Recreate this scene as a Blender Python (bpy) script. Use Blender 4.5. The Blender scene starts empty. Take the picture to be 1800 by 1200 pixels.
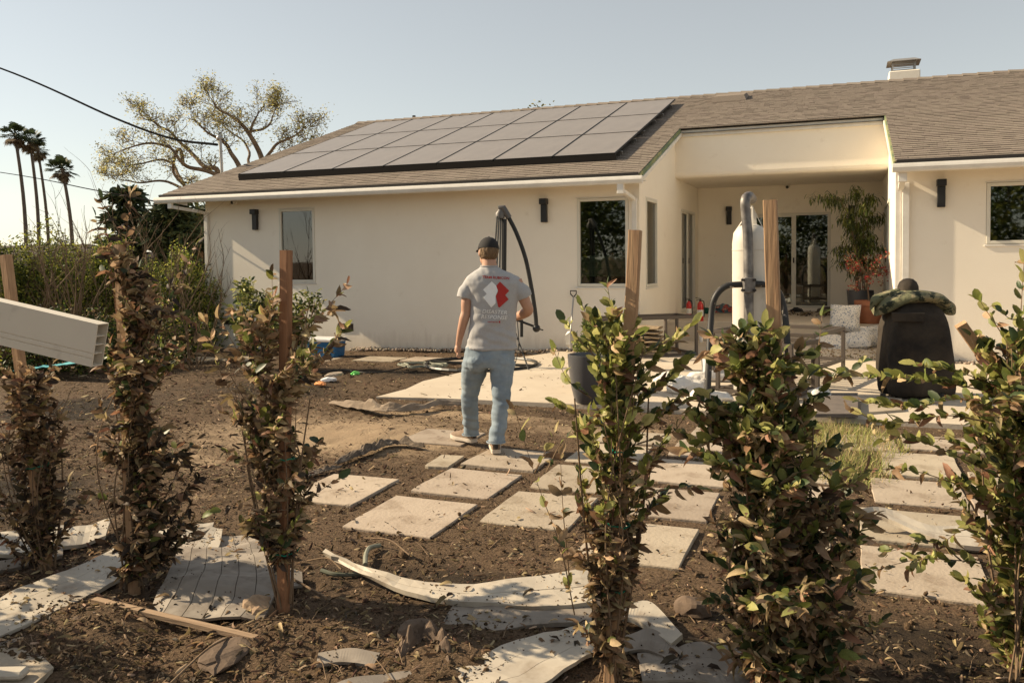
import bpy, bmesh, math, random
import numpy as np
from mathutils import Vector, Matrix, noise, Quaternion
from mathutils.bvhtree import BVHTree
random.seed(7); np.random.seed(7)
S = bpy.context.scene
COL = S.collection
R = math.radians
# ---------------------------------------------------------------- camera, sky, sun, exposure
F = 1500.0; H = 1.65; YAW = R(21.5); PITCH = math.atan(60/1500); ROLL = R(0.6); YP = 515.0
FW = Vector((-math.sin(YAW)*math.cos(PITCH), math.cos(YAW)*math.cos(PITCH), -math.sin(PITCH)))
R0 = Vector((math.cos(YAW), math.sin(YAW), 0)); U0 = R0.cross(FW)
RT = R0*math.cos(ROLL) - U0*math.sin(ROLL); UP = U0*math.cos(ROLL) + R0*math.sin(ROLL)
CAM = Vector((0, 0, H))
cd = bpy.data.cameras.new('camera'); cam = bpy.data.objects.new('camera', cd); COL.objects.link(cam)
m = Matrix((( RT.x, UP.x, -FW.x, CAM.x), (RT.y, UP.y, -FW.y, CAM.y), (RT.z, UP.z, -FW.z, CAM.z), (0, 0, 0, 1)))
cam.matrix_world = m
cd.sensor_width = 36; cd.lens = F/1800*36; cd.shift_y = -85/1800; cd.clip_end = 3000; cd.clip_start = 0.05
S.camera = cam
SUN = Vector((9, 1.0, -5.5)).normalized()          # the way the light travels
W = bpy.data.worlds.new('World'); S.world = W; W.use_nodes = True
nt = W.node_tree; nt.nodes.clear()
sky = nt.nodes.new('ShaderNodeTexSky'); sky.sky_type = 'NISHITA'; sky.sun_disc = False
sky.sun_elevation = math.asin(-SUN.z); sky.sun_rotation = math.atan2(-SUN.x, -SUN.y)
sky.altitude = 50; sky.air_density = 1.0; sky.dust_density = 0.25; sky.ozone_density = 1.0
hs = nt.nodes.new('ShaderNodeHueSaturation'); hs.inputs['Saturation'].default_value = 0.55
tint = nt.nodes.new('ShaderNodeMixRGB'); tint.blend_type = 'MULTIPLY'; tint.inputs[0].default_value = 1
tint.inputs[2].default_value = (1.0, 0.965, 0.88, 1)
bg = nt.nodes.new('ShaderNodeBackground'); bg.inputs[1].default_value = 0.05
wo = nt.nodes.new('ShaderNodeOutputWorld')
nt.links.new(sky.outputs[0], hs.inputs['Color']); nt.links.new(hs.outputs[0], tint.inputs[1])
dim = nt.nodes.new('ShaderNodeMixRGB'); dim.blend_type = 'MULTIPLY'; dim.inputs[0].default_value = 1; dim.inputs[2].default_value = (.92, .92, .92, 1)
haze = nt.nodes.new('ShaderNodeMixRGB'); haze.blend_type = 'ADD'; haze.inputs[0].default_value = 1; haze.inputs[2].default_value = (1.5, 1.46, 1.36, 1)   # the even milky veil of a hazy sky
nt.links.new(tint.outputs[0], dim.inputs[1]); nt.links.new(dim.outputs[0], haze.inputs[1]); nt.links.new(haze.outputs[0], bg.inputs[0]); nt.links.new(bg.outputs[0], wo.inputs[0])
sd = bpy.data.lights.new('sun', 'SUN'); sd.energy = 3.6; sd.angle = R(0.55); sd.color = (1.0, 0.82, 0.57)
sun = bpy.data.objects.new('sun', sd); COL.objects.link(sun)
sun.rotation_euler = SUN.to_track_quat('-Z', 'Y').to_euler(); sun.location = (-40, -5, 25)
S.view_settings.view_transform = 'Standard'; S.view_settings.look = 'None'
S.view_settings.exposure = 1.22; S.view_settings.gamma = 1.0; S.view_settings.use_curve_mapping = False

# ---------------------------------------------------------------- where a point of the survey photograph lies in the place
def ray(px, py): return FW + RT*((px-900)/F) + UP*((YP-py)/F)
def gnd(px, py, z=0.0):
    d = ray(px, py); return CAM + d*((z-H)/d.z)
def onY(px, py, Y):
    d = ray(px, py); return CAM + d*(Y/d.y)
def onX(px, py, X):
    d = ray(px, py); return CAM + d*(X/d.x)
def atd(px, py, D): return CAM + ray(px, py)*D
def dep(p): return (Vector(p)-CAM).dot(FW)

# ---------------------------------------------------------------- object helpers
def tag(o, label=None, cat=None, group=None, kind=None):
    if label: o['label'] = label
    if cat: o['category'] = cat
    if group: o['group'] = group
    if kind: o['kind'] = kind
    return o
WL = {}
def wl(o):
    """world location of an (unrotated) parent chain"""
    v = Vector((0, 0, 0))
    while o is not None:
        v = v + o.location; o = o.parent
    return v
def empty(name, loc, label, cat, group=None):
    o = bpy.data.objects.new(name, None); COL.objects.link(o); o.location = loc; o.empty_display_size = .1
    return tag(o, label, cat, group)
def link(name, me, parent=None, loc=None):
    o = bpy.data.objects.new(name, me); COL.objects.link(o)
    if parent is not None: o.parent = parent
    if loc is not None: o.location = loc
    return o
class MB:
    def __init__(s): s.v = []; s.f = []; s.m = []; s.mi = 0
    def add(s, vs, fs):
        b = len(s.v); s.v += [Vector(x) for x in vs]
        for f in fs: s.f.append([b+i for i in f]); s.m.append(s.mi)
    def box(s, c, sz, rot=None, bev=0.0):
        x, y, z = sz[0]/2, sz[1]/2, sz[2]/2; c = Vector(c)
        if bev > 0:
            b = min(bev, x*.9, y*.9, z*.9); P = []; 
            def pt(a, bb, cc):
                v = Vector((a, bb, cc)); return (rot @ v if rot else v)+c
            idx = {}
            vs = []; fs = []
            for sx in (-1, 1):
                for sy in (-1, 1):
                    for sz_ in (-1, 1):
                        idx[(sx, sy, sz_, 0)] = len(vs); vs.append(pt(sx*x, sy*(y-b), sz_*(z-b)))
                        idx[(sx, sy, sz_, 1)] = len(vs); vs.append(pt(sx*(x-b), sy*y, sz_*(z-b)))
                        idx[(sx, sy, sz_, 2)] = len(vs); vs.append(pt(sx*(x-b), sy*(y-b), sz_*z))
            I = lambda a, b_, c_, k: idx[(a, b_, c_, k)]
            for q in (-1, 1):
                fs.append([I(q,-1,-1,0), I(q,1,-1,0), I(q,1,1,0), I(q,-1,1,0)][::q])
                fs.append([I(-1,q,-1,1), I(-1,q,1,1), I(1,q,1,1), I(1,q,-1,1)][::q])
                fs.append([I(-1,-1,q,2), I(1,-1,q,2), I(1,1,q,2), I(-1,1,q,2)][::q])
                for w in (-1, 1):
                    fs.append([I(q,w,-1,0), I(q,w,1,0), I(q,w,1,1), I(q,w,-1,1)])
                    fs.append([I(q,-1,w,0), I(q,1,w,0), I(q,1,w,2), I(q,-1,w,2)])
                    fs.append([I(-1,q,w,1), I(1,q,w,1), I(1,q,w,2), I(-1,q,w,2)])
                    for u in (-1, 1): fs.append([I(q,w,u,0), I(q,w,u,1), I(q,w,u,2)])
            s.add(vs, fs); return s
        vs = [Vector((a, b, d)) for a in (-x, x) for b in (-y, y) for d in (-z, z)]
        if rot: vs = [rot @ v for v in vs]
        s.add([v+c for v in vs], [[0,1,3,2],[4,6,7,5],[0,4,5,1],[2,3,7,6],[0,2,6,4],[1,5,7,3]]); return s
    def bb(s, x0, x1, y0, y1, z0, z1, bev=0): return s.box(((x0+x1)/2, (y0+y1)/2, (z0+z1)/2), (x1-x0, y1-y0, z1-z0), None, bev)
    def beam(s, a, b, w, h, up=(0, 0, 1), bev=0):
        a = Vector(a); b = Vector(b); d = b-a; L = d.length; d.normalize(); u = Vector(up); r = d.cross(u)
        if r.length < 1e-4: r = d.cross(Vector((0, 1, 0)))
        r.normalize(); u = r.cross(d)
        rot = Matrix((( d.x, r.x, u.x), (d.y, r.y, u.y), (d.z, r.z, u.z)))
        return s.box((a+b)/2, (L, w, h), rot, bev)
    def tube(s, pts, rad, n=8, caps=True, flat=1.0):
        pts = [Vector(p) for p in pts]
        if not hasattr(rad, '__len__'): rad = [rad]*len(pts)
        ref = None; base = len(s.v); K = len(pts)
        for i, p in enumerate(pts):
            d = (pts[min(i+1, K-1)]-pts[max(i-1, 0)])
            if d.length < 1e-9: d = Vector((0, 0, 1))
            d.normalize()
            if ref is None:
                ref = d.cross(Vector((0, 0, 1)))
                if ref.length < .2: ref = d.cross(Vector((0, 1, 0)))
            ref = ref - d*ref.dot(d)
            if ref.length < 1e-6: ref = d.orthogonal()
            ref.normalize(); b = d.cross(ref)
            for k in range(n):
                a = 2*math.pi*k/n
                s.v.append(p + ref*(math.cos(a)*rad[i]) + b*(math.sin(a)*rad[i]*flat))
        for i in range(K-1):
            for k in range(n):
                k2 = (k+1) % n
                s.f.append([base+i*n+k, base+i*n+k2, base+(i+1)*n+k2, base+(i+1)*n+k]); s.m.append(s.mi)
        if caps:
            s.f.append([base+k for k in range(n)][::-1]); s.m.append(s.mi)
            s.f.append([base+(K-1)*n+k for k in range(n)]); s.m.append(s.mi)
        return s
    def lathe(s, c, prof, n=20, axis=(0, 0, 1)):
        c = Vector(c); a = Vector(axis).normalized(); x = a.orthogonal().normalized(); y = a.cross(x); base = len(s.v)
        for r, z in prof:
            for k in range(n):
                t = 2*math.pi*k/n
                s.v.append(c + a*z + x*(r*math.cos(t)) + y*(r*math.sin(t)))
        for i in range(len(prof)-1):
            for k in range(n):
                k2 = (k+1) % n
                s.f.append([base+i*n+k, base+i*n+k2, base+(i+1)*n+k2, base+(i+1)*n+k]); s.m.append(s.mi)
        s.f.append([base+k for k in range(n)][::-1]); s.m.append(s.mi)
        s.f.append([base+(len(prof)-1)*n+k for k in range(n)]); s.m.append(s.mi)
        return s
    def rings(s, rs, caps=True):
        """loft closed rings of equal length"""
        base = len(s.v); n = len(rs[0])
        for r in rs: s.v += [Vector(p) for p in r]
        for i in range(len(rs)-1):
            for k in range(n):
                k2 = (k+1) % n
                s.f.append([base+i*n+k, base+i*n+k2, base+(i+1)*n+k2, base+(i+1)*n+k]); s.m.append(s.mi)
        if caps:
            s.f.append([base+k for k in range(n)][::-1]); s.m.append(s.mi)
            s.f.append([base+(len(rs)-1)*n+k for k in range(n)]); s.m.append(s.mi)
        return s
    def ell(s, c, r, nu=12, nv=8, rot=None):
        c = Vector(c); rs = []
        for j in range(1, nv):
            t = math.pi*j/nv; ring = []
            for k in range(nu):
                a = 2*math.pi*k/nu
                v = Vector((r[0]*math.sin(t)*math.cos(a), r[1]*math.sin(t)*math.sin(a), -r[2]*math.cos(t)))
                ring.append((rot @ v if rot else v)+c)
            rs.append(ring)
        return s.rings(rs)
    def mesh(s, name, mats, off=Vector((0, 0, 0)), smooth=False):
        me = bpy.data.meshes.new(name)
        me.from_pydata([tuple(v-off) for v in s.v], [], s.f)
        if not isinstance(mats, (list, tuple)): mats = [mats]
        for mm in mats: me.materials.append(mm)
        if len(mats) > 1: me.polygons.foreach_set('material_index', s.m)
        if smooth: me.polygons.foreach_set('use_smooth', [True]*len(me.polygons))
        me.update(); return me
    def build(s, name, mats, parent=None, smooth=False, loc=None):
        if parent is not None: off = wl(parent)
        else: off = Vector(loc) if loc is not None else Vector((0, 0, 0))
        me = s.mesh(name, mats, off, smooth)
        bm = bmesh.new(); bm.from_mesh(me); bmesh.ops.recalc_face_normals(bm, faces=bm.faces); bm.to_mesh(me); bm.free()
        o = link(name, me, parent)
        if parent is None: o.location = off
        if smooth:
            try: me.set_sharp_from_angle(angle=R(42))
            except Exception: pass
        return o
def smoothpts(pts, n=6):
    pts = [Vector(p) for p in pts]; out = []
    P = [pts[0]*2-pts[1]]+pts+[pts[-1]*2-pts[-2]]
    for i in range(1, len(P)-2):
        for k in range(n):
            t = k/n; a, b, c, d = P[i-1], P[i], P[i+1], P[i+2]
            out.append(.5*((2*b)+(c-a)*t+(2*a-5*b+4*c-d)*t*t+(3*b-a-3*c+d)*t**3))
    out.append(pts[-1]); return out
def fbm(p, o=3): return noise.fractal(Vector(p), 1.0, 2.0, o)

# ---------------------------------------------------------------- materials
def N(t, ty, **k):
    n = t.nodes.new(ty)
    for a, b in k.items(): setattr(n, a, b)
    return n
def mat(name, c, rough=.8, c2=None, scale=6, fac=(.35, .65), bump=0, bscale=80, metal=0, spec=.35, detail=4,
        stretch=None, island=0, objrand=0, trans=0, c3=None, scale3=1.2, fac3=(.5, .7), sheen=0, coat=0, bdist=.01):
    m = bpy.data.materials.new(name); m.use_nodes = True; t = m.node_tree; t.nodes.clear(); L = t.links.new
    out = N(t, 'ShaderNodeOutputMaterial'); b = N(t, 'ShaderNodeBsdfPrincipled')
    b.inputs['Roughness'].default_value = rough; b.inputs['Metallic'].default_value = metal
    b.inputs['Specular IOR Level'].default_value = spec
    if sheen: b.inputs['Sheen Weight'].default_value = sheen
    if coat: b.inputs['Coat Weight'].default_value = coat
    tc = N(t, 'ShaderNodeTexCoord'); src = tc.outputs['Object']
    if stretch:
        mp = N(t, 'ShaderNodeMapping'); mp.inputs['Scale'].default_value = stretch; L(src, mp.inputs[0]); src = mp.outputs[0]
    def rgb(v): return (v[0], v[1], v[2], 1)
    col = None
    if c2 is not None:
        n = N(t, 'ShaderNodeTexNoise'); n.inputs['Scale'].default_value = scale; n.inputs['Detail'].default_value = detail; n.inputs['Roughness'].default_value = .6
        L(src, n.inputs['Vector'])
        r = N(t, 'ShaderNodeMapRange'); r.inputs[1].default_value = fac[0]; r.inputs[2].default_value = fac[1]; L(n.outputs[0], r.inputs[0])
        x = N(t, 'ShaderNodeMixRGB'); x.inputs[1].default_value = rgb(c); x.inputs[2].default_value = rgb(c2); L(r.outputs[0], x.inputs[0]); col = x.outputs[0]
    else:
        x = N(t, 'ShaderNodeRGB'); x.outputs[0].default_value = rgb(c); col = x.outputs[0]
    if c3 is not None:
        n = N(t, 'ShaderNodeTexNoise'); n.inputs['Scale'].default_value = scale3; n.inputs['Detail'].default_value = 6; n.inputs['Roughness'].default_value = .65
        L(src, n.inputs['Vector'])
        r = N(t, 'ShaderNodeMapRange'); r.inputs[1].default_value = fac3[0]; r.inputs[2].default_value = fac3[1]; L(n.outputs[0], r.inputs[0])
        x = N(t, 'ShaderNodeMixRGB'); L(col, x.inputs[1]); x.inputs[2].default_value = rgb(c3); L(r.outputs[0], x.inputs[0]); col = x.outputs[0]
    if island or objrand:
        h = N(t, 'ShaderNodeHueSaturation'); L(col, h.inputs['Color'])
        g = N(t, 'ShaderNodeNewGeometry'); oi = N(t, 'ShaderNodeObjectInfo'); ad = N(t, 'ShaderNodeMath', operation='ADD'); fr = N(t, 'ShaderNodeMath', operation='FRACT')
        if island: L(g.outputs['Random Per Island'], ad.inputs[0])
        else: ad.inputs[0].default_value = 0
        if objrand: L(oi.outputs['Random'], ad.inputs[1])
        else: ad.inputs[1].default_value = 0
        L(ad.outputs[0], fr.inputs[0])
        amt = max(island, objrand)
        r = N(t, 'ShaderNodeMapRange'); r.inputs[3].default_value = 1-amt; r.inputs[4].default_value = 1+amt; L(fr.outputs[0], r.inputs[0]); L(r.outputs[0], h.inputs['Value'])
        m2 = N(t, 'ShaderNodeMath', operation='MULTIPLY'); m2.inputs[1].default_value = 7.3; f2 = N(t, 'ShaderNodeMath', operation='FRACT')
        L(fr.outputs[0], m2.inputs[0]); L(m2.outputs[0], f2.inputs[0])
        r2 = N(t, 'ShaderNodeMapRange'); r2.inputs[3].default_value = .5-.06*amt; r2.inputs[4].default_value = .5+.06*amt; L(f2.outputs[0], r2.inputs[0]); L(r2.outputs[0], h.inputs['Hue'])
        col = h.outputs[0]
    L(col, b.inputs['Base Color'])
    if bump:
        n = N(t, 'ShaderNodeTexNoise'); n.inputs['Scale'].default_value = bscale; n.inputs['Detail'].default_value = 5; L(src, n.inputs['Vector'])
        bp = N(t, 'ShaderNodeBump'); bp.inputs['Strength'].default_value = bump; bp.inputs['Distance'].default_value = bdist
        L(n.outputs[0], bp.inputs['Height']); L(bp.outputs[0], b.inputs['Normal'])
    if trans:
        tr = N(t, 'ShaderNodeBsdfTranslucent'); L(col, tr.inputs[0]); mx = N(t, 'ShaderNodeMixShader'); mx.inputs[0].default_value = trans
        L(b.outputs[0], mx.inputs[1]); L(tr.outputs[0], mx.inputs[2]); L(mx.outputs[0], out.inputs[0])
    else: L(b.outputs[0], out.inputs[0])
    m['b'] = b.name
    return m
M = {}
M['stucco'] = mat('stucco', (.90, .825, .70), .92, (.86, .78, .655), 1.3, (.3, .75), bump=.35, bscale=55, c3=(.74, .645, .52), scale3=3.5, fac3=(.62, .85), bdist=.006, spec=.2)
def splash(m, z0, z1, col):
    t = m.node_tree; b = next(n for n in t.nodes if n.type == 'BSDF_PRINCIPLED'); src = b.inputs['Base Color'].links[0].from_socket; tc = N(t, 'ShaderNodeTexCoord'); sx = N(t, 'ShaderNodeSeparateXYZ'); t.links.new(tc.outputs['Object'], sx.inputs[0])
    mp = N(t, 'ShaderNodeMapping'); mp.inputs['Scale'].default_value = (9, 9, 1.6); t.links.new(tc.outputs['Object'], mp.inputs[0]); n = N(t, 'ShaderNodeTexNoise'); n.inputs['Scale'].default_value = 1; n.inputs['Detail'].default_value = 5; t.links.new(mp.outputs[0], n.inputs[0])
    ma = N(t, 'ShaderNodeMath', operation='MULTIPLY_ADD'); t.links.new(n.outputs[0], ma.inputs[0]); ma.inputs[1].default_value = .55; t.links.new(sx.outputs[2], ma.inputs[2])
    r = N(t, 'ShaderNodeMapRange'); r.inputs[1].default_value = z1+.27; r.inputs[2].default_value = z0+.2; r.inputs[4].default_value = .6; t.links.new(ma.outputs[0], r.inputs[0]); x = N(t, 'ShaderNodeMixRGB'); t.links.new(r.outputs[0], x.inputs[0]); t.links.new(src, x.inputs[1]); x.inputs[2].default_value = (*col, 1); t.links.new(x.outputs[0], b.inputs['Base Color'])
splash(M['stucco'], -.15, .28, (.45, .36, .26))
M['trim'] = mat('white_trim', (.78, .74, .67), .55, (.70, .66, .59), 5, bump=.05)
M['vinyl_frame'] = mat('vinyl_frame', (.70, .66, .56), .45)
M['black'] = mat('black_metal', (.018, .017, .016), .45, spec=.4)
M['blackgal'] = mat('black_edge', (.025, .022, .02), .7)
M['dullblack'] = mat('dull_black', (.012, .012, .012), 1.0, spec=0)
M['membrane'] = mat('green_membrane', (.14, .19, .10), .7, (.30, .30, .14), 3, (.45, .6))
M['shingle'] = mat('shingle', (.27, .225, .185), .95, (.20, .165, .135), 60, (.35, .7), island=.09, objrand=.09, bump=.3, bscale=200, spec=.15)
M['roofdeck'] = mat('roof_underlay', (.10, .075, .06), .95)
M['solar'] = mat('solar_glass', (.22, .185, .15), .3, (.26, .22, .18), 3, spec=.6)
M['alu'] = mat('aluminium', (.5, .48, .45), .35, metal=1)
M['metal_grey'] = mat('galvanised', (.42, .40, .37), .5, metal=.7)
M['concrete'] = mat('concrete', (.58, .50, .395), .9, (.50, .42, .325), 1.1, (.3, .7), bump=.25, bscale=40, c3=(.32, .245, .17), scale3=2.6, fac3=(.58, .8), spec=.2)
M['paver'] = mat('paver', (.43, .36, .28), .92, (.36, .295, .225), 2.4, (.3, .7), bump=.4, bscale=45, c3=(.22, .165, .115), scale3=4, fac3=(.52, .72), objrand=.12, spec=.2)
M['darktile'] = mat('dark_tile', (.17, .14, .12), .8, (.13, .11, .095), 6, bump=.1)
M['wood'] = mat('stake_wood', (.46, .29, .16), .8, (.34, .20, .11), 4, stretch=(12, 12, 1), bump=.3, bscale=6, c3=(.2, .11, .06), scale3=5, fac3=(.62, .8))
M['wood_red'] = mat('stake_wood_red', (.34, .17, .085), .8, (.23, .11, .055), 4, stretch=(12, 12, 1), bump=.3, bscale=6, c3=(.1, .05, .03), scale3=4, fac3=(.6, .8))
M['lath'] = mat('lath_wood', (.40, .28, .18), .85, (.28, .19, .12), 3, stretch=(1, 12, 12), bump=.3, bscale=8, c3=(.12, .08, .05), scale3=4, fac3=(.6, .8))
M['vinyl'] = mat('vinyl_board', (.53, .47, .38), .55, (.42, .365, .295), 4, bump=.06, bscale=12, c3=(.27, .21, .15), scale3=5, fac3=(.54, .75), spec=.35)
M['vinyl_clean'] = mat('vinyl_rail', (.74, .66, .53), .45, (.70, .62, .50), 3, c3=(.5, .43, .34), scale3=9, fac3=(.6, .9), spec=.4)
M['vinyl_dark'] = mat('vinyl_dirty_shaded', (.23, .195, .16), .7, (.33, .285, .235), 3, bump=.1, bscale=14, c3=(.13, .10, .075), scale3=4.5, fac3=(.5, .75))  # dirty vinyl, its base also darkened to put in the shade on the boards
M['dirt'] = None
M['chip'] = mat('wood_chip', (.115, .075, .044), .95, (.045, .030, .019), 9, island=.6, spec=.1)
M['chip_light'] = mat('pale_chip', (.36, .27, .175), .95, (.2, .145, .09), 9, island=.45, spec=.1)
M['stone'] = mat('stone', (.42, .35, .27), .9, (.28, .22, .17), 20, island=.4, bump=.3)
def leafm(n, c, c2, tr=.32, rough=.5): return mat(n, c, rough+.08, c2, 25, (.35, .65), island=.35, objrand=.35, trans=tr, spec=.3)
M['l_tan'] = leafm('leaf_tan', (.50, .38, .22), (.36, .24, .13), .3, .6)
M['l_brown'] = leafm('leaf_brown', (.29, .20, .11), (.17, .115, .062), .3, .55)
M['l_dark'] = leafm('leaf_charred', (.07, .05, .032), (.045, .031, .02), .12, .6)
M['l_green'] = leafm('leaf_green', (.26, .265, .075), (.16, .185, .045), .45, .38)
M['l_yell'] = leafm('leaf_yellow_green', (.55, .51, .20), (.38, .37, .12), .45, .42)
M['l_deep'] = leafm('leaf_deep_green', (.065, .09, .032), (.04, .058, .022), .25, .38)
M['l_rust'] = leafm('leaf_rust', (.34, .20, .11), (.22, .125, .07), .3, .5)
M['twig'] = mat('twig', (.22, .15, .09), .9, (.14, .09, .055), 30, bump=.3)
M['bark'] = mat('bark', (.20, .14, .09), .95, (.11, .075, .05), 3, bump=.5, bscale=10, bdist=.05)
M['palmbark'] = mat('palm_bark', (.16, .125, .095), .95, (.10, .08, .06), 3, bump=.3, bscale=5, bdist=.05)
M['tie'] = mat('tie_tape', (.01, .22, .14), .5)
# ground
def dirtmat():
    m = bpy.data.materials.new('dirt'); m.use_nodes = True; t = m.node_tree; L = t.links.new; b = t.nodes['Principled BSDF']
    b.inputs['Roughness'].default_value = .95; b.inputs['Specular IOR Level'].default_value = .15
    tc = N(t, 'ShaderNodeTexCoord'); src = tc.outputs['Object']
    def nz(sc, d=6, r=.65):
        n = N(t, 'ShaderNodeTexNoise'); n.inputs['Scale'].default_value = sc; n.inputs['Detail'].default_value = d; n.inputs['Roughness'].default_value = r; L(src, n.inputs['Vector']); return n.outputs[0]
    def mr(s, a, bb):
        r = N(t, 'ShaderNodeMapRange'); r.inputs[1].default_value = a; r.inputs[2].default_value = bb; L(s, r.inputs[0]); return r.outputs[0]
    def mix(f, a, bb, ty='MIX'):
        x = N(t, 'ShaderNodeMixRGB'); x.blend_type = ty
        if hasattr(f, 'is_linked'): L(f, x.inputs[0])
        else: x.inputs[0].default_value = f
        for k, q in ((1, a), (2, bb)):
            if isinstance(q, tuple): x.inputs[k].default_value = (*q, 1)
            else: L(q, x.inputs[k])
        return x.outputs[0]
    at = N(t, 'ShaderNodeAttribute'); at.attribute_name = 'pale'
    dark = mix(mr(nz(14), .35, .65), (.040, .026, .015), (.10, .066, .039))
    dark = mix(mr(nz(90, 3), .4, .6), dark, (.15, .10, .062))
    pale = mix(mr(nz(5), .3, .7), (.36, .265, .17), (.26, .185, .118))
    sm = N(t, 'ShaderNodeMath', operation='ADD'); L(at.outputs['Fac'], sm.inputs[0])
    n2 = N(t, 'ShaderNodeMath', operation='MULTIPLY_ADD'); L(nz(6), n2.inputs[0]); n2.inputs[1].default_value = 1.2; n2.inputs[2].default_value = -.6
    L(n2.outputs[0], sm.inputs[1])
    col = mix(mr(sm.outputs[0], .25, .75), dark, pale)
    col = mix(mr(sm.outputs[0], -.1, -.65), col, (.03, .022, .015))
    L(col, b.inputs['Base Color'])
    bp = N(t, 'ShaderNodeBump'); bp.inputs['Strength'].default_value = .8; bp.inputs['Distance'].default_value = .02
    L(nz(45, 8), bp.inputs['Height']); L(bp.outputs[0], b.inputs['Normal'])
    return m
M['dirt'] = dirtmat()
def glassmat(name, tintc=(.55, .62, .55), refl=1.0):
    m = bpy.data.materials.new(name); m.use_nodes = True; t = m.node_tree; t.nodes.clear(); L = t.links.new
    out = N(t, 'ShaderNodeOutputMaterial'); g = N(t, 'ShaderNodeBsdfGlossy'); g.inputs['Roughness'].default_value = .02; g.inputs[0].default_value = (.95*refl,)*3+(1,)
    tr = N(t, 'ShaderNodeBsdfTransparent'); tr.inputs[0].default_value = (*tintc, 1)
    fr = N(t, 'ShaderNodeFresnel'); fr.inputs[0].default_value = 2.0
    mx = N(t, 'ShaderNodeMixShader'); L(fr.outputs[0], mx.inputs[0]); L(tr.outputs[0], mx.inputs[1]); L(g.outputs[0], mx.inputs[2]); L(mx.outputs[0], out.inputs[0])
    return m
M['glass'] = glassmat('window_glass')
M['interior'] = mat('interior', (.10, .085, .065), .9)
M['blind'] = mat('blind', (.62, .66, .58), .7)
M['screen'] = mat('insect_screen', (.035, .03, .028), .8)

# ---------------------------------------------------------------- ground
def gbase(x, y):
    t = min(1, max(0, (y-8)/4)); return -0.0185*max(0.0, -x-3.5)*t
def gh(x, y):
    z = gbase(x, y)
    nearhouse = 1.0
    if x > -5.4 and 8.9 < y < 17 and x < 6: return z-0.03
    k = .03 if y > 4.2 else .045
    z += k*noise.noise(Vector((x*.9, y*.9, 0))) + .018*noise.noise(Vector((x*3.1, y*3.1, 3))) + .009*noise.noise(Vector((x*9, y*9, 5))) + .004*noise.noise(Vector((x*24, y*24, 9)))
    if y < 3.6: z += .05*max(0, noise.noise(Vector((x*2.2, y*2.2, 7))))
    for (cx, cy, rr, hh) in MOUNDS: 
        d2 = ((x-cx)**2+(y-cy)**2)/(rr*rr)
        if d2 < 4: z += hh*math.exp(-d2*1.6)
    if -4 < x < 1.5 and 4.2 < y < 8.4: z = z*.35+.004
    return z-.01
MOUNDS = [(-2.4, 3.05, .35, .07), (-1.5, 3.1, .3, .05), (-3.2, 2.8, .4, .05), (-5.3, 8.3, .5, .04), (-6.6, 10.5, .6, .06)]
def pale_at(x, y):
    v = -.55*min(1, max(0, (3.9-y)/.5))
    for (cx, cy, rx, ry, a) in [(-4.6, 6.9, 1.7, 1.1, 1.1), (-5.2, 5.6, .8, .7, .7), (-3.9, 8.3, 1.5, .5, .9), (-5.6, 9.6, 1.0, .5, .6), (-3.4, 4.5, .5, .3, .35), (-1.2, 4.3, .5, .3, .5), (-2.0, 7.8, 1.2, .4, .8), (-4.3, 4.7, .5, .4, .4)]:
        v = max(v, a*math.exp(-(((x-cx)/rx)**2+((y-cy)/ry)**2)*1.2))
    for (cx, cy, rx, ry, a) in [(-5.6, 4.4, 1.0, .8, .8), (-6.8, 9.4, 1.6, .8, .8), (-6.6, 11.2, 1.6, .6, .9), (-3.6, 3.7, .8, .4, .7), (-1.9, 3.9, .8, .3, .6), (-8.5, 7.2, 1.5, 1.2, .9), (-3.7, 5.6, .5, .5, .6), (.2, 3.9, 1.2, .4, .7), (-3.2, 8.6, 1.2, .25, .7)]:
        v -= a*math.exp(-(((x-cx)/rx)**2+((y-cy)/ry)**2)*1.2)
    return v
def make_ground():
    def axis(a, b, st, lo, hi):
        c = list(np.arange(a, b+1e-6, st)); s = st; x = a
        left = []; 
        while x > lo: s *= 1.35; x -= s; left.append(x)
        s = st; x = b; right = []
        while x < hi: s *= 1.35; x += s; right.append(x)
        return left[::-1]+c+right
    xs = axis(-7.5, 2.4, .04, -900, 900); ys = axis(2.4, 9.2, .04, -900, 1800)
    nx, ny = len(xs), len(ys); co = np.empty((nx*ny, 3), np.float32); pa = np.zeros(nx*ny, np.float32); i = 0
    for y in ys:
        for x in xs:
            co[i] = (x, y, gh(x, y) if abs(x) < 40 and abs(y) < 40 else gbase(max(x, -40), y)-.05); 
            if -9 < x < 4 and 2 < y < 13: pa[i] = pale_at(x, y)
            i += 1
    idx = np.arange(nx*ny).reshape(ny, nx)
    q = np.stack([idx[:-1, :-1], idx[:-1, 1:], idx[1:, 1:], idx[1:, :-1]], -1).reshape(-1, 4)
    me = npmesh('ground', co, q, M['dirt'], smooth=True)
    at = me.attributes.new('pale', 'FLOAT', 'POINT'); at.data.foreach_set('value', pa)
    o = link('ground', me); tag(o, kind='structure', label='bare brown garden soil with mulch and trodden pale patches'); return o
def npmesh(name, co, q, mats, mi=None, smooth=False):
    me = bpy.data.meshes.new(name); k = q.shape[1]
    me.vertices.add(len(co)); me.vertices.foreach_set('co', np.asarray(co, np.float32).ravel())
    me.loops.add(len(q)*k); me.loops.foreach_set('vertex_index', q.ravel().astype(np.int32))
    me.polygons.add(len(q)); me.polygons.foreach_set('loop_start', np.arange(0, len(q)*k, k, dtype=np.int32))
    if smooth: me.polygons.foreach_set('use_smooth', np.ones(len(q), bool))
    if not isinstance(mats, (list, tuple)): mats = [mats]
    for x in mats: me.materials.append(x)
    if mi is not None: me.polygons.foreach_set('material_index', np.asarray(mi, np.int32))
    me.update(calc_edges=True); return me
GROUND = make_ground()
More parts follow.
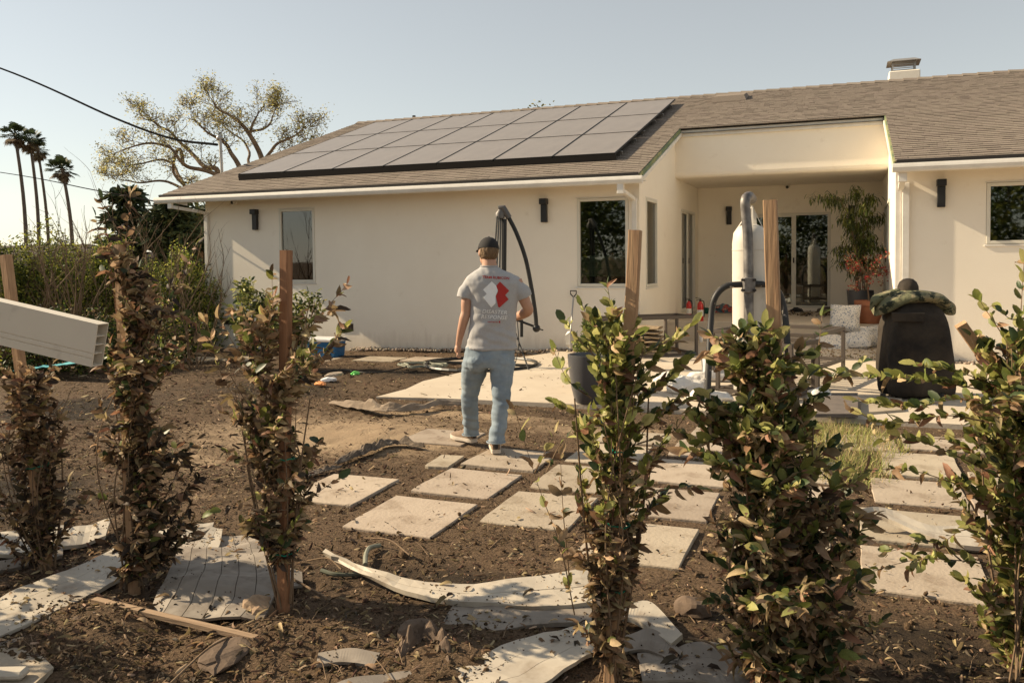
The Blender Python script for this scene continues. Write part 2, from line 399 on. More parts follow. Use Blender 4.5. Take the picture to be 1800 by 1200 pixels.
def batch(name, base, faces, mats4, matl, mi, parent=None, off=None, jitter=0, smooth=False):
    """many copies of one small shape in one mesh; base (V,3), mats4 (n,4,4)"""
    base = np.asarray(base, float); n = len(mats4); V = len(base)
    bh = np.concatenate([base, np.ones((V, 1))], 1)
    co = np.einsum('nij,vj->nvi', mats4, bh)[:, :, :3]
    if jitter: co = co + np.random.normal(0, 1, co.shape)*jitter
    co = co.reshape(-1, 3)
    if off is not None: co = co-np.array(off)
    fs = np.asarray(faces); q = (fs[None]+(np.arange(n)*V)[:, None, None]).reshape(-1, fs.shape[1])
    mis = np.repeat(np.asarray(mi), len(fs))
    me = npmesh(name, co, q, matl, mis, smooth)
    return link(name, me, parent)
def rmats(P, rot, sc):
    """P (n,3), rot (n,3,3), sc (n,3)"""
    n = len(P); m = np.zeros((n, 4, 4)); m[:, :3, :3] = rot*sc[:, None, :]; m[:, :3, 3] = P; m[:, 3, 3] = 1; return m
def rotz_tilt(n, tilt):
    a = np.random.uniform(0, 2*np.pi, n); b = np.random.normal(0, tilt, n); c = np.random.normal(0, tilt, n)
    Rz = np.zeros((n, 3, 3)); Rz[:, 0, 0] = np.cos(a); Rz[:, 0, 1] = -np.sin(a); Rz[:, 1, 0] = np.sin(a); Rz[:, 1, 1] = np.cos(a); Rz[:, 2, 2] = 1
    Rx = np.zeros((n, 3, 3)); Rx[:, 0, 0] = 1; Rx[:, 1, 1] = np.cos(b); Rx[:, 1, 2] = -np.sin(b); Rx[:, 2, 1] = np.sin(b); Rx[:, 2, 2] = np.cos(b)
    Ry = np.zeros((n, 3, 3)); Ry[:, 1, 1] = 1; Ry[:, 0, 0] = np.cos(c); Ry[:, 0, 2] = np.sin(c); Ry[:, 2, 0] = -np.sin(c); Ry[:, 2, 2] = np.cos(c)
    return Rz @ Rx @ Ry
# ---------------------------------------------------------------- patio slab, step and stepping stones
YW = 14.36; XL = -12.55; XC = -3.31; XR2 = 0.70; XE = 7.5; YB = 20.5; YN = 17.60; EZ = 2.96
b = MB()
def slabpoly(b, poly, z0, z1):
    n = len(poly); b.add([(x, y, z1) for x, y in poly]+[(x, y, z0) for x, y in poly], [list(range(n))]+[[i, n+i, n+(i+1) % n, (i+1) % n] for i in range(n)])
pg = [(-5.25, 8.85), (-4.4, 9.0), (-3.4, 9.06), (-2.0, 9.1), (2.2, 9.15), (XE, 9.15), (XE, YW-.1), (XR2+.0, YW-.1), (XR2, 16.7), (XC, 16.7), (XC, YW-.12), (-4.7, YW-.14), (-5.05, 13.2), (-5.3, 12.3), (-5.2, 11.2), (-5.32, 10.2), (-5.2, 9.5)]
slabpoly(b, pg, -.12, .02)
tag(b.build('patio', M['concrete']), 'pale concrete patio slab running up to the house', kind='structure')
b = MB(); b.bb(XC+.0, XR2, 16.7, YB, -.1, .40, .012)
tag(b.build('patio_step', M['concrete']), 'raised concrete landing inside the covered porch', kind='structure')
def paving(x0, y0, w, d, rot=0, z=.012, mt='paver', chip=0):
    b = MB(); n = 0
    jit = lambda: random.uniform(-.008, .008)
    c = [Vector((-w/2+jit(), -d/2+jit(), 0)), Vector((w/2+jit(), -d/2+jit(), 0)), Vector((w/2+jit(), d/2+jit(), 0)), Vector((-w/2+jit(), d/2+jit(), 0))]
    # wobbly outline, one broken corner
    ring = []
    for i in range(4):
        a, q = c[i], c[(i+1) % 4]
        for k in range(6):
            t = k/6; p = a.lerp(q, t)
            if k: p = p+Vector((random.uniform(-.004, .004), random.uniform(-.004, .004), 0))
            ring.append(p)
    ring[0] = ring[0]*random.uniform(.95, .995)
    n = len(ring); r2 = [p*(1-.012) for p in ring]
    tx, ty = random.uniform(-.01, .01), random.uniform(-.01, .01)
    top = [Vector((p.x, p.y, .0+p.x*tx+p.y*ty)) for p in r2]; mid = [Vector((p.x, p.y, -.006+p.x*tx+p.y*ty)) for p in ring]; bot = [Vector((p.x, p.y, -.05)) for p in ring]
    b.add(top+mid+bot, [list(range(n))]+[[n+i, n+(i+1) % n, (i+1) % n, i] for i in range(n)]+[[2*n+i, 2*n+(i+1) % n, n+(i+1) % n, n+i] for i in range(n)])
    me = b.mesh('paving_slab', M[mt])
    o = link('paving_slab', me, GROUND, (x0+w/2, y0+d/2, z+gbase(x0, y0))); o.rotation_euler = (0, 0, rot); return o
SLABS = []
for (x, y, w, d, r) in [(-2.91, 4.47, .61, .70, .0), (-2.90, 5.32, .60, .70, .01), (-2.88, 6.15, .62, .66, -.01), (-3.68, 4.86, .58, .70, .02), (-3.80, 6.78, .62, .58, .02),
    (-2.16, 4.86, .58, .71, .0), (-2.14, 5.70, .58, .72, .01), (-2.14, 6.55, .58, .70, 0), (-1.41, 4.45, .59, .68, 0), (-1.40, 5.30, .58, .69, .01), (-1.41, 6.16, .60, .70, 0), (-1.40, 7.02, .58, .66, 0),
    (-.66, 4.85, .58, .70, 0), (-.66, 5.7, .58, .70, 0), (-.66, 6.5, .58, .70, 0), (-.66, 7.3, .58, .66, .01), (.07, 4.47, .60, .70, 0), (.07, 5.28, .62, .68, .0), (.17, 6.12, .58, .66, .02), (.26, 6.93, .54, .80, 0), (-2.14, 7.35, .6, .5, .03),
    (.78, 4.87, .6, .7, 0), (.78, 5.7, .6, .7, 0), (.84, 6.5, .6, .7, 0), (-.2, 7.75, .6, .6, .02), (.45, 7.9, .6, .6, 0), (-1.35, 7.85, .62, .5, 0),
    (-3.16, 6.02, .2, .4, .1)]:
    paving(x, y, w, d, r); SLABS.append((x, y, w, d))
for (x, y, w, d) in [(-8.0, 12.7, .78, .6), (-7.1, 12.75, .8, .6), (-6.2, 12.8, .78, .6), (-9.2, 12.6, .8, .6), (-5.9, 13.45, .5, .35), (-10.6, 12.4, .8, .6), (-11.6, 12.2, .8, .6)]:
    paving(x, y, w, d, random.uniform(-.03, .03)); SLABS.append((x, y, w, d))
def inslab(x, y):
    if x > -5.2 and y > 9.05: return True
    for (a, b_, w, d) in SLABS:
        if a < x < a+w and b_ < y < b_+d: return True
    return False

# ---------------------------------------------------------------- house
HOUSE = empty('house', (-3, YW, 0), 'single storey cream stucco house with a brown shingle roof and solar array', 'house')
def wallmesh(name, x0, x1, z0, z1, y0, y1, holes, axis='x', mt='stucco', soft=None):
    """wall slab between planes y0 (front) and y1 with rectangular holes [(a0,a1,z0,z1)]"""
    b = MB(); xs = sorted({x0, x1, *[h[0] for h in holes], *[h[1] for h in holes]}); zs = sorted({z0, z1, *[h[2] for h in holes], *[h[3] for h in holes]})
    for i in range(len(xs)-1):
        for j in range(len(zs)-1):
            cx, cz = (xs[i]+xs[i+1])/2, (zs[j]+zs[j+1])/2
            if any(h[0] < cx < h[1] and h[2] < cz < h[3] for h in holes): continue
            if axis == 'x': b.add([(xs[i], y0, zs[j]), (xs[i+1], y0, zs[j]), (xs[i+1], y0, zs[j+1]), (xs[i], y0, zs[j+1])], [[0, 1, 2, 3]])
            else: b.add([(y0, xs[i], zs[j]), (y0, xs[i+1], zs[j]), (y0, xs[i+1], zs[j+1]), (y0, xs[i], zs[j+1])], [[0, 1, 2, 3]])
    for h in holes:
        a0, a1, c0, c1 = h
        for p, q in (((a0, c0), (a1, c0)), ((a1, c0), (a1, c1)), ((a1, c1), (a0, c1)), ((a0, c1), (a0, c0))):
            if axis == 'x': b.add([(p[0], y0, p[1]), (q[0], y0, q[1]), (q[0], y1, q[1]), (p[0], y1, p[1])], [[0, 1, 2, 3]])
            else: b.add([(y0, p[0], p[1]), (y0, q[0], q[1]), (y1, q[0], q[1]), (y1, p[0], p[1])], [[0, 1, 2, 3]])
    return b.build(name, M[mt], HOUSE)
RS = .335
def rz(y): return 3.03+RS*(y-13.85)          # underside of the shingles
w1 = (-10.70, -9.85, 1.22, 2.70); w2 = (-4.42, -3.50, 1.15, 2.69)
wallmesh('wall', XL, XC, -.5, 3.17, YW, YW+.12, [w1, w2])
wr = (1.90, 3.9, 1.79, 2.70)
wallmesh('wall', XR2, XE, -.5, 3.17, YW, YW+.12, [wr])
ws = (14.86, 15.80, 1.12, 2.70); wd = (18.25, 20.0, .46, 2.68)
# side wall of the left wing: rises to the raked roof
def sidewall(X, sgn, holes, y1=YB):
    b = MB(); ys = sorted({YW, y1, YN, *[h[0] for h in holes], *[h[1] for h in holes]})
    for i in range(len(ys)-1):
        ya, yb = ys[i], ys[i+1]; cy = (ya+yb)/2; zs = sorted({-.3, *[h[2] for h in holes], *[h[3] for h in holes], 3.1})
        for j in range(len(zs)-1):
            cz = (zs[j]+zs[j+1])/2
            if any(h[0] < cy < h[1] and h[2] < cz < h[3] for h in holes): continue
            b.add([(X, ya, zs[j]), (X, yb, zs[j]), (X, yb, zs[j+1]), (X, ya, zs[j+1])], [[0, 1, 2, 3]])
        b.add([(X, ya, 3.1), (X, yb, 3.1), (X, yb, rz(yb)), (X, ya, rz(ya))], [[0, 1, 2, 3]])
    for a0, a1, c0, c1 in holes:
        for p, q in (((a0, c0), (a1, c0)), ((a1, c0), (a1, c1)), ((a1, c1), (a0, c1)), ((a0, c1), (a0, c0))):
            b.add([(X, p[0], p[1]), (X, q[0], q[1]), (X-sgn*.1, q[0], q[1]), (X-sgn*.1, p[0], p[1])], [[0, 1, 2, 3]])
    return b.build('wall', M['stucco'], HOUSE)
sidewall(XC, 1, [ws, wd]); sidewall(XR2, -1, [(16.9, 19.4, .46, 2.68)])
# gable end wall at the far left, back wall
b = MB(); YR = 21.6; YK = 29.2
b.add([(XL, YW, -.6), (XL, YK, -.6), (XL, YK, 3.05), (XL, YR, rz(YR)-.05), (XL, YW, 3.15)], [[0, 1, 2, 3, 4]])
b.add([(XL, YK, -.6), (XE, YK, -.6), (XE, YK, 3.05), (XL, YK, 3.05)], [[0, 1, 2, 3]])
b.add([(XE, YW, -.6), (XE, YK, -.6), (XE, YK, 3.05), (XE, YR, rz(YR)-.05), (XE, YW, 3.15)], [[0, 1, 2, 3, 4]])
b.build('wall', M['stucco'], HOUSE)
sl = (-2.12, -.37, .47, 2.63)
wallmesh('wall', XC, XR2, .3, 3.5, YB, YB+.1, [sl])
# porch beam (rounded lower edge) and ceiling
b = MB(); prof = [(YN, rz(YN)+.02), (YN, 3.36), (YN+.012, 3.31), (YN+.045, 3.275), (YN+.10, 3.262), (YB, 3.262)]
for i in range(len(prof)-1):
    (ya, za), (yb, zb) = prof[i], prof[i+1]
    b.add([(XC, ya, za), (XR2, ya, za), (XR2, yb, zb), (XC, yb, zb)], [[0, 1, 2, 3]])
o = b.build('porch_beam', M['stucco'], HOUSE, smooth=True)
# corner post at the front of the right wing return
MB().bb(XR2-.035, XR2+.06, YW-.02, YW+.2, 0, 2.98, .01).build('corner_trim', M['trim'], HOUSE)
# ---- roof
ROOF = MB()
x0, x1 = -13.25, XE+.5
def rquad(b, xa, xb, ya, yb, dz=0): b.add([(xa, ya, rz(ya)+dz), (xb, ya, rz(ya)+dz), (xb, yb, rz(yb)+dz), (xa, yb, rz(yb)+dz)], [[0, 1, 2, 3]])
for dz in (0, -.10):
    rquad(ROOF, x0, -3.2, 13.85, 17.5, dz); rquad(ROOF, .65, x1, 13.85, 17.5, dz); rquad(ROOF, x0, x1, 17.5, YR, dz)
zr = rz(YR)
ROOF.add([(x0, YR, zr), (x1, YR, zr), (x1, 29.7, 2.8), (x0, 29.7, 2.8)], [[0, 1, 2, 3]])
ROOF.add([(x0, 13.85, rz(13.85)), (x0, YR, zr), (x0, YR, zr-.1), (x0, 13.85, rz(13.85)-.1)], [[0, 1, 2, 3]])
ROOFO = ROOF.build('roof', M['roofdeck'], HOUSE)
# shingles: every tab a piece; the largest ones parts of their own
sh = []
EXP = .143
ncourse = int((YR-13.82)/math.cos(math.atan(RS))/EXP*1.0)+1
cy_ = math.cos(math.atan(RS)); sy_ = math.sin(math.atan(RS))
for c in range(ncourse):
    ys = 13.80+c*EXP*cy_
    if ys > YR-.02: break
    x = x0-.02+random.uniform(-.12, 0)
    while x < x1:
        wdt = random.choice([.11, .14, .17, .2, .24, .3]); xa, xb = max(x, x0-.02), min(x+wdt-.004, x1)
        x += wdt
        if xb-xa < .03: continue
        if ys < 17.42:
            if xa >= -3.19 and xb <= .64: continue
            if xa < -3.19 < xb: xb = -3.19
            if xa < .64 < xb and xa > -3.2: xa = .64
        thick = random.choice([.005, .005, .009])
        sh.append((xa, xb, ys, thick))
def shmesh(wd_, t):
    # tab lying along the slope, lower edge thicker
    b = MB(); L = EXP*1.06; h0 = .012+t
    pts = [(0, 0, 0), (wd_, 0, 0), (wd_, L*cy_, L*sy_), (0, L*cy_, L*sy_)]
    n = Vector((0, -sy_, cy_))
    top = [Vector(p)+n*(h0 if i < 2 else .008) for i, p in enumerate(pts)]; bot = [Vector(p) for p in pts]
    b.add(top+bot, [[0, 1, 2, 3], [4, 5, 1, 0], [5, 6, 2, 1], [7, 4, 0, 3]])
    return b
def shsize(s):
    p = Vector(((s[0]+s[1])/2, s[2], rz(s[2]))); v = p-CAM
    if not -10 < (p-CAM).dot(RT)/max(.1, dep(p))*F < 930: return 0
    return (s[1]-s[0])/v.length**2*abs(v.normalized().dot(Vector((0, -sy_, cy_))))
order = sorted(range(len(sh)), key=lambda i: -shsize(sh[i])); own = set(order[:300])
rest = MB(); cache = {}
for i, (xa, xb, ys, th) in enumerate(sh):
    if i in own:
        k = (round(xb-xa, 3), th)
        if k not in cache:
            cache[k] = shmesh(*k).mesh('shingle', M['shingle'])
        link('shingle', cache[k], ROOFO, Vector((xa, ys, rz(ys)+.001))-wl(ROOFO))
    else:
        q = shmesh(xb-xa, th); rest.add([v+Vector((xa, ys, rz(ys)+.001)) for v in q.v], q.f)
tag(rest.build('shingle_field', M['shingle'], ROOFO), kind='stuff')
# ridge caps and left rake caps
rc = MB(); x = x0
while x < x1:
    rc.add([(x, YR-.16, rz(YR-.16)+.03), (x, YR, zr+.055), (x, YR+.16, rz(YR-.16)+.03), (x+.34, YR-.16, rz(YR-.16)+.012), (x+.34, YR, zr+.034), (x+.34, YR+.16, rz(YR-.16)+.012),
            (x, YR-.16, rz(YR-.16)), (x, YR+.16, rz(YR-.16))], [[0, 1, 4, 3], [1, 2, 5, 4], [0, 6, 7, 2, 1]]); x += .3
tag(rc.build('ridge_cap', M['shingle'], ROOFO), kind='stuff')
# edges: black drip strip, gutters, rake boards, green membrane
e = MB()
e.bb(x0, -3.2, 13.79, 13.86, 2.985, 3.045); e.bb(.66, x1, 13.79, 13.86, 2.985, 3.045)
yy = 17.525; e.bb(-3.2, .66, yy, yy+.04, rz(yy)-.035, rz(yy)+.02)
e.build('drip_edge', M['blackgal'], HOUSE)
def gutter(xa, xb, y, zt, h=.125):
    b = MB(); pr = [(0, 0), (-.012, -.03), (-.02, -.06), (-.005, -h+.02), (.01, -h), (.085, -h), (.085, 0), (.075, -.005), (.02, -.01)]
    n = len(pr); b.add([(xa, y+p[0], zt+p[1]) for p in pr]+[(xb, y+p[0], zt+p[1]) for p in pr], [[i, (i+1) % n, n+(i+1) % n, n+i] for i in range(n)]+[list(range(n))[::-1], [n+i for i in range(n)]])
    return b.build('gutter', M['trim'], HOUSE)
gutter(x0-.06, -3.12, 13.72, 2.985); gutter(.60, x1, 13.72, 2.985)
MB().bb(-3.2, .60, 17.55, 17.605, rz(17.5)-.16, rz(17.5)-.035).build('fascia_board', M['trim'], HOUSE)
for xx, s_ in ((-3.185, 1), (.63, -1)):
    b = MB(); yA, yB2 = 13.84, 17.5
    for ya, yb, dz0, dz1, xo, mi in ((yA, yB2, -.16, -.085, 0, 0),):
        xa, xb = xx+s_*0, xx+s_*.03
        b.add([(xa, ya, rz(ya)+dz0), (xb, ya, rz(ya)+dz0), (xb, yb, rz(yb)+dz0), (xa, yb, rz(yb)+dz0), (xa, ya, rz(ya)+dz1), (xb, ya, rz(ya)+dz1), (xb, yb, rz(yb)+dz1), (xa, yb, rz(yb)+dz1)], [[0, 1, 2, 3], [4, 5, 6, 7], [0, 1, 5, 4], [1, 2, 6, 5], [2, 3, 7, 6], [3, 0, 4, 7]])
    b.build('rake_board', M['trim'], HOUSE)
    b = MB(); xa, xb = xx-s_*.01, xx+s_*.012; dz0, dz1 = -.085, .0
    b.add([(xa, yA, rz(yA)+dz0), (xb, yA, rz(yA)+dz0), (xb, yB2, rz(yB2)+dz0), (xa, yB2, rz(yB2)+dz0), (xa, yA, rz(yA)+dz1), (xb, yA, rz(yA)+dz1), (xb, yB2, rz(yB2)+dz1), (xa, yB2, rz(yB2)+dz1)], [[0, 1, 2, 3], [4, 5, 6, 7], [0, 1, 5, 4], [1, 2, 6, 5], [2, 3, 7, 6], [3, 0, 4, 7]])
    b.build('roof_membrane', M['membrane'], HOUSE)
    # soffit overhang block between rake board and wall
# soffits
b = MB(); b.bb(x0+.02, -3.19, 13.80, YW, 2.94, 2.965); b.bb(.64, x1, 13.80, YW, 2.94, 2.965)
b.build('soffit', M['trim'], HOUSE)
b = MB(); b.add([(x0+.01, 13.85, 2.93), (x0+.01, YR, zr-.16), (x0+.01, YR, zr-.02), (x0+.01, 13.85, 3.0)], [[0, 1, 2, 3]]); b.add([(x0+.01, 13.85, 2.93), (XL, 13.85, 2.93), (XL, YR, zr-.16), (x0+.01, YR, zr-.16)], [[0, 1, 2, 3]])
b.add([(x0+.01, 13.84, 2.93), (XL, 13.84, 2.80), (XL, 13.84, 2.95), (x0+.01, 13.84, 2.95)], [[0, 1, 2, 3]])
b.build('rake_soffit', M['trim'], HOUSE)
# downspouts
def downspout(pts, w=.085, d=.055):
    b = MB()
    for i in range(len(pts)-1):
        b.beam(pts[i], pts[i+1], w if abs(Vector(pts[i+1]).x-Vector(pts[i]).x) < .05 else d, d if abs(Vector(pts[i+1]).x-Vector(pts[i]).x) < .05 else w*.8, up=(0, 1, 0) if abs(pts[i+1][2]-pts[i][2]) > .3 else (0, 0, 1), bev=.006)
    return b.build('downspout', M['trim'], HOUSE)
downspout([(-12.93, 13.78, 2.79), (-12.52, 14.1, 2.70), (-12.50, YW-.035, 2.66)])
MB().bb(-12.545, -12.455, YW-.066, YW-.006, -.4, 2.69, .006).build('downspout', M['trim'], HOUSE)
MB().bb(-12.98, -12.88, 13.74, 13.81, 2.75, 2.87, .006).build('downspout', M['trim'], HOUSE)
b = MB(); b.bb(-3.54, -3.43, 13.73, 13.82, 2.70, 2.87, .006); b.beam((-3.46, 13.80, 2.745), (-3.40, YW-.03, 2.64), .08, .065, bev=.006); b.build('downspout', M['trim'], HOUSE)
MB().bb(-3.43, -3.345, YW-.066, YW-.006, 0, 2.66, .006).build('downspout', M['trim'], HOUSE)
b = MB(); b.bb(.68, .80, 13.80, 13.9, 2.72, 2.87, .006); b.beam((.74, 13.86, 2.76), (.745, YW-.04, 2.66), .08, .065); b.build('downspout', M['trim'], HOUSE)
MB().bb(.765, .865, YW-.07, YW-.006, 0, 2.74, .006).build('downspout', M['trim'], HOUSE)
# windows
def window(x0_, x1_, z0_, z1_, Y, kind='plain', mull=None, axis='x', sgn=1):
    """frame + glass + sill, blind and dark room behind"""
    def bx(b, a0, a1, d0, d1, c0, c1, bev=.004):
        if axis == 'x': b.bb(a0, a1, Y+d0, Y+d1, c0, c1, bev)
        else: 
            xa, xb = sorted((Y-sgn*d0, Y-sgn*d1)); b.bb(xa, xb, a0, a1, c0, c1, bev)
    b = MB(); t = .055; g = .004
    bx(b, x0_+g, x0_+t, -.012, .05, z0_+g, z1_-g); bx(b, x1_-t, x1_-g, -.012, .05, z0_+g, z1_-g)
    bx(b, x0_+t, x1_-t, -.012, .05, z1_-t, z1_-g); bx(b, x0_+t, x1_-t, -.012, .05, z0_+g, z0_+t)
    if mull:
        for mx_ in mull: bx(b, mx_-.035, mx_+.035, -.006, .05, z0_+t, z1_-t)
    fr = b.build('window_frame', M['vinyl_frame'], HOUSE)
    b = MB(); bx(b, x0_+t, x1_-t, .028, .032, z0_+t, z1_-t, 0); gl = b.build('pane', M['glass'], fr)
    # dark room
    b = MB(); a0, a1 = x0_-.3, (x1_+.3 if axis == 'y' or x1_ > 0 else min(x1_+.3, XC-.03)); c0, c1 = z0_-.3, z1_+.15; d0, d1 = .13, 2.4
    P = [(a, d, c) for a in (a0, a1) for d in (d0, d1) for c in (c0, c1)]
    P = [((p[0], Y+p[1], p[2]) if axis == 'x' else (Y-sgn*p[1], p[0], p[2])) for p in P]
    b.add(P, [[0, 1, 5, 4][::1], [2, 3, 7, 6], [0, 2, 3, 1], [4, 5, 7, 6], [0, 4, 6, 2], [1, 5, 7, 3]][1:])
    b.build('room_interior', M['interior'], fr)
    if kind == 'blind' or kind == 'halfblind':
        b = MB(); zt = z1_-.06 if kind == 'blind' else z0_+.55
        z = z0_+.07 if kind == 'blind' else z0_+.2
        rot = Matrix.Rotation(R(55), 3, 'X')
        while z < zt:
            if axis == 'x': b.box(((x0_+x1_)/2, Y+.075, z), (x1_-x0_-.12, .05, .003), rot)
            z += .045
        b.build('blind', M['blind'], fr)
    b = MB(); bx(b, x0_-.025, x1_+.025, -.018, -.002, z0_-.03, z0_-.004, .003); bx(b, x0_-.02, x1_+.02, -.008, -.002, z1_+.004, z1_+.018, 0)
    b.build('window_sill', M['trim'], fr)
    return fr
window(*w1, YW, 'blind'); window(*w2, YW, 'halfblind'); window(*wr, YW, mull=[2.92])
window(ws[0], ws[1], ws[2], ws[3], XC, axis='y', sgn=1)
def slider(a0, a1, z0_, z1_, Y, axis, sgn, screen_first=True, split=.5):
    def bx(b, p0, p1, d0, d1, c0, c1, bev=.004):
        if axis == 'x': b.bb(p0, p1, Y+d0, Y+d1, c0, c1, bev)
        else:
            xa, xb = sorted((Y-sgn*d0, Y-sgn*d1)); b.bb(xa, xb, p0, p1, c0, c1, bev)
    b = MB(); t = .06; g = .004
    bx(b, a0+g, a0+t, -.012, .08, z0_+g, z1_-g); bx(b, a1-t, a1-g, -.012, .08, z0_+g, z1_-g); bx(b, a0+t, a1-t, -.012, .08, z1_-t, z1_-g); bx(b, a0+t, a1-t, -.012, .08, z0_+g, z0_+.05)
    am = a0+(a1-a0)*split; bx(b, am-.035, am+.035, .0, .06, z0_+.05, z1_-t)
    fr = b.build('sliding_door', M['vinyl_frame'], HOUSE)
    b = MB(); bx(b, a0+t, am-.035, .045, .05, z0_+.05, z1_-t, 0); b.build('pane', M['glass'], fr)
    b = MB(); bx(b, am+.035, a1-t, .045, .05, z0_+.05, z1_-t, 0); b.build('pane', M['glass'], fr)
    s0, s1 = (a0+t, am-.035) if screen_first else (am+.035, a1-t)
    b = MB(); bx(b, s0, s0+.03, .012, .026, z0_+.05, z1_-t, 0); bx(b, s1-.03, s1, .012, .026, z0_+.05, z1_-t, 0); bx(b, s0+.03, s1-.03, .012, .026, z1_-t-.03, z1_-t, 0); bx(b, s0+.03, s1-.03, .012, .026, z0_+.05, z0_+.08, 0)
    b.build('screen_frame', M['vinyl_frame'], fr)
    b = MB(); bx(b, am-.03, am+.0, -.03, -.012, (z0_+z1_)/2-.06, (z0_+z1_)/2+.06, .004); b.build('door_handle', M['black'], fr)
    b = MB(); d0, d1 = .12, 3.0
    P = [(a, d, c) for a in (a0-.3, a1+.3) for d in (d0, d1) for c in (z0_-.02, z1_+.3)]
    P = [((p[0], Y+p[1], p[2]) if axis == 'x' else (Y-sgn*p[1], p[0], p[2])) for p in P]
    b.add(P, [[2, 3, 7, 6], [0, 2, 3, 1], [4, 5, 7, 6], [0, 4, 6, 2], [1, 5, 7, 3]]); b.build('room_interior', M['interior'], fr)
    return fr
slider(*sl, YB, 'x', 1, True, .56)
slider(wd[0], wd[1], wd[2], wd[3], XC, 'y', 1, True, .5)
slider(16.9, 19.4, .46, 2.68, XR2, 'y', -1, True, .5)
# foundation vents
for (xa, xb, za, zb) in [(-9.35, -9.0, .28, .42), (-12.2, -11.6, .35, .46)]:
    b = MB(); b.bb(xa, xb, YW-.008, YW+.0, za, zb); f = b.build('foundation_vent', mat('vent', (.10, .065, .04), .8), HOUSE)
    b = MB()
    for k in range(5): b.box(((xa+xb)/2, YW-.012, za+.02+k*.026), (xb-xa-.02, .014, .004), Matrix.Rotation(R(40), 3, 'X'))
    b.build('louvre', M['black'], f)
# chimney, ridge vent pipe, roof vent
ch = MB(); ch.bb(.92, 1.62, 23.2, 23.9, 4.6, 6.17, .02); cho = ch.build('chimney', M['stucco'], HOUSE)
b = MB(); zc = 6.17
for sx in (.99, 1.50):
    for syy in (23.35, 23.85): b.bb(sx, sx+.03, syy, syy+.03, zc, zc+.26)
for k in range(5): b.bb(1.02, 1.50, 23.345, 23.36, zc+.03+k*.045, zc+.05+k*.045)
b.bb(.98, 1.56, 23.3, 23.88, zc+.002, zc+.02)
b.add([(.88, 23.2, zc+.24), (1.64, 23.2, zc+.24), (1.64, 24.0, zc+.24), (.88, 24.0, zc+.24), (1.02, 23.36, zc+.32), (1.5, 23.36, zc+.32), (1.5, 23.84, zc+.32), (1.02, 23.84, zc+.32)], [[0, 1, 5, 4], [1, 2, 6, 5], [2, 3, 7, 6], [3, 0, 4, 7], [4, 5, 6, 7], [0, 3, 2, 1]])
b.build('chimney_cap', M['metal_grey'], cho)
b = MB(); b.tube([(-11.8, 22.3, 5.2), (-11.8, 22.3, 5.85)], .05, 10); b.build('vent_pipe', M['black'], HOUSE)
b = MB(); yv = 20.7; b.add([(-3.0, yv-.3, rz(yv-.3)+.02), (-2.2, yv-.3, rz(yv-.3)+.02), (-2.2, yv+.3, rz(yv+.3)+.03), (-3.0, yv+.3, rz(yv+.3)+.03), (-2.95, yv-.25, rz(yv-.25)+.14), (-2.25, yv-.25, rz(yv-.25)+.14), (-2.25, yv+.25, rz(yv+.25)+.10), (-2.95, yv+.25, rz(yv+.25)+.10)], [[0, 1, 5, 4], [1, 2, 6, 5], [2, 3, 7, 6], [3, 0, 4, 7], [4, 5, 6, 7]])
b.build('roof_vent', M['shingle'], HOUSE)
# wall lamps
def sconce(c, nrm, label):
    c = Vector(c); o = empty('wall_lamp', c, label, 'wall lamp', 'black wall lamps on the house')
    b = MB()
    if abs(nrm[1]) > 0:
        b.box(c+Vector((0, -.05, -.03)), (.11, .07, .36), None, .006)
        o1 = b.build('lamp_body', M['black'], o); b = MB(); b.box(c+Vector((0, -.075, .155)), (.13, .14, .10), None, .006); b.build('lamp_head', M['black'], o)
        b = MB(); b.box(c+Vector((0, -.007, 0)), (.09, .012, .3)); b.build('back_plate', M['black'], o)
    return o
for (px, py, Y, lb) in [(451, 386, YW, 'black box wall lamp near the left end of the house, beside the narrow window'), (958, 370, YW, 'black box wall lamp between the umbrella and the large white framed window'), (1282, 379, YB, 'black box wall lamp inside the porch left of the sliding door'), (1497, 378, YB, 'black box wall lamp behind the bamboo in the porch'), (1654, 340, YW, 'black box wall lamp on the right wing striped by sun and shade')]:
    sconce(onY(px, py, Y), (0, -1, 0), lb)
def seccam(p, lb):
    p = Vector(p); o = empty('security_camera', p, lb, 'security camera', 'small security cameras')
    b = MB(); b.lathe(p+Vector((0, 0, .05)), [(.045, 0), (.045, .015), (.02, .02), (.02, .035)], 14); b.build('mount', M['trim'], o)
    b = MB(); a = Vector((-.15, -1, -.25)).normalized(); b.lathe(p-a*.05, [(.03, 0), (.042, .02), (.042, .11), (.036, .12)], 14, a); b.build('housing', M['vinyl_frame'], o, True)
    b = MB(); b.lathe(p+a*.0722, [(.034, 0), (.034, .003)], 14, a); b.build('lens', M['black'], o)
seccam(onY(412, 355, YW-.1), 'small round security camera under the left eave')
seccam(onY(1385, 328, YB-.1), 'small round security camera on the porch back wall near the ceiling')
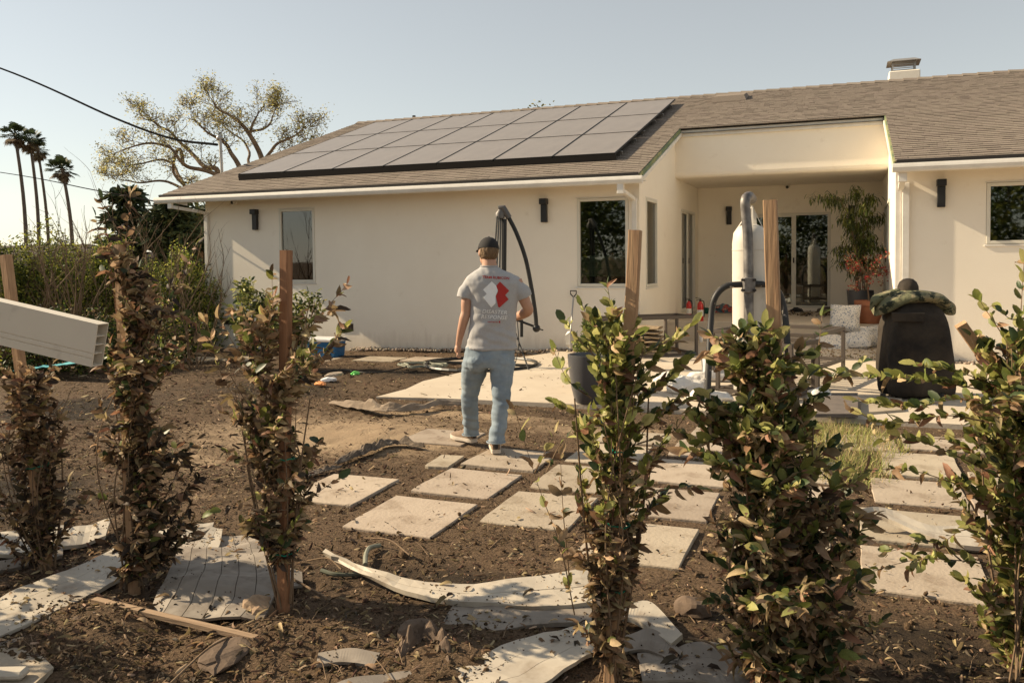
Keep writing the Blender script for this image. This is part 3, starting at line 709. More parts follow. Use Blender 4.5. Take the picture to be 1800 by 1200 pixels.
# meter: solar array
SA = empty('solar_array', (-8, 18, rz(18)+.1), 'large array of dark solar panels in three rows on the roof', 'solar panels')
pw, pl_ = 1.175, 2.0; ax, ay = -12.05, 14.85
n_ = Vector((0, -sy_, cy_)); dv = Vector((0, cy_, sy_))
gme = None
for r_ in range(3):
    for c_ in range(7):
        o_ = Vector((ax+c_*pw, ay, rz(ay)))+dv*(r_*(pl_+.015))+n_*.15
        b = MB(); b.add([(.0, 0, 0), (pw-.015, 0, 0)]+[], [])
        if gme is None:
            b = MB(); q0 = Vector((0, 0, 0)); q = [q0, q0+Vector((pw-.02, 0, 0)), q0+Vector((pw-.02, 0, 0))+dv*(pl_-.005), q0+dv*(pl_-.005)]
            ins = [q[0]+Vector((.012, 0, 0))+dv*.012, q[1]+Vector((-.012, 0, 0))+dv*.012, q[2]+Vector((-.012, 0, 0))-dv*.012, q[3]+Vector((.012, 0, 0))-dv*.012]
            dn = [p-n_*.04 for p in q]; ins2 = [p-n_*.004 for p in ins]
            b.mi = 0; b.add(q+ins+dn+ins2, [[0, 1, 5, 4], [1, 2, 6, 5], [2, 3, 7, 6], [3, 0, 4, 7], [8, 9, 1, 0], [9, 10, 2, 1], [10, 11, 3, 2], [11, 8, 0, 3], [4, 5, 13, 12], [5, 6, 14, 13], [6, 7, 15, 14], [7, 4, 12, 15], [11, 10, 9, 8]])
            b.mi = 1; b.add(ins2, [[0, 1, 2, 3]])
            gme = b.mesh('solar_panel', [M['black'], M['solar']])
        link('solar_panel', gme, SA, o_-SA.location)
for k in range(6):
    b = MB(); s0 = dv*(.35+k*.97+(.15 if k % 2 else 0)); p = Vector((ax-.03, ay, rz(ay)))+s0+n_*.075; b.beam(p, p+Vector((7*pw+.06, 0, 0)), .04, .05, up=n_); b.build('rail', M['alu'], SA)
    for j in range(8):
        b = MB(); q = p+Vector((.1+j*1.16, 0, 0)); b.beam(q-n_*.075, q-n_*.02, .04, .05, up=(1, 0, 0)); b.build('mount', M['alu'], SA)
# skirt under the lower edge
b = MB(); p = Vector((ax, ay-.01, rz(ay)))+n_*.06; b.beam(p, p+Vector((7*pw, 0, 0)), .012, .1, up=n_); b.build('skirt', M['black'], SA)
# mast with weatherhead and cables
ms = onY(391, 306, 16.2); mt_ = onY(387, 245, 16.2)
MS = empty('service_mast', ms, 'grey electrical service mast with weatherhead standing on the left end of the roof', 'mast')
b = MB(); b.tube([ms-Vector((0, 0, .3)), mt_], .035, 10); b.build('mast_pipe', M['metal_grey'], MS, True)
b = MB(); b.ell(mt_+Vector((-.02, 0, .03)), (.075, .075, .07)); b.build('weatherhead', M['metal_grey'], MS, True)
b = MB(); b.lathe(ms-Vector((0, 0, .12)), [(.12, -.1), (.05, .1), (.05, .14)], 12); b.build('roof_flashing', M['black'], MS, True)
b = MB()
for k, (dx, dz) in enumerate(((.12, .1), (.16, -.12), (-.2, -.12))):
    b.tube(smoothpts([mt_+Vector((0, 0, 0)), mt_+Vector((dx*.9, 0, dz*.2-.02)), mt_+Vector((dx, 0, dz)), mt_+Vector((dx*1.02, 0, dz+.06))], 5), .009, 5)
b.build('drip_loop', M['black'], MS)
def cable(pts, r, label):
    b = MB(); b.tube(smoothpts(pts, 10), r, 6); tag(b.build('overhead_cable', M['dullblack']), label, 'cable')
A_ = mt_+Vector((-.1, 0, -.12))
cable([onY(-260, 35, 26), onY(0, 120, 23.5), onY(200, 207, 20.5), onY(300, 243, 18.5), A_], .034, 'thick black overhead cable running down to the roof mast')
b_ = onY(262, 352, 14.2)
cable([onY(-300, 262, 30), onY(0, 303, 24), onY(160, 333, 18.5), onY(262, 352, 14.6), (-13.1, 14.0, 2.83)], .016, 'thin lower cable running from the left to the eave corner')
# ---------------------------------------------------------------- leaves, shrubs, stakes
def leafbase(curl=.25, fold=.35, w=.42, twist=0):
    """unit leaf along +x, 11 verts; faces as quads/tris (tris as degenerate-free lists)"""
    vs = [(0, 0, 0)]
    for t, ww in ((.2, .76), (.5, 1.0), (.82, .7)):
        zc = -curl*t*t; a = twist*t
        for sgn in (-1, 0, 1):
            y = sgn*w*.5*ww; z = zc+abs(sgn)*fold*w*.5*ww
            y, z = y*math.cos(a)-(z-zc)*math.sin(a), zc+y*math.sin(a)+(z-zc)*math.cos(a)
            vs.append((t, y, z))
    vs.append((1, 0, -curl))
    fs = [(0, 2, 1), (0, 3, 2)]
    for r in (1, 4):
        for k in (0, 1): fs += [(r+k, r+k+1, r+k+4), (r+k, r+k+4, r+k+3)]
    fs += [(7, 8, 10), (8, 9, 10)]
    return np.array(vs), np.array(fs)
LB = {'flat': leafbase(.12, .25, .50), 'bent': leafbase(.32, .45, .50, .35), 'curl': leafbase(.7, .8, .46, .9), 'curl2': leafbase(-.5, .7, .44, -1.1)}
LM = ['l_tan', 'l_brown', 'l_dark', 'l_green', 'l_yell', 'l_deep', 'l_rust']
DRY = {'l_tan', 'l_brown', 'l_dark', 'l_rust'}
LMESH = {}
def leafmesh(shape, mt):
    k = (shape, mt)
    if k not in LMESH:
        v, f = LB[shape]; LMESH[k] = npmesh('leaf', v, f, M[mt], smooth=True)
    return LMESH[k]
def orient(d, up):
    d = d.normalized(); y = up.cross(d)
    if y.length < 1e-3: y = Vector((1, 0, 0)).cross(d)
    y.normalize(); z = d.cross(y); return Matrix((( d.x, y.x, z.x), (d.y, y.y, z.y), (d.z, y.z, z.z)))
def pick(pal):
    r = random.random()*sum(pal.values())
    for k, v in pal.items():
        r -= v
        if r <= 0: return k
    return k
def shrub(name, label, base, cat, stems, env, D, ntw, pals, group=None, size=.062, parts=300, extra=(), density=1.0, seed=1, droop=0, dbl=.6):
    """env: [(py, cx, halfwidth_px)] outline at camera depth D; pals(z fraction)->palette; extra: polylines (world) that carry leaves"""
    random.seed(seed)
    root = empty(name, base, label, cat, group)
    E_ = sorted(env)
    def at(py):
        if py <= E_[0][0]: return E_[0][1:]
        for a, b_ in zip(E_, E_[1:]):
            if a[0] <= py <= b_[0]:
                t = (py-a[0])/(b_[0]-a[0]); return (a[1]+(b_[1]-a[1])*t, a[2]+(b_[2]-a[2])*t)
        return E_[-1][1:]
    ppm = F/D; leaves = []; tw = MB()
    def add_leaf(p, d, frac, big=1.0):
        mt = pick(pals(frac)); dry = mt in DRY
        shp = random.choice(['bent', 'curl', 'curl2', 'curl'] if dry else ['flat', 'bent', 'flat'])
        L = size*.84*random.choice((.6, .8, .95, 1.1, 1.35))*random.uniform(.9, 1.1)*big*(0.92 if dry else 1)
        d = Vector(d)+Vector((random.uniform(-.5, .5), random.uniform(-.5, .5), random.uniform(-.3, .4)-(droop+(.45 if dry else 0))*random.random()*1.2))
        up = Vector((random.gauss(-.35, .8), random.gauss(-.15, .8), .6))
        if not dry: d = d+Vector((0, 0, .35))
        mtx = Matrix.Translation(p) @ (orient(d, up) @ Matrix.Diagonal((L, L*random.uniform(.85, 1.25), L))).to_4x4()
        leaves.append((mtx, shp, mt, L))
    def twig(pts, fr, gap=.0135, start=.12, both=True):
        pts = smoothpts(pts, 5); tw.tube(pts, [max(.0012, .0034*(1-i/len(pts))) for i in range(len(pts))], 4, False)
        acc = 0; L = sum((pts[i+1]-pts[i]).length for i in range(len(pts)-1)); s = 0; side = 1
        for i in range(len(pts)-1):
            seg = pts[i+1]-pts[i]; sl_ = seg.length; d = seg.normalized(); acc += sl_; s += sl_
            while acc > gap:
                acc -= gap*random.uniform(.7, 1.2); 
                if s/L < start: continue
                side = -side; lat = d.cross(Vector((random.uniform(-.3, .3), random.uniform(-.3, .3), 1))).normalized()
                p = pts[i]+seg*random.random(); f2 = fr(p) if callable(fr) else fr
                add_leaf(p, d*.8+lat*side*.9, f2)
                if random.random() < dbl: add_leaf(p, d*.8-lat*side*.9, f2)
        add_leaf(pts[-1], (pts[-1]-pts[-2]).normalized()*3, fr(pts[-1]) if callable(fr) else fr)
    zt = atd(E_[0][1], E_[0][0], D).z; zb = atd(E_[-1][1], E_[-1][0], D).z
    frf = lambda p: (p.z-zb)/(zt-zb)
    for j in range(7):
        pa = E_[-1][0]-random.uniform(0, 10); c1 = at(E_[0][0]+(E_[-1][0]-E_[0][0])*random.uniform(.1, .5)); yt_ = E_[0][0]+(E_[-1][0]-E_[0][0])*random.uniform(.05, .5); c2 = at((yt_+E_[-1][0])/2)
        bb_ = base+Vector((random.uniform(-.05, .05), random.uniform(-.05, .05), -.02)); md = atd(c2[0]+random.uniform(-.75, .75)*c2[1], (yt_+E_[-1][0])/2, D)+Vector((-RT.y, RT.x, 0))*random.uniform(-.1, .06); tp_ = atd(c1[0]+random.uniform(-.9, .9)*c1[1], yt_, D)+Vector((-RT.y, RT.x, 0))*random.uniform(-.1, .06)
        tw.tube(smoothpts([bb_, md, tp_], 8), [.0048-.00018*q_ for q_ in range(17)], 5, False)
    for st in stems:
        pts = smoothpts(st, 6); tw.tube(pts, [.007*(1-.6*i/len(pts)) for i in range(len(pts))], 5, False)
    for k in range(int(ntw*.95)):
        u = random.random(); py = E_[0][0]+(E_[-1][0]-E_[0][0])*u
        cx, hw = at(py)
        # end point inside outline, start lower near the axis
        a = random.uniform(0, 2*math.pi); rr = math.sqrt(random.random())*(.74+1.0*noise.noise(Vector((math.cos(a)*1.5, py*.017, seed)))+.35*random.random()**2); w = hw*1.2/ppm
        c = atd(cx, py, D); e = c+RT*(math.cos(a)*rr*w)+Vector((-RT.y, RT.x, 0))*(math.sin(a)*rr*min(w, .34))
        py0 = min(E_[-1][0], py+random.uniform(40, 150)); c0 = at(py0); s = atd(c0[0], py0, D)+RT*random.uniform(-.3, .3)*c0[1]/ppm*.5
        mid = s.lerp(e, .55)+Vector((random.uniform(-.03, .03), random.uniform(-.03, .03), random.uniform(-.02, .03)))
        twig([s, mid, e], frf)
    for pl, fr, gap in extra: twig(pl, fr if fr is not None else frf, gap, .12)
    st_o = tw.build('stems', M['twig'], root)
    # the leaves that show largest are parts of their own
    def score(l):
        p = l[0].translation; v = p-CAM; n = (l[0].to_3x3() @ Vector((0, 0, 1))).normalized()
        return l[3]**2/max(.5, v.length)**2*(.35+abs(n.dot(v.normalized())))*(1.0-.9*max(0, dep(p)-D+.05))
    o = sorted(range(len(leaves)), key=lambda i: -score(leaves[i])); own = o[:parts]; oth = o[parts:]
    B = wl(root)
    for i in own:
        mtx, shp, mt, L = leaves[i]; ob = link('leaf', leafmesh(shp, mt), root); ob.matrix_basis = Matrix.Translation(-B) @ mtx
    if oth:
        vs = []; fs = []; mi = []; off = 0
        for i in oth:
            mtx, shp, mt, L = leaves[i]; v, f = LB[shp]; A = np.array(mtx)
            vs.append(v @ A[:3, :3].T + A[:3, 3]-np.array(B)); fs.append(f+off); mi += [LM.index(mt)]*len(f); off += len(v)
        me = npmesh('foliage', np.concatenate(vs), np.concatenate(fs), [M[x] for x in LM], mi, True)
        tag(link('foliage', me, root), kind='stuff')
    return root
def stake(base, top, label, w=.042, mt='wood', ties=(), depth_pt=None):
    base = Vector(base); top = Vector(top)
    o = empty('wooden_stake', base, label, 'stake', 'wooden stakes along the burnt hedge')
    b = MB(); d = (top-base).normalized(); up = Vector((0, -1, .0)); K = 9
    r = d.cross(up).normalized(); u = r.cross(d).normalized(); rs = []
    for i in range(K+1):
        t = i/K; c = base.lerp(top, t)+r*.004*noise.noise(Vector((t*3, base.x, 1)))+u*.004*noise.noise(Vector((t*3, base.x, 5))); ring = []
        for sx, sy in ((-1, -1), (-.9, -1), (.9, -1), (1, -1), (1, -.9), (1, .9), (1, 1), (.9, 1), (-.9, 1), (-1, 1), (-1, .9), (-1, -.9)):
            q = .94 if abs(sx) == 1 and abs(sy) == 1 else 1
            ring.append(c+r*sx*w/2*q+u*sy*w/2*q)
        rs.append(ring)
    b.rings(rs).build('post', M[mt], o)
    for t in ties:
        p = base.lerp(top, t); b = MB(); n = 14
        b.tube([p+r*math.cos(2*math.pi*k/n)*.045+u*math.sin(2*math.pi*k/n)*.042+d*.004*math.sin(k*2.3) for k in range(n+1)], .0035, 5, False, 1)
        b.tube([p+u*-.04+r*.01, p+u*-.055+r*.03-d*.01, p+u*-.06+r*.045+d*.01], .003, 4); b.build('tie', M['tie'], o)
    return o
D1, D2, D3, D4, D5, D6 = 4.35, 4.15, 3.92, 3.42, 3.34, 3.40
def gd(px, py): return gnd(px, py, .0)
def sk(bx, by, tx, ty, label, **k):
    bp = gd(bx, by); D = dep(bp); return stake(bp-Vector((0, 0, .05)), atd(tx, ty, D), label, **k), D
s1, D1 = sk(85, 1005, 10, 448, 'weathered leaning stake at the far left edge, with the white rail leaning on it', ties=(.35,), w=.045)
s2, D2 = sk(236, 1045, 210, 430, 'stake inside the brown shrub just right of the white rail', ties=(.62, .3), w=.042)
s3, D3 = sk(497, 1085, 503, 440, 'reddish stake left of the man, with a wilted shrub tied to it', mt='wood_red', ties=(.66, .45, .2), w=.044)
s4, D4 = sk(1072, 1190, 1117, 405, 'tall leaning stake right of the man, with green tape ties', ties=(.22, .36, .52, .68), w=.046)
s5, D5 = sk(1383, 1215, 1354, 352, 'tallest stake, standing in front of the punching bag stand', ties=(.42, .3), w=.05)
s6, _d = sk(2120, 1150, 1688, 570, 'short tilted stake at the right edge, in front of the bright right wing wall', ties=(.3,), w=.045); D6 = 3.40
def P_(pts, D): return [atd(x, y, D+dd) for x, y, dd in pts]
brownish = lambda f: {'l_tan': 1.5*max(.25, f), 'l_brown': 3, 'l_dark': 3.6*(1.15-f), 'l_rust': 1.0, 'l_green': .15}
def pal2(f):
    return {'l_tan': 1.3+1.4*f, 'l_brown': 2.5, 'l_dark': 4.0*(1.1-f), 'l_green': .9 if .45 < f < .8 else .25, 'l_deep': .9 if f > .45 else .5, 'l_rust': 1.2}
def pal3(f): return {'l_tan': 2.4+1.2*f, 'l_brown': 2.0, 'l_dark': 1.8*(1-f), 'l_green': .3+.6*f, 'l_yell': .25, 'l_deep': .4, 'l_rust': .8}
def pal4(f):
    if f > .58: return {'l_green': 3, 'l_yell': 2.6, 'l_deep': 1.3, 'l_rust': .6, 'l_tan': .8}
    if f > .4: return {'l_green': 1.6, 'l_yell': 1, 'l_deep': 1.4, 'l_rust': 1, 'l_brown': 1.3, 'l_tan': 1.4}
    return {'l_brown': 2.4, 'l_tan': 3.0, 'l_dark': 1.3, 'l_deep': .4, 'l_rust': .7, 'l_green': .2}
def pal5(f):
    if f > .55: return {'l_green': 2.6, 'l_yell': 2.2, 'l_deep': 2.2, 'l_rust': 1.6, 'l_tan': 1.3, 'l_brown': .6}
    return {'l_deep': 1.9, 'l_green': 1.0, 'l_brown': 2.0, 'l_tan': 2.4, 'l_rust': 1.2, 'l_yell': .5, 'l_dark': .7}
def pal6(f): return {'l_green': 3.2, 'l_yell': 2.4, 'l_deep': 1.4, 'l_rust': 1.5, 'l_tan': .9}
G_ = 'half burnt hedge shrubs tied to stakes'; inst_leaves_later = []
shrub('hedge_shrub', 'scorched dark brown shrub at the left edge below the white rail', gd(80, 1010), 'shrub', [P_([(85, 1000, 0), (70, 820, 0), (50, 690, .05)], D1), P_([(95, 1000, 0), (110, 850, .05), (100, 720, 0)], D1)],
      [(620, 40, 60), (680, 55, 75), (760, 55, 85), (850, 62, 80), (940, 65, 60), (985, 75, 25)], D1, 62, brownish, G_, seed=11, size=.06)
shrub('hedge_shrub', 'dead brown shrub with tall dry sprigs just right of the white rail', gd(236, 1040), 'shrub', [P_([(235, 1030, 0), (225, 800, 0), (205, 560, .05), (190, 430, 0)], D2), P_([(245, 1030, 0), (260, 850, .05), (250, 650, 0)], D2)],
      [(440, 212, 16), (490, 228, 36), (560, 245, 50), (640, 235, 66), (700, 232, 66), (780, 240, 76), (860, 255, 84), (930, 258, 74), (985, 245, 50), (1010, 238, 26)], D2, 125, pal2, G_, seed=12, size=.062,
      extra=[(P_([(205, 480, 0), (190, 420, 0), (178, 350, 0)], D2), .2, .03), (P_([(200, 470, 0), (176, 420, 0), (168, 380, 0)], D2), .15, .035), (P_([(222, 480, 0), (222, 420, 0), (230, 340, 0)], D2), .15, .024),
             (P_([(215, 565, -.05), (265, 545, -.1), (330, 560, -.1), (352, 600, -.1)], D2), .3, .02), (P_([(270, 600, 0), (300, 530, 0), (345, 430, 0)], D2), .25, .03), (P_([(240, 600, 0), (290, 545, .1), (300, 500, .1)], D2), .6, .03),
             (P_([(260, 700, 0), (300, 650, 0), (345, 620, 0)], D2), .3, .03), (P_([(260, 830, 0), (310, 800, 0), (345, 830, 0)], D2), .2, .025), (P_([(245, 900, 0), (300, 880, 0), (340, 850, 0)], D2), .1, .025)])
shrub('hedge_shrub', 'wilted tan leaved shrub tied to the reddish stake left of the man', gd(497, 1080), 'shrub', [P_([(497, 1060, 0), (480, 800, 0), (470, 560, 0)], D3), P_([(510, 1060, 0), (525, 850, 0), (545, 700, 0)], D3), P_([(488, 1060, 0), (440, 850, 0), (425, 700, 0)], D3)],
      [(520, 490, 25), (570, 480, 90), (640, 465, 112), (700, 465, 108), (760, 478, 98), (820, 478, 86), (870, 490, 62), (930, 492, 30), (990, 495, 16)], D3, 74, pal3, G_, seed=13, size=.062,
      extra=[(P_([(500, 640, 0), (535, 580, -.02), (570, 545, -.03), (610, 500, -.05)], D3), .95, .018), (P_([(500, 620, 0), (550, 570, 0), (590, 545, 0)], D3), .8, .02), (P_([(490, 560, 0), (480, 530, 0), (478, 480, 0)], D3), .6, .035), (P_([(450, 760, 0), (390, 660, 0), (362, 560, 0)], D3), .7, .03),
             (P_([(470, 700, 0), (420, 620, 0), (385, 560, 0)], D3), .7, .03), (P_([(500, 900, 0), (550, 870, -.05), (595, 840, -.05)], D3), .1, .035), (P_([(500, 820, 0), (450, 870, 0), (375, 900, 0)], D3), .15, .045), (P_([(500, 680, 0), (545, 640, 0), (590, 600, 0)], D3), .7, .04)])
shrub('hedge_shrub', 'shrub green above and withered below, tied to the tall stake right of the man', gd(1072, 1185), 'shrub', [P_([(1075, 1180, 0), (1085, 900, 0), (1085, 620, 0)], D4), P_([(1085, 1180, 0), (1130, 900, 0), (1140, 700, 0)], D4), P_([(1060, 1180, 0), (1030, 950, 0), (1010, 700, 0)], D4)],
      [(545, 1078, 20), (590, 1085, 75), (640, 1085, 98), (700, 1090, 95), (760, 1085, 88), (830, 1085, 78), (900, 1085, 66), (980, 1072, 54), (1060, 1058, 54), (1120, 1056, 34), (1160, 1066, 14)], D4, 96, pal4, G_, seed=14, size=.060,
      extra=[(P_([(1100, 660, 0), (1150, 630, 0), (1218, 570, 0)], D4), 1, .015), (P_([(1100, 640, 0), (1150, 610, 0), (1195, 590, .05)], D4), 1, .018), (P_([(1080, 600, 0), (1075, 550, 0), (1068, 502, 0)], D4), 1, .028), (P_([(1070, 600, 0), (1040, 570, 0), (1024, 538, 0)], D4), 1, .022), (P_([(1060, 640, 0), (1020, 600, 0), (992, 565, 0)], D4), 1, .03),
             (P_([(1040, 700, 0), (1000, 670, 0), (975, 620, 0)], D4), 1, .025), (P_([(1110, 880, 0), (1180, 858, -.05), (1230, 860, -.05)], D4), .9, .022), (P_([(1120, 760, 0), (1180, 720, 0), (1245, 690, 0)], D4), .9, .02), (P_([(1120, 780, 0), (1180, 760, 0), (1205, 730, 0)], D4), .9, .03),
             (P_([(1010, 1080, 0), (985, 960, -.05), (945, 850, -.08), (905, 720, -.1)], D4), .45, .07), (P_([(960, 830, -.05), (985, 780, -.05), (1010, 760, -.05)], D4), .5, .05), (P_([(940, 830, -.08), (960, 790, -.08), (975, 760, -.08)], D4), .5, .05), (P_([(1000, 1010, 0), (990, 900, 0), (985, 800, 0)], D4), .3, .05)])
shrub('hedge_shrub', 'densest shrub, dark green and brown, in front of the punching bag', gd(1383, 1200), 'shrub', [P_([(1385, 1190, 0), (1370, 900, 0), (1350, 640, 0)], D5), P_([(1395, 1190, 0), (1420, 950, 0), (1430, 750, 0)], D5), P_([(1370, 1190, 0), (1320, 950, 0), (1310, 760, 0)], D5)],
      [(572, 1335, 36), (610, 1338, 74), (660, 1350, 88), (720, 1350, 98), (790, 1358, 112), (860, 1366, 126), (940, 1374, 132), (1020, 1378, 126), (1100, 1375, 104), (1170, 1380, 90), (1210, 1384, 70)], D5, 330, pal5, G_, seed=15, size=.062,
      extra=[(P_([(1320, 660, 0), (1290, 610, 0), (1250, 590, -.02)], D5), .9, .016), (P_([(1330, 690, 0), (1290, 650, 0), (1262, 640, 0)], D5), .9, .02), (P_([(1400, 760, 0), (1440, 690, 0), (1510, 640, 0)], D5), 1, .02), (P_([(1420, 900, 0), (1470, 870, 0), (1520, 830, 0)], D5), 1, .02), (P_([(1320, 800, 0), (1270, 770, 0), (1215, 790, -.03)], D5), .8, .02),
             (P_([(1320, 740, 0), (1270, 720, 0), (1195, 690, 0)], D5), .8, .018), (P_([(1400, 830, 0), (1450, 800, 0), (1485, 785, 0)], D5), 1, .02), (P_([(1430, 1000, 0), (1480, 985, 0), (1520, 1010, 0)], D5), .8, .02), (P_([(1440, 1100, 0), (1500, 1080, 0), (1530, 1100, 0)], D5), .5, .025), (P_([(1430, 640, 0), (1440, 600, 0), (1445, 555, .1)], D5), 1, .04)])
shrub('hedge_shrub', 'loose bright green shrub at the right edge with long side branches', gd(1790, 1195), 'shrub', [P_([(1790, 1190, 0), (1780, 900, 0), (1770, 600, 0)], D6), P_([(1800, 1190, 0), (1830, 900, 0), (1830, 650, 0)], D6), P_([(1780, 1190, 0), (1740, 980, 0), (1725, 800, 0)], D6)],
      [(555, 1790, 44), (620, 1800, 84), (690, 1800, 105), (760, 1800, 110), (840, 1800, 105), (920, 1795, 90), (1000, 1800, 78), (1080, 1800, 70), (1160, 1800, 55), (1200, 1795, 40)], D6, 180, pal6, G_, seed=16, size=.062,
      extra=[(P_([(1790, 700, 0), (1700, 680, -.02), (1600, 665, -.04), (1470, 660, -.05), (1400, 655, -.05)], D6), 1, .015), (P_([(1780, 690, 0), (1690, 655, 0), (1610, 640, 0)], D6), 1, .017), (P_([(1780, 730, 0), (1700, 700, .05), (1600, 715, .05), (1510, 705, .05)], D6), 1, .017), (P_([(1730, 740, 0), (1660, 730, 0), (1560, 745, 0), (1500, 720, 0)], D6), 1, .018),
             (P_([(1760, 840, 0), (1680, 800, -.05), (1600, 770, -.05), (1555, 775, -.05)], D6), .8, .022), (P_([(1750, 880, 0), (1680, 850, 0), (1590, 825, 0), (1480, 830, 0)], D6), .8, .03), (P_([(1780, 1000, -.05), (1690, 985, -.05), (1600, 985, -.05), (1470, 1025, -.05)], D6), .8, .035), (P_([(1690, 985, -.05), (1640, 950, -.05), (1560, 970, -.05)], D6), .3, .025),
             (P_([(1760, 960, 0), (1700, 930, 0), (1650, 960, 0), (1600, 1000, 0)], D6), .9, .02), (P_([(1770, 600, 0), (1750, 570, 0), (1722, 528, 0)], D6), 1, .035), (P_([(1790, 620, 0), (1795, 540, 0), (1800, 460, 0)], D6), 1, .03), (P_([(1760, 660, 0), (1720, 620, 0), (1705, 590, 0)], D6), .9, .04), (P_([(1800, 560, 0), (1775, 560, 0), (1755, 540, 0)], D6), 1, .03)])
# unseen shrubs added beyond the left edge to throw shade on the foreground
for k, (x_, y_, h_) in enumerate(((-5.0, 3.0, 1.55), (-5.9, 3.15, 1.6), (-4.75, 2.35, 1.35), (-5.7, 2.2, 1.6), (-6.8, 2.9, 1.7), (-6.7, 2.0, 1.7))):
    o_ = empty('hedge_shrub', (x_, y_, 0), 'unseen scorched shrub added for shade beyond the left edge, '+['nearest to the frame', 'next in the row', 'close to the viewpoint', 'second near the viewpoint', 'fifth out', 'farthest out'][k], 'shrub', G_)
    MB().tube([(x_, y_, -.05), (x_+.03, y_, h_)], [.02, .008], 6).build('stem', M['twig'], o_)
    inst_leaves_later.append((o_, x_, y_, h_))
# ---------------------------------------------------------------- general foliage masses and trees
def inst_leaves(name, pts, size, mats_, weights, parent, shape='flat', tilt=.9, kind='stuff', elong=1.0, dirs=None):
    pts = np.asarray(pts); n = len(pts)
    rot = rotz_tilt(n, tilt); s = np.random.uniform(.6, 1.3, n)*size; sc = np.stack([s*elong, s, s], 1)
    mi = np.random.choice(len(mats_), n, p=np.array(weights)/sum(weights))
    v, f = LB[shape]
    o = batch(name, v, f, rmats(pts, rot, sc), [M[x] for x in mats_], mi, parent, wl(parent) if parent else None)
    if kind: tag(o, kind=kind)
    return o
def clump_pts(c, r, n, seed, squash=1.0, clumps=14, fill=.55):
    rs = np.random.RandomState(seed); c = np.array(c); r = np.array(r); cc = []
    for k in range(clumps):
        d = rs.normal(size=3); d /= np.linalg.norm(d); cc.append(c+d*r*rs.uniform(.35, .95))
    out = []
    for k in range(n):
        q = cc[rs.randint(clumps)]; d = rs.normal(size=3); d /= np.linalg.norm(d)
        out.append(q+d*r*fill*rs.uniform(.5, 1)**.5*rs.uniform(.6, 1.1))
    out = np.array(out); out[:, 2] = np.maximum(out[:, 2], .03-abs(rs.normal(size=n))*.02+gbase(float(c[0]), float(c[1])))
    return out
for o_, x_, y_, h_ in inst_leaves_later: inst_leaves('foliage', clump_pts((x_, y_, h_*.55), (.3, .3, h_*.48), 750, int(h_*100+x_*10) % 999+3, clumps=20, fill=.35), .07, ('l_brown', 'l_dark', 'l_tan'), (2, 1, 1), o_, shape='bent')
M['h_yel'] = leafm('hedge_yellow', (.36, .36, .07), (.24, .26, .045), .45, .5)
M['h_grn'] = leafm('hedge_green', (.13, .16, .035), (.08, .11, .025), .4, .5)
M['h_dk'] = leafm('hedge_deep', (.045, .065, .02), (.03, .045, .015), .25, .5)
def bush(c, r, n, label, seed, size=.05, mats_=('h_yel', 'h_grn', 'h_dk'), wts=(3, 2.5, 1.5), name='hedge_bush', cat='bush', group='hedge bushes beyond the yard on the left', stems=9, **k):
    c = Vector(c); o = empty(name, (c.x, c.y, gbase(c.x, c.y)), label, cat, group)
    inst_leaves('foliage', clump_pts(c, r, n, seed, **k), size, mats_, wts, o, elong=1.2)
    random.seed(seed); b = MB()
    for j in range(stems):
        a = random.uniform(0, 6.28); e = c+Vector((math.cos(a)*r[0]*.8, math.sin(a)*r[1]*.8, r[2]*random.uniform(.2, .9)))
        s = Vector((c.x+random.uniform(-.1, .1), c.y, gbase(c.x, c.y))); b.tube([s, s.lerp(e, .5)+Vector((0, 0, .1)), e], [.018, .012, .005], 5, False)
    b.build('stems', M['twig'], o); return o
hb = []
_names = ['against the house corner, brightest of the hedge', 'second from the house corner', 'third from the house corner, behind the dry branch tips', 'fourth from the house corner', 'in the middle of the hedge behind the tall dry sprigs', 'behind the bare branching shrub', 'above the middle of the white rail', 'above the left half of the white rail', 'near the leaning stake at the far left', 'cut by the left edge of the photo']
for k in range(10):
    px = 348-k*42; hb.append((px, 17.6-.12*k+(.4 if k % 2 else 0), .72, 2.28+.17*math.sin(k*2.3), 'yellow green hedge bush '+_names[k]))
for k, (px, D_, h_, nm) in enumerate([(322, 15.2, .95, 'in front of the hedge near the left downspout'), (262, 14.4, 1.15, 'under the curled dry branch'), (205, 13.8, 1.0, 'between the white rail end and the dry shrub'), (140, 13.6, 1.1, 'hidden mostly behind the white rail end'), (70, 13.4, 1.2, 'behind the middle of the white rail'), (10, 13.2, 1.15, 'behind the left end of the white rail')]):
    hb.append((px, D_, .62, h_, 'low shaded bush '+nm))
for i, (px, D_, r_, h_, lb) in enumerate(hb):
    c_ = atd(px, 500, D_); low = h_ < 1.3
    bush((c_.x, c_.y, h_*.5-.2), (r_, r_*.9, h_*.55), 5200 if not low else 2600, lb, 100+i, .055, ('h_yel', 'h_grn', 'h_dk') if not low else ('h_yel', 'h_grn', 'h_dk', 'l_brown'), (3.2, 2.3, 1.2) if not low else (.8, 2, 2.5, 1.5), clumps=26, fill=.36)
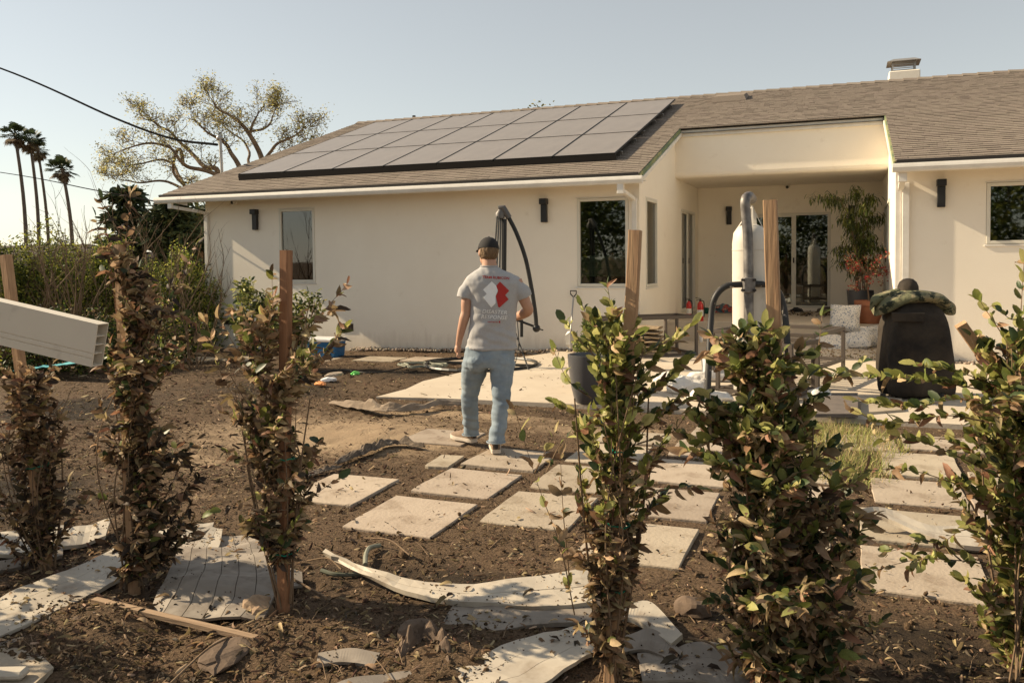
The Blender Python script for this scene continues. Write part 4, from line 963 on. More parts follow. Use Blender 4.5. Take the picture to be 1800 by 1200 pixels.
# bare twig shrubs in front of the hedge
def bare(base, n, h, spread, label, seed, r0=.012, name='bare_shrub', sub=5, mt='twig'):
    random.seed(seed); o = empty(name, base, label, 'bare shrub', 'bare twiggy shrubs on the left'); b = MB(); base = Vector(base)
    def grow(p, d, L, r, lev):
        pts = [p]; q = p.copy(); dd = d.copy(); K = 5
        for i in range(K):
            dd = (dd+Vector((random.uniform(-.18, .18), random.uniform(-.18, .18), random.uniform(-.05, .12)))).normalized(); q = q+dd*L/K; pts.append(q)
        b.tube(pts, [r*(1-.7*i/K) for i in range(K+1)], 5 if lev == 0 else 4, False)
        if lev < 2:
            for k in range(sub if lev == 0 else 3):
                i = random.randint(1, K); e = (dd+Vector((random.uniform(-.8, .8), random.uniform(-.8, .8), random.uniform(-.1, .6)))).normalized()
                grow(pts[i], e, L*random.uniform(.3, .5), r*.5, lev+1)
    for k in range(n):
        a = random.uniform(0, 6.28); t = spread*random.random()
        grow(base+Vector((math.cos(a)*.08, math.sin(a)*.08, 0)), Vector((math.cos(a)*t, math.sin(a)*t, 1)).normalized(), h*random.uniform(.6, 1), r0, 0)
    b.build('branches', M[mt], o); return o
bare(onY(135, 600, 10.5)*1.0 + Vector((0, 0, 0)), 9, 2.1, .7, 'bare branching shrub standing above the white rail', 31, .016)
for (px, Y, h_, n_b, sd_, lb) in [(60, 11.5, 2.3, 8, 32, 'leafless shrub near the left edge behind the leaning stake'), (290, 12.0, 2.6, 9, 33, 'leafless shrub with long pale twigs left of the house corner'), (340, 11.0, 1.9, 6, 34, 'bare whippy twigs crossing the left downspout'), (175, 12.5, 2.0, 7, 35, 'bare thicket behind the tall dry sprigs')]:
    p = onY(px, 600, Y); p.z = gbase(p.x, p.y); bare(p, n_b, h_, .6, lb, sd_, .014)
# neighbour boundary wall and grey roof line
b = MB(); pa, pb = onY(-500, 425, 27), onY(390, 440, 27)
b.beam((pa.x, 27, 1.0), (pb.x+3, 27, .95), .2, 2.25)
tag(b.build('boundary_wall', mat('grey_wall', (.17, .15, .135), 1.0, (.13, .115, .10), 2, spec=0)), 'long grey boundary wall beyond the hedge on the left', 'wall')
pc, pd_ = onY(-120, 440, 34), onY(160, 440, 34); NB = empty('neighbouring_building', (pc.x, 36, 0), 'low grey flat roofed building beyond the hedge at the far left', 'building')
MB().bb(pc.x, pd_.x, 34, 40, -.3, 1.95).build('wall', M['interior'], NB)
b = MB(); b.add([(pc.x-.4, 33.5, 1.95), (pd_.x+.5, 33.5, 1.95), (pd_.x+.5, 40.5, 1.95), (pc.x-.4, 40.5, 1.95), (pc.x+1.5, 36.5, 2.75), (pd_.x-3, 36.5, 2.75)], [[0, 1, 5, 4], [1, 2, 5], [2, 3, 4, 5], [3, 0, 4], [0, 3, 2, 1]]); b.build('roof', mat('grey_roof', (.11, .095, .085), 1.0, spec=0), NB)
# ---- trees
def tree(name, label, cat, base, limbs, D, sub, leafn, leafsize, mats_, wts, seed, trunk=None, twigL=1.3, group=None, r0=.22, spreadz=1.6):
    random.seed(seed); root = empty(name, base, label, cat, group); b = MB(); tips = []
    def grow(p, d, L, r, lev):
        pts = [p]; q = p.copy(); dd = d.copy(); K = 6; r = r*.8
        for i in range(K):
            dd = (dd+Vector((random.uniform(-.28, .28), random.uniform(-.28, .28), random.uniform(-.16, .2)))).normalized(); q = q+dd*L/K; pts.append(q)
        b.tube(pts, [max(.008, r*(1-.75*i/K)) for i in range(K+1)], 6 if lev < 1 else 4, False)
        if lev >= 2: tips.extend(pts[2:])
        if lev < 3:
            for k in range(3 if lev else sub):
                i = random.randint(2, K); e = (dd*.7+Vector((random.uniform(-1, 1), random.uniform(-1, 1), random.uniform(-.3, .9)))).normalized()
                grow(pts[i], e, L*random.uniform(.5, .75), r*.5, lev+1)
    for lm, ra, rb in limbs:
        pts = smoothpts([atd(385+(x-385)*.94, 318-(318-y)*(.80 if y < 318 else 1), D+dd) for x, y, dd in lm], 5); n = len(pts)
        pts = [p+Vector((noise.noise(p*1.3), noise.noise(p*1.3+Vector((5, 0, 0))), noise.noise(p*1.3+Vector((0, 7, 0)))))*.12 for p in pts]
        ra *= .62; rb *= .6; b.tube(pts, [ra+(rb-ra)*i/n for i in range(n)], 7, False)
        for i in range(n//3, n, 2):
            d = (pts[min(i+1, n-1)]-pts[i-1]).normalized()
            for k in range(1 if i < n*.7 else 2):
                e = (d*.8+Vector((random.uniform(-1, 1), random.uniform(-1, 1)*spreadz*.6, random.uniform(-.3, 1)))).normalized()
                grow(pts[i], e, twigL*random.uniform(.6, 1.1), max(rb, .02)*.9, 1)
        grow(pts[-1], (pts[-1]-pts[-2]).normalized(), twigL, rb, 0)
    b.build('trunk', M['bark'], root)
    tips = np.array([tuple(t) for t in tips]); idx = np.random.randint(0, len(tips), leafn)
    inst_leaves('crown', tips[idx]+np.random.normal(0, .16, (leafn, 3)), leafsize, mats_, wts, root, elong=1.5)
    return root
M['t_yel'] = leafm('tree_olive_yellow', (.56, .50, .20), (.42, .37, .13), .5, .6)
M['t_grn'] = leafm('tree_olive', (.17, .165, .06), (.11, .11, .04), .4, .6)
DT = 34
tree('tree', 'large spreading half bare tree with sparse yellow leaves behind the left end of the roof', 'tree', atd(390, 480, DT), [
    ([(420, 470, 0), (400, 380, 0), (385, 300, 0), (355, 285, 0), (330, 250, .5), (300, 215, .5), (262, 190, .5)], .24, .05),
    ([(385, 305, 0), (340, 290, -.5), (312, 270, -1), (285, 240, -1), (240, 235, -1), (205, 250, -1)], .15, .035),
    ([(318, 275, -.5), (308, 250, -.5), (300, 300, 0), (322, 330, 0)], .12, .07), ([(322, 330, 0), (300, 285, 1), (270, 270, 1), (230, 285, 1)], .12, .04), ([(322, 330, .5), (280, 320, 1), (240, 320, 1), (205, 315, 1)], .1, .03),
    ([(430, 310, 0), (412, 268, 0), (398, 240, 0), (370, 215, 0), (345, 190, 0)], .18, .04), ([(475, 300, 0), (460, 250, 0), (442, 215, 0), (425, 190, 0), (385, 160, .5), (378, 148, .5)], .2, .04),
    ([(445, 220, 0), (450, 190, 0), (462, 165, 0)], .1, .03), ([(440, 215, 0), (475, 195, .5), (485, 175, .5)], .1, .03), ([(465, 275, 0), (490, 240, -.5), (515, 225, -.5), (538, 212, -.5)], .12, .03), ([(443, 290, 0), (440, 250, 1), (425, 225, 1), (400, 200, 1)], .1, .03), ([(480, 270, 0), (500, 255, 0), (525, 245, 0)], .08, .03)],
    DT, 5, 15000, .06, ('t_yel', 't_grn'), (3, 1.6), 41, twigL=.7)
M['pine'] = leafm('conifer_needles', (.045, .068, .03), (.03, .045, .02), .1, .7)
M['pine2'] = leafm('conifer_needles_olive', (.10, .11, .04), (.05, .06, .025), .2, .7)
def conifer(px, py, D, w, h, label, seed, n=5000, mats_=('pine', 'pine2'), wts=(2, 1.5)):
    c = atd(px, py, D); o = empty('conifer', (c.x, c.y, 0), label, 'tree', 'dark evergreens behind the hedge')
    MB().tube([(c.x, c.y, -.3), (c.x+.1, c.y, c.z), (c.x, c.y, c.z+h*.45)], [.22, .14, .03], 7).build('trunk', M['bark'], o)
    p = []; rs = np.random.RandomState(seed)
    for k in range(26):
        t = rs.uniform(0, 1); a = rs.uniform(0, 6.28); rr = w*(1-.65*t)*rs.uniform(.4, 1); tip = np.array((c.x+math.cos(a)*rr, c.y+math.sin(a)*rr, c.z-h*.5+h*t)); st = np.array((c.x, c.y, tip[2]-.1))
        for j in range(n//26):
            q = rs.uniform(.25, 1.05); p.append(st+(tip-st)*q+rs.normal(size=3)*np.array((.22, .22, .10))*w*.5)
    inst_leaves('crown', p, .22, mats_, wts, o, elong=1.5, tilt=.6); return o
conifer(222, 400, 27, 1.0, 2.6, 'small dark conifer behind the dry sprigs left of the tree', 51, 5000)
conifer(300, 420, 26, 1.25, 2.3, 'dark evergreen between the bare twigs and the house corner', 52, 6000, wts=(3, 2))
conifer(345, 425, 28, 1.4, 2.2, 'dark evergreen immediately left of the house corner', 53, 6000)
# palms
M['palm'] = leafm('palm_frond', (.055, .075, .03), (.04, .055, .022), .25, .5); M['palmdead'] = leafm('palm_dead_frond', (.20, .145, .08), (.13, .09, .05), .2, .8)
def palm(px, py, bx, by, D, label, seed, s=1.0):
    rs = random.Random(seed); top = atd(px, py, D); bot = atd(bx, by, D); bot = bot+(bot-top)*((bot.z+.5)/(top.z-bot.z)); o = empty('palm_tree', bot, label, 'palm tree', 'tall fan palms in the far left distance')
    pts = [bot.lerp(top, k/10)+RT*.45*math.sin(math.pi*k/10)*s for k in range(11)]
    MB().tube(pts, [.34*s]+[(.27-.01*k)*s for k in range(1, 11)], 9).build('trunk', M['palmbark'], o, True)
    def fans(n, lo, hi, L0, mt, nm, stem=.9):
        for i in range(n):
            b = MB(); a = rs.uniform(0, 6.28); el = rs.uniform(lo, hi); d = Vector((math.cos(a)*math.cos(el), math.sin(a)*math.cos(el), math.sin(el))); L = L0*s*rs.uniform(.8, 1.15)
            st = top+d*L*stem+Vector((0, 0, -.15*L)); b.tube([top, top+d*L*.5, st], [.05*s, .03*s, .02*s], 4, False)
            y = d.cross(Vector((0, 0, 1)));
            y = y.normalized() if y.length > .1 else Vector((1, 0, 0)); z = y.cross(d); K = 17
            for k in range(K):
                t = (k/(K-1)-.5)*math.radians(230); q = d*math.cos(t)+y*math.sin(t); LL = L*.62*(1-.25*abs(t)/2)*rs.uniform(.85, 1.1); w = q.cross(z)*.05*L
                e = st+q*LL*.7; tip = st+q*LL+Vector((0, 0, -.22*LL)); b.add([st, e+w, tip, e-w], [[0, 1, 2, 3]])
            b.build(nm, M[mt], o)
    fans(34, -.35, 1.4, 1.35, 'palm', 'frond'); fans(16, -1.35, -.5, 1.3, 'palmdead', 'dead_frond', .75)
palm(26, 236, 40, 412, 105, 'leftmost and tallest of the four palms', 61, 1.0); palm(52, 246, 63, 412, 108, 'second palm from the left, close to the leftmost', 62, .95); palm(66, 262, 80, 412, 112, 'third palm from the left with a narrower crown', 63, .85); palm(109, 296, 120, 412, 100, 'rightmost and shortest palm standing apart', 64, .95)
# tip of a far tree above the ridge
c = atd(946, 205, 44); o = empty('far_tree', (c.x, c.y, 0), 'tip of a far tree just showing above the roof ridge', 'tree'); MB().tube([(c.x, c.y, 0), c], [.2, .04], 6).build('trunk', M['bark'], o)
inst_leaves('crown', np.array(c)+np.random.normal(0, .33, (260, 3)), .16, ('t_yel', 't_grn'), (1, 2), o)
# green shrub by the blue cooler
bush(gnd(520, 648)+Vector((0, 0, .62)), (.5, .45, .55), 1500, 'small leafy green shrub left of the blue cooler', 71, .075, ('l_green', 'l_yell', 'l_deep'), (3, 1.2, 2), 'garden_shrub', 'shrub', None, clumps=16, fill=.36)
bush(gnd(445, 640)+Vector((0, 0, .75)), (.42, .4, .6), 1500, 'second green shrub behind the wilted hedge shrub', 72, .07, ('l_green', 'l_yell', 'l_deep'), (3, 1.4, 2), 'garden_shrub', 'shrub', None, clumps=16, fill=.36)
# grass clump on the right
def grass(name, c, r, n, h, label, seed):
    rs = np.random.RandomState(seed); v = np.array([(-.5, 0, 0), (.5, 0, 0), (-.35, .12, .5), (.35, .12, .5), (0, .45, 1.0)]); f = np.array([(0, 1, 3), (0, 3, 2), (2, 3, 4)])
    a = rs.uniform(0, 6.28, n); q = np.sqrt(rs.uniform(0, 1, n)); P = np.stack([c[0]+np.cos(a)*q*r[0], c[1]+np.sin(a)*q*r[1], np.full(n, -.01)], 1)
    hh = h*(1.15-q*.6)*rs.uniform(.5, 1.2, n); sc = np.stack([np.full(n, .007), hh*1.4, hh], 1); rot = rotz_tilt(n, .35)
    o = batch(name, v, f, rmats(P, rot, sc), [M['g_yel'], M['g_grn'], M['g_dry']], rs.choice(3, n, p=(.42, .1, .48))); return tag(o, label, 'grass', kind='stuff')
M['g_yel'] = leafm('grass_yellow_green', (.42, .42, .14), (.30, .33, .08), .4, .6); M['g_grn'] = leafm('grass_green', (.17, .22, .05), (.10, .15, .035), .35, .6); M['g_dry'] = leafm('grass_straw', (.50, .41, .22), (.40, .31, .15), .35, .7)
grass('grass', (-.12, 7.95), (.62, .75), 1900, .18, 'tuft of yellow green grass between the paving slabs on the right', 81)
grass('grass', (.02, 6.95), (.34, .5), 900, .12, 'dry straw coloured grass spilling over the paving', 82)
# trees behind the photographer, seen only in the window reflections
for i, (x, y) in enumerate(((-12, -14), (-7.2, -15), (-2.8, -14), (2.2, -15), (7, -14))):
    bush((x, y, 3.0), (2.7, 1.6, 2.9), 3600, ['leafy tree behind the viewpoint, leftmost', 'second leafy tree behind the viewpoint', 'third leafy tree behind the viewpoint', 'fourth leafy tree behind the viewpoint', 'rightmost leafy tree behind the viewpoint'][i], 300+i, .22, ('h_yel', 'h_grn', 'h_dk'), (1, 2, 1), 'garden_tree', 'tree', None, clumps=26, fill=.35)

# ---------------------------------------------------------------- mulch, litter, pebbles
def scatter(name, n, reg, size, elong, mats_, wts, label, tilt=.35, z=0, base=None, faces=None, dens=None, seed=5, avoid=True, bymask=None, sp=.5):
    rs = np.random.RandomState(seed); P = []
    while len(P) < n:
        # more chips near the viewer
        d = rs.uniform(); y = reg[2]+(reg[3]-reg[2])*d**1.6; x = rs.uniform(reg[0], reg[1])
        if avoid and inslab(x, y) and rs.uniform() > .09: continue
        pv = pale_at(x, y)
        if rs.uniform() < pv*.93: continue
        if bymask is not None and not bymask(x, y, rs): continue
        zz = gh(x, y) if not inslab(x, y) else (.022 if (x > -5.2 and y > 9.05) else .016)
        P.append((x, y, zz+z+rs.uniform(0, .012)))
    P = np.array(P); s = size*np.exp(rs.normal(0, sp, n)); rot = rotz_tilt(n, tilt)
    sc = np.stack([s*elong*rs.uniform(.5, 1.3, n), s*rs.uniform(.6, 1.2, n), s], 1)
    o = batch(name, base, faces, rmats(P, rot, sc), [M[m_] for m_ in mats_], rs.choice(len(mats_), n, p=np.array(wts)/sum(wts)))
    return tag(o, label, kind='stuff', cat=None)
chipv = np.array([(-.5, -.2, 0), (.1, -.32, .06), (.5, -.1, 0), (.42, .22, .05), (-.1, .3, 0), (-.5, .12, .08), (-.4, -.1, .22), (.4, .02, .26), (0, .15, .2)])
chipf = np.array([(0, 1, 6), (1, 7, 6), (1, 2, 7), (2, 3, 7), (3, 8, 7), (3, 4, 8), (4, 5, 8), (5, 6, 8), (6, 7, 8), (5, 0, 6)])
tag(scatter('wood_mulch', 42000, (-7.5, 2.2, 2.45, 9.2), .0085, 2.4, ('chip', 'chip_light'), (5, 1.6), 'dark shredded bark mulch covering the bare soil', base=chipv, faces=chipf, seed=5), cat='mulch')
tag(scatter('wood_mulch', 17000, (-14, -3.5, 5.0, 14.2), .014, 2.4, ('chip', 'chip_light'), (5, 1.2), 'dark mulch strewn towards the house wall', base=chipv, faces=chipf, seed=6), cat='mulch')
lv, lf = LB['curl']
tag(scatter('leaf_litter', 3600, (-5, 1.8, 2.5, 5.2), .036, 1.0, ('l_tan', 'l_brown', 'l_dark'), (2, 3, 2), 'curled dry leaves lying among the mulch', base=lv, faces=lf, seed=7, tilt=.7, z=.004, sp=.25, bymask=lambda x, y, rs: rs.uniform() < (1.2 if y < 3.6 else .5 if x > -1.2 else .3)), cat='leaf litter')
tag(scatter('leaf_litter', 2200, (-12, 3, 4.5, 13), .032, 1.0, ('l_tan', 'l_brown'), (2, 3), 'scattered dry leaves farther back in the yard', base=lv, faces=lf, seed=8, tilt=.7, z=.004, sp=.25), cat='leaf litter')
def rockbase(seed, n=1):
    bm = bmesh.new(); bmesh.ops.create_icosphere(bm, subdivisions=1, radius=.5)
    rs = random.Random(seed)
    for v in bm.verts: v.co *= rs.uniform(.75, 1.15)
    bm.faces.ensure_lookup_table(); v = np.array([tuple(x.co) for x in bm.verts]); f = np.array([[q.index for q in p.verts] for p in bm.faces]); bm.free(); return v, f
rv, rf = rockbase(3)
tag(scatter('soil_clods', 7000, (-6.5, 2, 2.45, 8.5), .011, 1.2, ('chip', 'dirt'), (1, 2), 'small clods of soil', base=rv, faces=rf, seed=9, tilt=1), cat='soil')
# pebble edging along the foot of the walls
rs = np.random.RandomState(10); P = []
for k in range(900):
    if rs.uniform() < .62: x = rs.uniform(-9.0, XC-.15); 
    else: x = rs.uniform(XR2+.3, 4.5)
    P.append((x, YW-.02-abs(rs.normal(0, .08)), .02+rs.uniform(0, .03)+(gbase(x, 14) if x < -5 else 0)))
s = rs.uniform(.03, .07, 900); o = batch('pebbles', rv, rf, rmats(np.array(P), rotz_tilt(900, .6), np.stack([s*1.3, s, s*.7], 1)), [M['stone']], np.zeros(900, int)); tag(o, 'pale pebble edging along the foot of the house walls', 'pebbles', kind='stuff')

# fine dead twigs strewn over the soil
tw = MB(); rs2 = random.Random(12)
for k in range(420):
    y = 2.5+6.2*rs2.random()**1.8; x = rs2.uniform(-5.5, 1.8)
    if inslab(x, y) and rs2.random() > .1: continue
    a = rs2.uniform(0, 3.14); L = rs2.uniform(.05, .22); z = gh(x, y)+.008; d = Vector((math.cos(a), math.sin(a), rs2.uniform(-.08, .15)))
    p = Vector((x, y, z)); tw.tube([p, p+d*L*.5+Vector((0, 0, .012)), p+d*L+Vector((rs2.uniform(-.02, .02), rs2.uniform(-.02, .02), 0))], [.0028, .002, .001], 4, False)
tag(tw.build('twig_litter', M['twig']), 'thin dead twigs strewn over the mulch', 'twigs', kind='stuff')
# ---------------------------------------------------------------- vinyl fence wreckage in the foreground
def strip(name, A, B, th, mt, parent=None, n=24, groove=0, lip=.0, label=None, cat=None, group=None, wob=.0, seed=0):
    """a curved board between two edge lines A and B (world points), with thickness, an edge lip and grooves"""
    A = [p for p in resample(smoothpts(A, 8), n)]; B = [p for p in resample(smoothpts(B, 8), n)]; b = MB(); K = 2+groove*3
    us = [0, .012]
    for g in range(groove):
        c = (g+1)/(groove+1); us += [c-.012, c, c+.012]
    us += [.988, 1]; rs = []
    for i in range(n):
        a, q = A[i], B[i]; t = (A[min(i+1, n-1)]-A[max(i-1, 0)]); w = q-a; nn = t.cross(w)
        if nn.z < 0: nn = -nn
        nn.normalize(); top = []; bot = []
        for j, u in enumerate(us):
            p = a+w*u; p = p+nn*(wob*(noise.noise(p*5)+.5*noise.noise(p*13)))
            dz = 0
            if groove and j > 1 and (j-2) % 3 == 1 and j < len(us)-2: dz = -.006
            if lip and (j < 2 or j > len(us)-3): dz = lip
            top.append(p+nn*(th*.5+dz)); bot.append(p-nn*th*.5)
        rs.append(top+bot[::-1])
    b.rings(rs)
    if parent is None:
        o = b.build(name, M[mt], None, False, loc=A[n//2])
        tag(o, label, cat, group)
    else: o = b.build(name, M[mt], parent)
    return o
def resample(pts, n):
    d = [0]
    for i in range(1, len(pts)): d.append(d[-1]+(pts[i]-pts[i-1]).length)
    out = []; j = 0
    for k in range(n):
        s = d[-1]*k/(n-1)
        while j < len(d)-2 and d[j+1] < s: j += 1
        t = (s-d[j])/max(1e-9, d[j+1]-d[j]); out.append(pts[j].lerp(pts[j+1], t))
    return out
g = gnd
FG = 'melted vinyl fence boards on the ground'
def boardset(label, A, B, nb, th, mt, lip=0, groove=0, wob=0, seed=0, gap=.006):
    o = empty('melted_boards', (A[len(A)//2]+B[len(B)//2])/2, label, 'vinyl boards', FG)
    for k in range(nb):
        u0, u1 = k/nb+(gap if k else 0), (k+1)/nb
        a = [p.lerp(q, u0) for p, q in zip(A, B)]; c = [p.lerp(q, u1) for p, q in zip(A, B)]
        strip('board', a, c, th, mt, o, 22, groove, lip, wob=wob, seed=seed+k)
    return o
# 1 long curled board left of the centre stake, its left tip lifted
boardset('long curled white board, its left tip lifted, left of the tall leaning stake',
    [g(570, 966, .10), g(640, 996, .07), g(720, 1020, .05), g(800, 1030, .05), g(900, 1022, .06), g(1000, 1006, .07), g(1060, 995, .06)],
    [g(572, 972, .075), g(640, 1012, .04), g(740, 1050, .035), g(850, 1066, .045), g(950, 1068, .05), g(1020, 1066, .05), g(1080, 1050, .05)], 1, .02, 'vinyl', .004, 1, .012, 3)
boardset('short wavy white board just below the long curled board',
    [g(800, 1062, .02), g(880, 1072, .035), g(960, 1076, .04), g(1040, 1070, .03)], [g(772, 1112, .01), g(860, 1114, .015), g(950, 1098, .03), g(1040, 1098, .03)], 2, .018, 'vinyl_dark', .003, 0, .012, 9)
boardset('broad dusty boards at the bottom edge, below the short wavy board',
    [g(700, 1200, .0), g(800, 1176, .02), g(880, 1140, .03), g(960, 1112, .04), g(1030, 1100, .03)], [g(830, 1235, .0), g(920, 1215, .02), g(990, 1180, .02), g(1030, 1155, .03), g(1080, 1130, .03)], 3, .016, 'vinyl', 0, 0, .018, 15)
boardset('pale board end sticking out to the right of the tall leaning stake',
    [g(1085, 1075, .06), g(1140, 1060, .05), g(1200, 1118, .03)], [g(1075, 1095, .03), g(1110, 1090, .04), g(1180, 1134, .02)], 1, .02, 'vinyl', .003, 0, .004, 21)
boardset('dark sheet of board half buried between the tall leaning stake and the dense shrub',
    [g(1120, 1150, .01), g(1220, 1130, .02), g(1330, 1150, .02)], [g(1130, 1200, .0), g(1230, 1200, .01), g(1340, 1215, .01)], 3, .012, 'vinyl_dark', 0, 0, .02, 25)
boardset('curved white board lying across paving slabs at the right',
    [g(1500, 893, .15), g(1560, 897, .12), g(1630, 925, .07), g(1690, 928, .05), g(1760, 930, .05)], [g(1500, 900, .12), g(1560, 915, .09), g(1630, 945, .045), g(1690, 962, .03), g(1760, 965, .03)], 1, .02, 'vinyl', .005, 1, .004, 31)
boardset('large fan of rippled grey white boards beneath the wilted shrub, left',
    [g(318, 955, .05), g(300, 1000, .09), g(275, 1050, .05), g(252, 1085, .01)], [g(455, 940, .05), g(480, 1000, .10), g(480, 1050, .08), g(460, 1092, .03)], 6, .012, 'vinyl_dark', .004, 0, .03, 35)
boardset('narrow upright leaning board behind the rippled fan of boards',
    [g(372, 928, .09), g(345, 960, .08), g(318, 985, .06)], [g(391, 932, .08), g(385, 962, .07), g(368, 985, .05)], 1, .015, 'vinyl', .003, 1, .0, 41)
boardset('board end pointing right behind the brown shrub, above the rippled fan',
    [g(240, 945, .05), g(310, 928, .06), g(376, 921, .05)], [g(225, 985, .03), g(300, 962, .04), g(372, 930, .04)], 2, .015, 'vinyl', .003, 0, .01, 45)
boardset('wide run of boards at the left edge, nearest the bottom left corner',
    [g(-60, 1090, .05), g(40, 1035, .07), g(130, 1000, .07), g(200, 965, .05)], [g(-20, 1130, .02), g(60, 1098, .04), g(150, 1050, .04), g(230, 1010, .03)], 3, .02, 'vinyl', .003, 0, .012, 51)
boardset('crumpled boards at the left edge behind the leaning stake',
    [g(-60, 945, .08), g(40, 938, .08), g(130, 925, .07), g(195, 915, .05)], [g(-60, 990, .03), g(40, 975, .05), g(120, 960, .04), g(185, 945, .03)], 2, .018, 'vinyl', .004, 0, .03, 55)
boardset('thin dark edged board below the crumpled boards at the left edge',
    [g(-80, 1000, .04), g(20, 985, .05), g(110, 962, .04)], [g(-80, 1018, .02), g(20, 1002, .02), g(110, 978, .02)], 1, .02, 'vinyl_dark', .003, 0, .004, 59)
boardset('broken grey plank end in the soil just right of the lath tip', [g(560, 1150, .02), g(610, 1140, .03), g(668, 1150, .02)], [g(556, 1172, .01), g(606, 1164, .015), g(655, 1172, .01)], 1, .012, 'vinyl_dark', .002, 0, .012, 61)
boardset('splintered narrow plank along the bottom edge left of the broad dusty boards', [g(560, 1215, .02), g(640, 1190, .03), g(720, 1180, .02)], [g(575, 1235, .01), g(650, 1208, .015), g(726, 1192, .01)], 1, .012, 'vinyl_dark', .002, 0, .014, 65)
boardset('small dark board scrap poking from under the right side of the rippled fan', [g(478, 1010, .03), g(505, 1000, .04), g(530, 1008, .02)], [g(480, 1040, .01), g(508, 1032, .02), g(532, 1030, .01)], 1, .012, 'vinyl_dark', 0, 0, .01, 69)
boardset('dirty strip of board tucked under the wide run of boards at the left', [g(-40, 1140, .02), g(60, 1115, .03), g(150, 1075, .03)], [g(-40, 1158, .01), g(66, 1130, .01), g(160, 1090, .01)], 1, .012, 'vinyl_dark', .002, 0, .01, 73)
boardset('cracked board piece between the tall leaning stake and the pale board end', [g(1100, 1120, .03), g(1150, 1108, .04), g(1200, 1140, .02)], [g(1090, 1150, .01), g(1140, 1142, .02), g(1190, 1165, .01)], 1, .012, 'vinyl_dark', .002, 0, .016, 77)
# wood lath
a_, b_ = g(165, 1054, .06), g(450, 1122, .03)
b = MB(); b.beam(a_, b_, .036, .02); o = b.build('wood_lath', M['lath'], None, loc=(a_+b_)/2); tag(o, 'weathered wooden lath lying on the soil in front of the rippled boards', 'lath')
# clean hollow rail hanging on the leaning stake
def hollow_rail():
    D = 3.3; pr = atd(176, 606, D); pl = atd(-230, 510, D+.18); ax = (pr-pl).normalized()
    up = Vector((0, 0, 1)); up = (up-ax*up.dot(ax)).normalized(); sd_ = ax.cross(up).normalized()
    if sd_.dot(CAM-pr) < 0: sd_ = -sd_
    o = empty('vinyl_rail', (pl+pr)/2, 'clean hollow white rail with an open end hanging on the leftmost stake', 'fence rail')
    h, t, w = .168, .065, .003; b = MB(); A = pl; L = (pr-pl).length
    zs = [-h/2, -h/2+.028, -h/2+.031, -h/2+.034, -h/2+.048, -h/2+.051, -h/2+.054, h/2]; off = [0, 0, -.004, 0, 0, -.004, 0, 0]
    outer = [(z, t/2+q) for z, q in zip(zs, off)]+[(h/2, -t/2), (-h/2, -t/2)]
    def P(s, z, y): return A+ax*s+up*z+sd_*y
    n = len(outer); b.add([P(0, z, y) for z, y in outer]+[P(L, z, y) for z, y in outer], [[i, (i+1) % n, n+(i+1) % n, n+i] for i in range(n)])
    # end rim and inner walls set back
    inner = [(-h/2+w, t/2-w-.004), (h/2-w, t/2-w), (h/2-w, -t/2+w), (-h/2+w, -t/2+w)]; oc = [(-h/2, t/2), (h/2, t/2), (h/2, -t/2), (-h/2, -t/2)]
    b.add([P(L, z, y) for z, y in oc]+[P(L, z, y) for z, y in inner]+[P(L-.3, z, y) for z, y in inner], [[i, (i+1) % 4, 4+(i+1) % 4, 4+i] for i in range(4)]+[[4+i, 4+(i+1) % 4, 8+(i+1) % 4, 8+i] for i in range(4)]+[[8, 9, 10, 11]])
    b.build('rail_profile', M['vinyl_clean'], o)
    for z in (-h/2+.05, 0.0, h/2-.05):
        q = MB(); c = P(L-.152, z, 0); rot = Matrix(((ax.x, sd_.x, up.x), (ax.y, sd_.y, up.y), (ax.z, sd_.z, up.z))); q.box(c, (.296, t-2*w-.006, .003), rot); q.build('rib', M['vinyl_clean'], o)
    q = MB(); pz = pl+ax*.2; q.bb(pz.x-.05, pz.x+.05, pz.y-.16, pz.y-.06, -.1, 1.9, .006); po = q.build('fence_post', M['vinyl_clean'], None, loc=(pz.x, pz.y-.1, 0)); tag(po, 'white vinyl fence post just beyond the left edge, carrying the rail', 'post')
hollow_rail()
# rocks, crumpled fabric, hoses, sticks, small litter
def rock(name, c, r, label, mt, seed, cat='rock', flat=.7):
    bm = bmesh.new(); bmesh.ops.create_icosphere(bm, subdivisions=3, radius=1)
    for v in bm.verts:
        p = v.co.copy(); q = 1+.28*noise.noise(p*1.4+Vector((seed, 0, 0)))+.12*noise.noise(p*4+Vector((seed, 3, 0))); v.co = Vector((p.x*r[0], p.y*r[1], p.z*r[2]))*q
        if v.co.z < -r[2]*.5: v.co.z = -r[2]*.5
    me = bpy.data.meshes.new(name); bm.to_mesh(me); bm.free(); me.materials.append(M[mt]); o = link(name, me, None, Vector(c)+Vector((0, 0, r[2]*.35)))
    o.rotation_euler = (0, 0, seed); return tag(o, label, cat)
M['rock'] = mat('brown_rock', (.17, .12, .085), .95, (.10, .07, .05), 9, bump=.6, bscale=30); M['charfab'] = mat('burnt_fabric', (.22, .17, .125), .95, (.07, .055, .045), 6, bump=.5, bscale=40, c3=(.33, .27, .21), scale3=7, fac3=(.58, .7)); M['cardboard'] = mat('weathered_felt', (.30, .235, .175), .95, (.19, .145, .105), 5, bump=.4, bscale=50)
rock('rock', g(138, 1108), (.065, .05, .045), 'brown rock on the soil left of the wooden lath', 'rock', 1.0)
rock('rock', g(196, 1085), (.03, .03, .025), 'small reddish stone tucked beside the left end of the lath', 'rock', 2.0)
rock('tree_stump', g(452, 1085), (.085, .07, .075), 'crumbly chunk of pale wood at the foot of the reddish stake', 'lath', 3.0, 'wood chunk')
rock('soil_lump', g(735, 1120), (.09, .06, .06), 'cracked lump of dark soil in front of the short wavy board', 'rock', 4.0, 'soil')
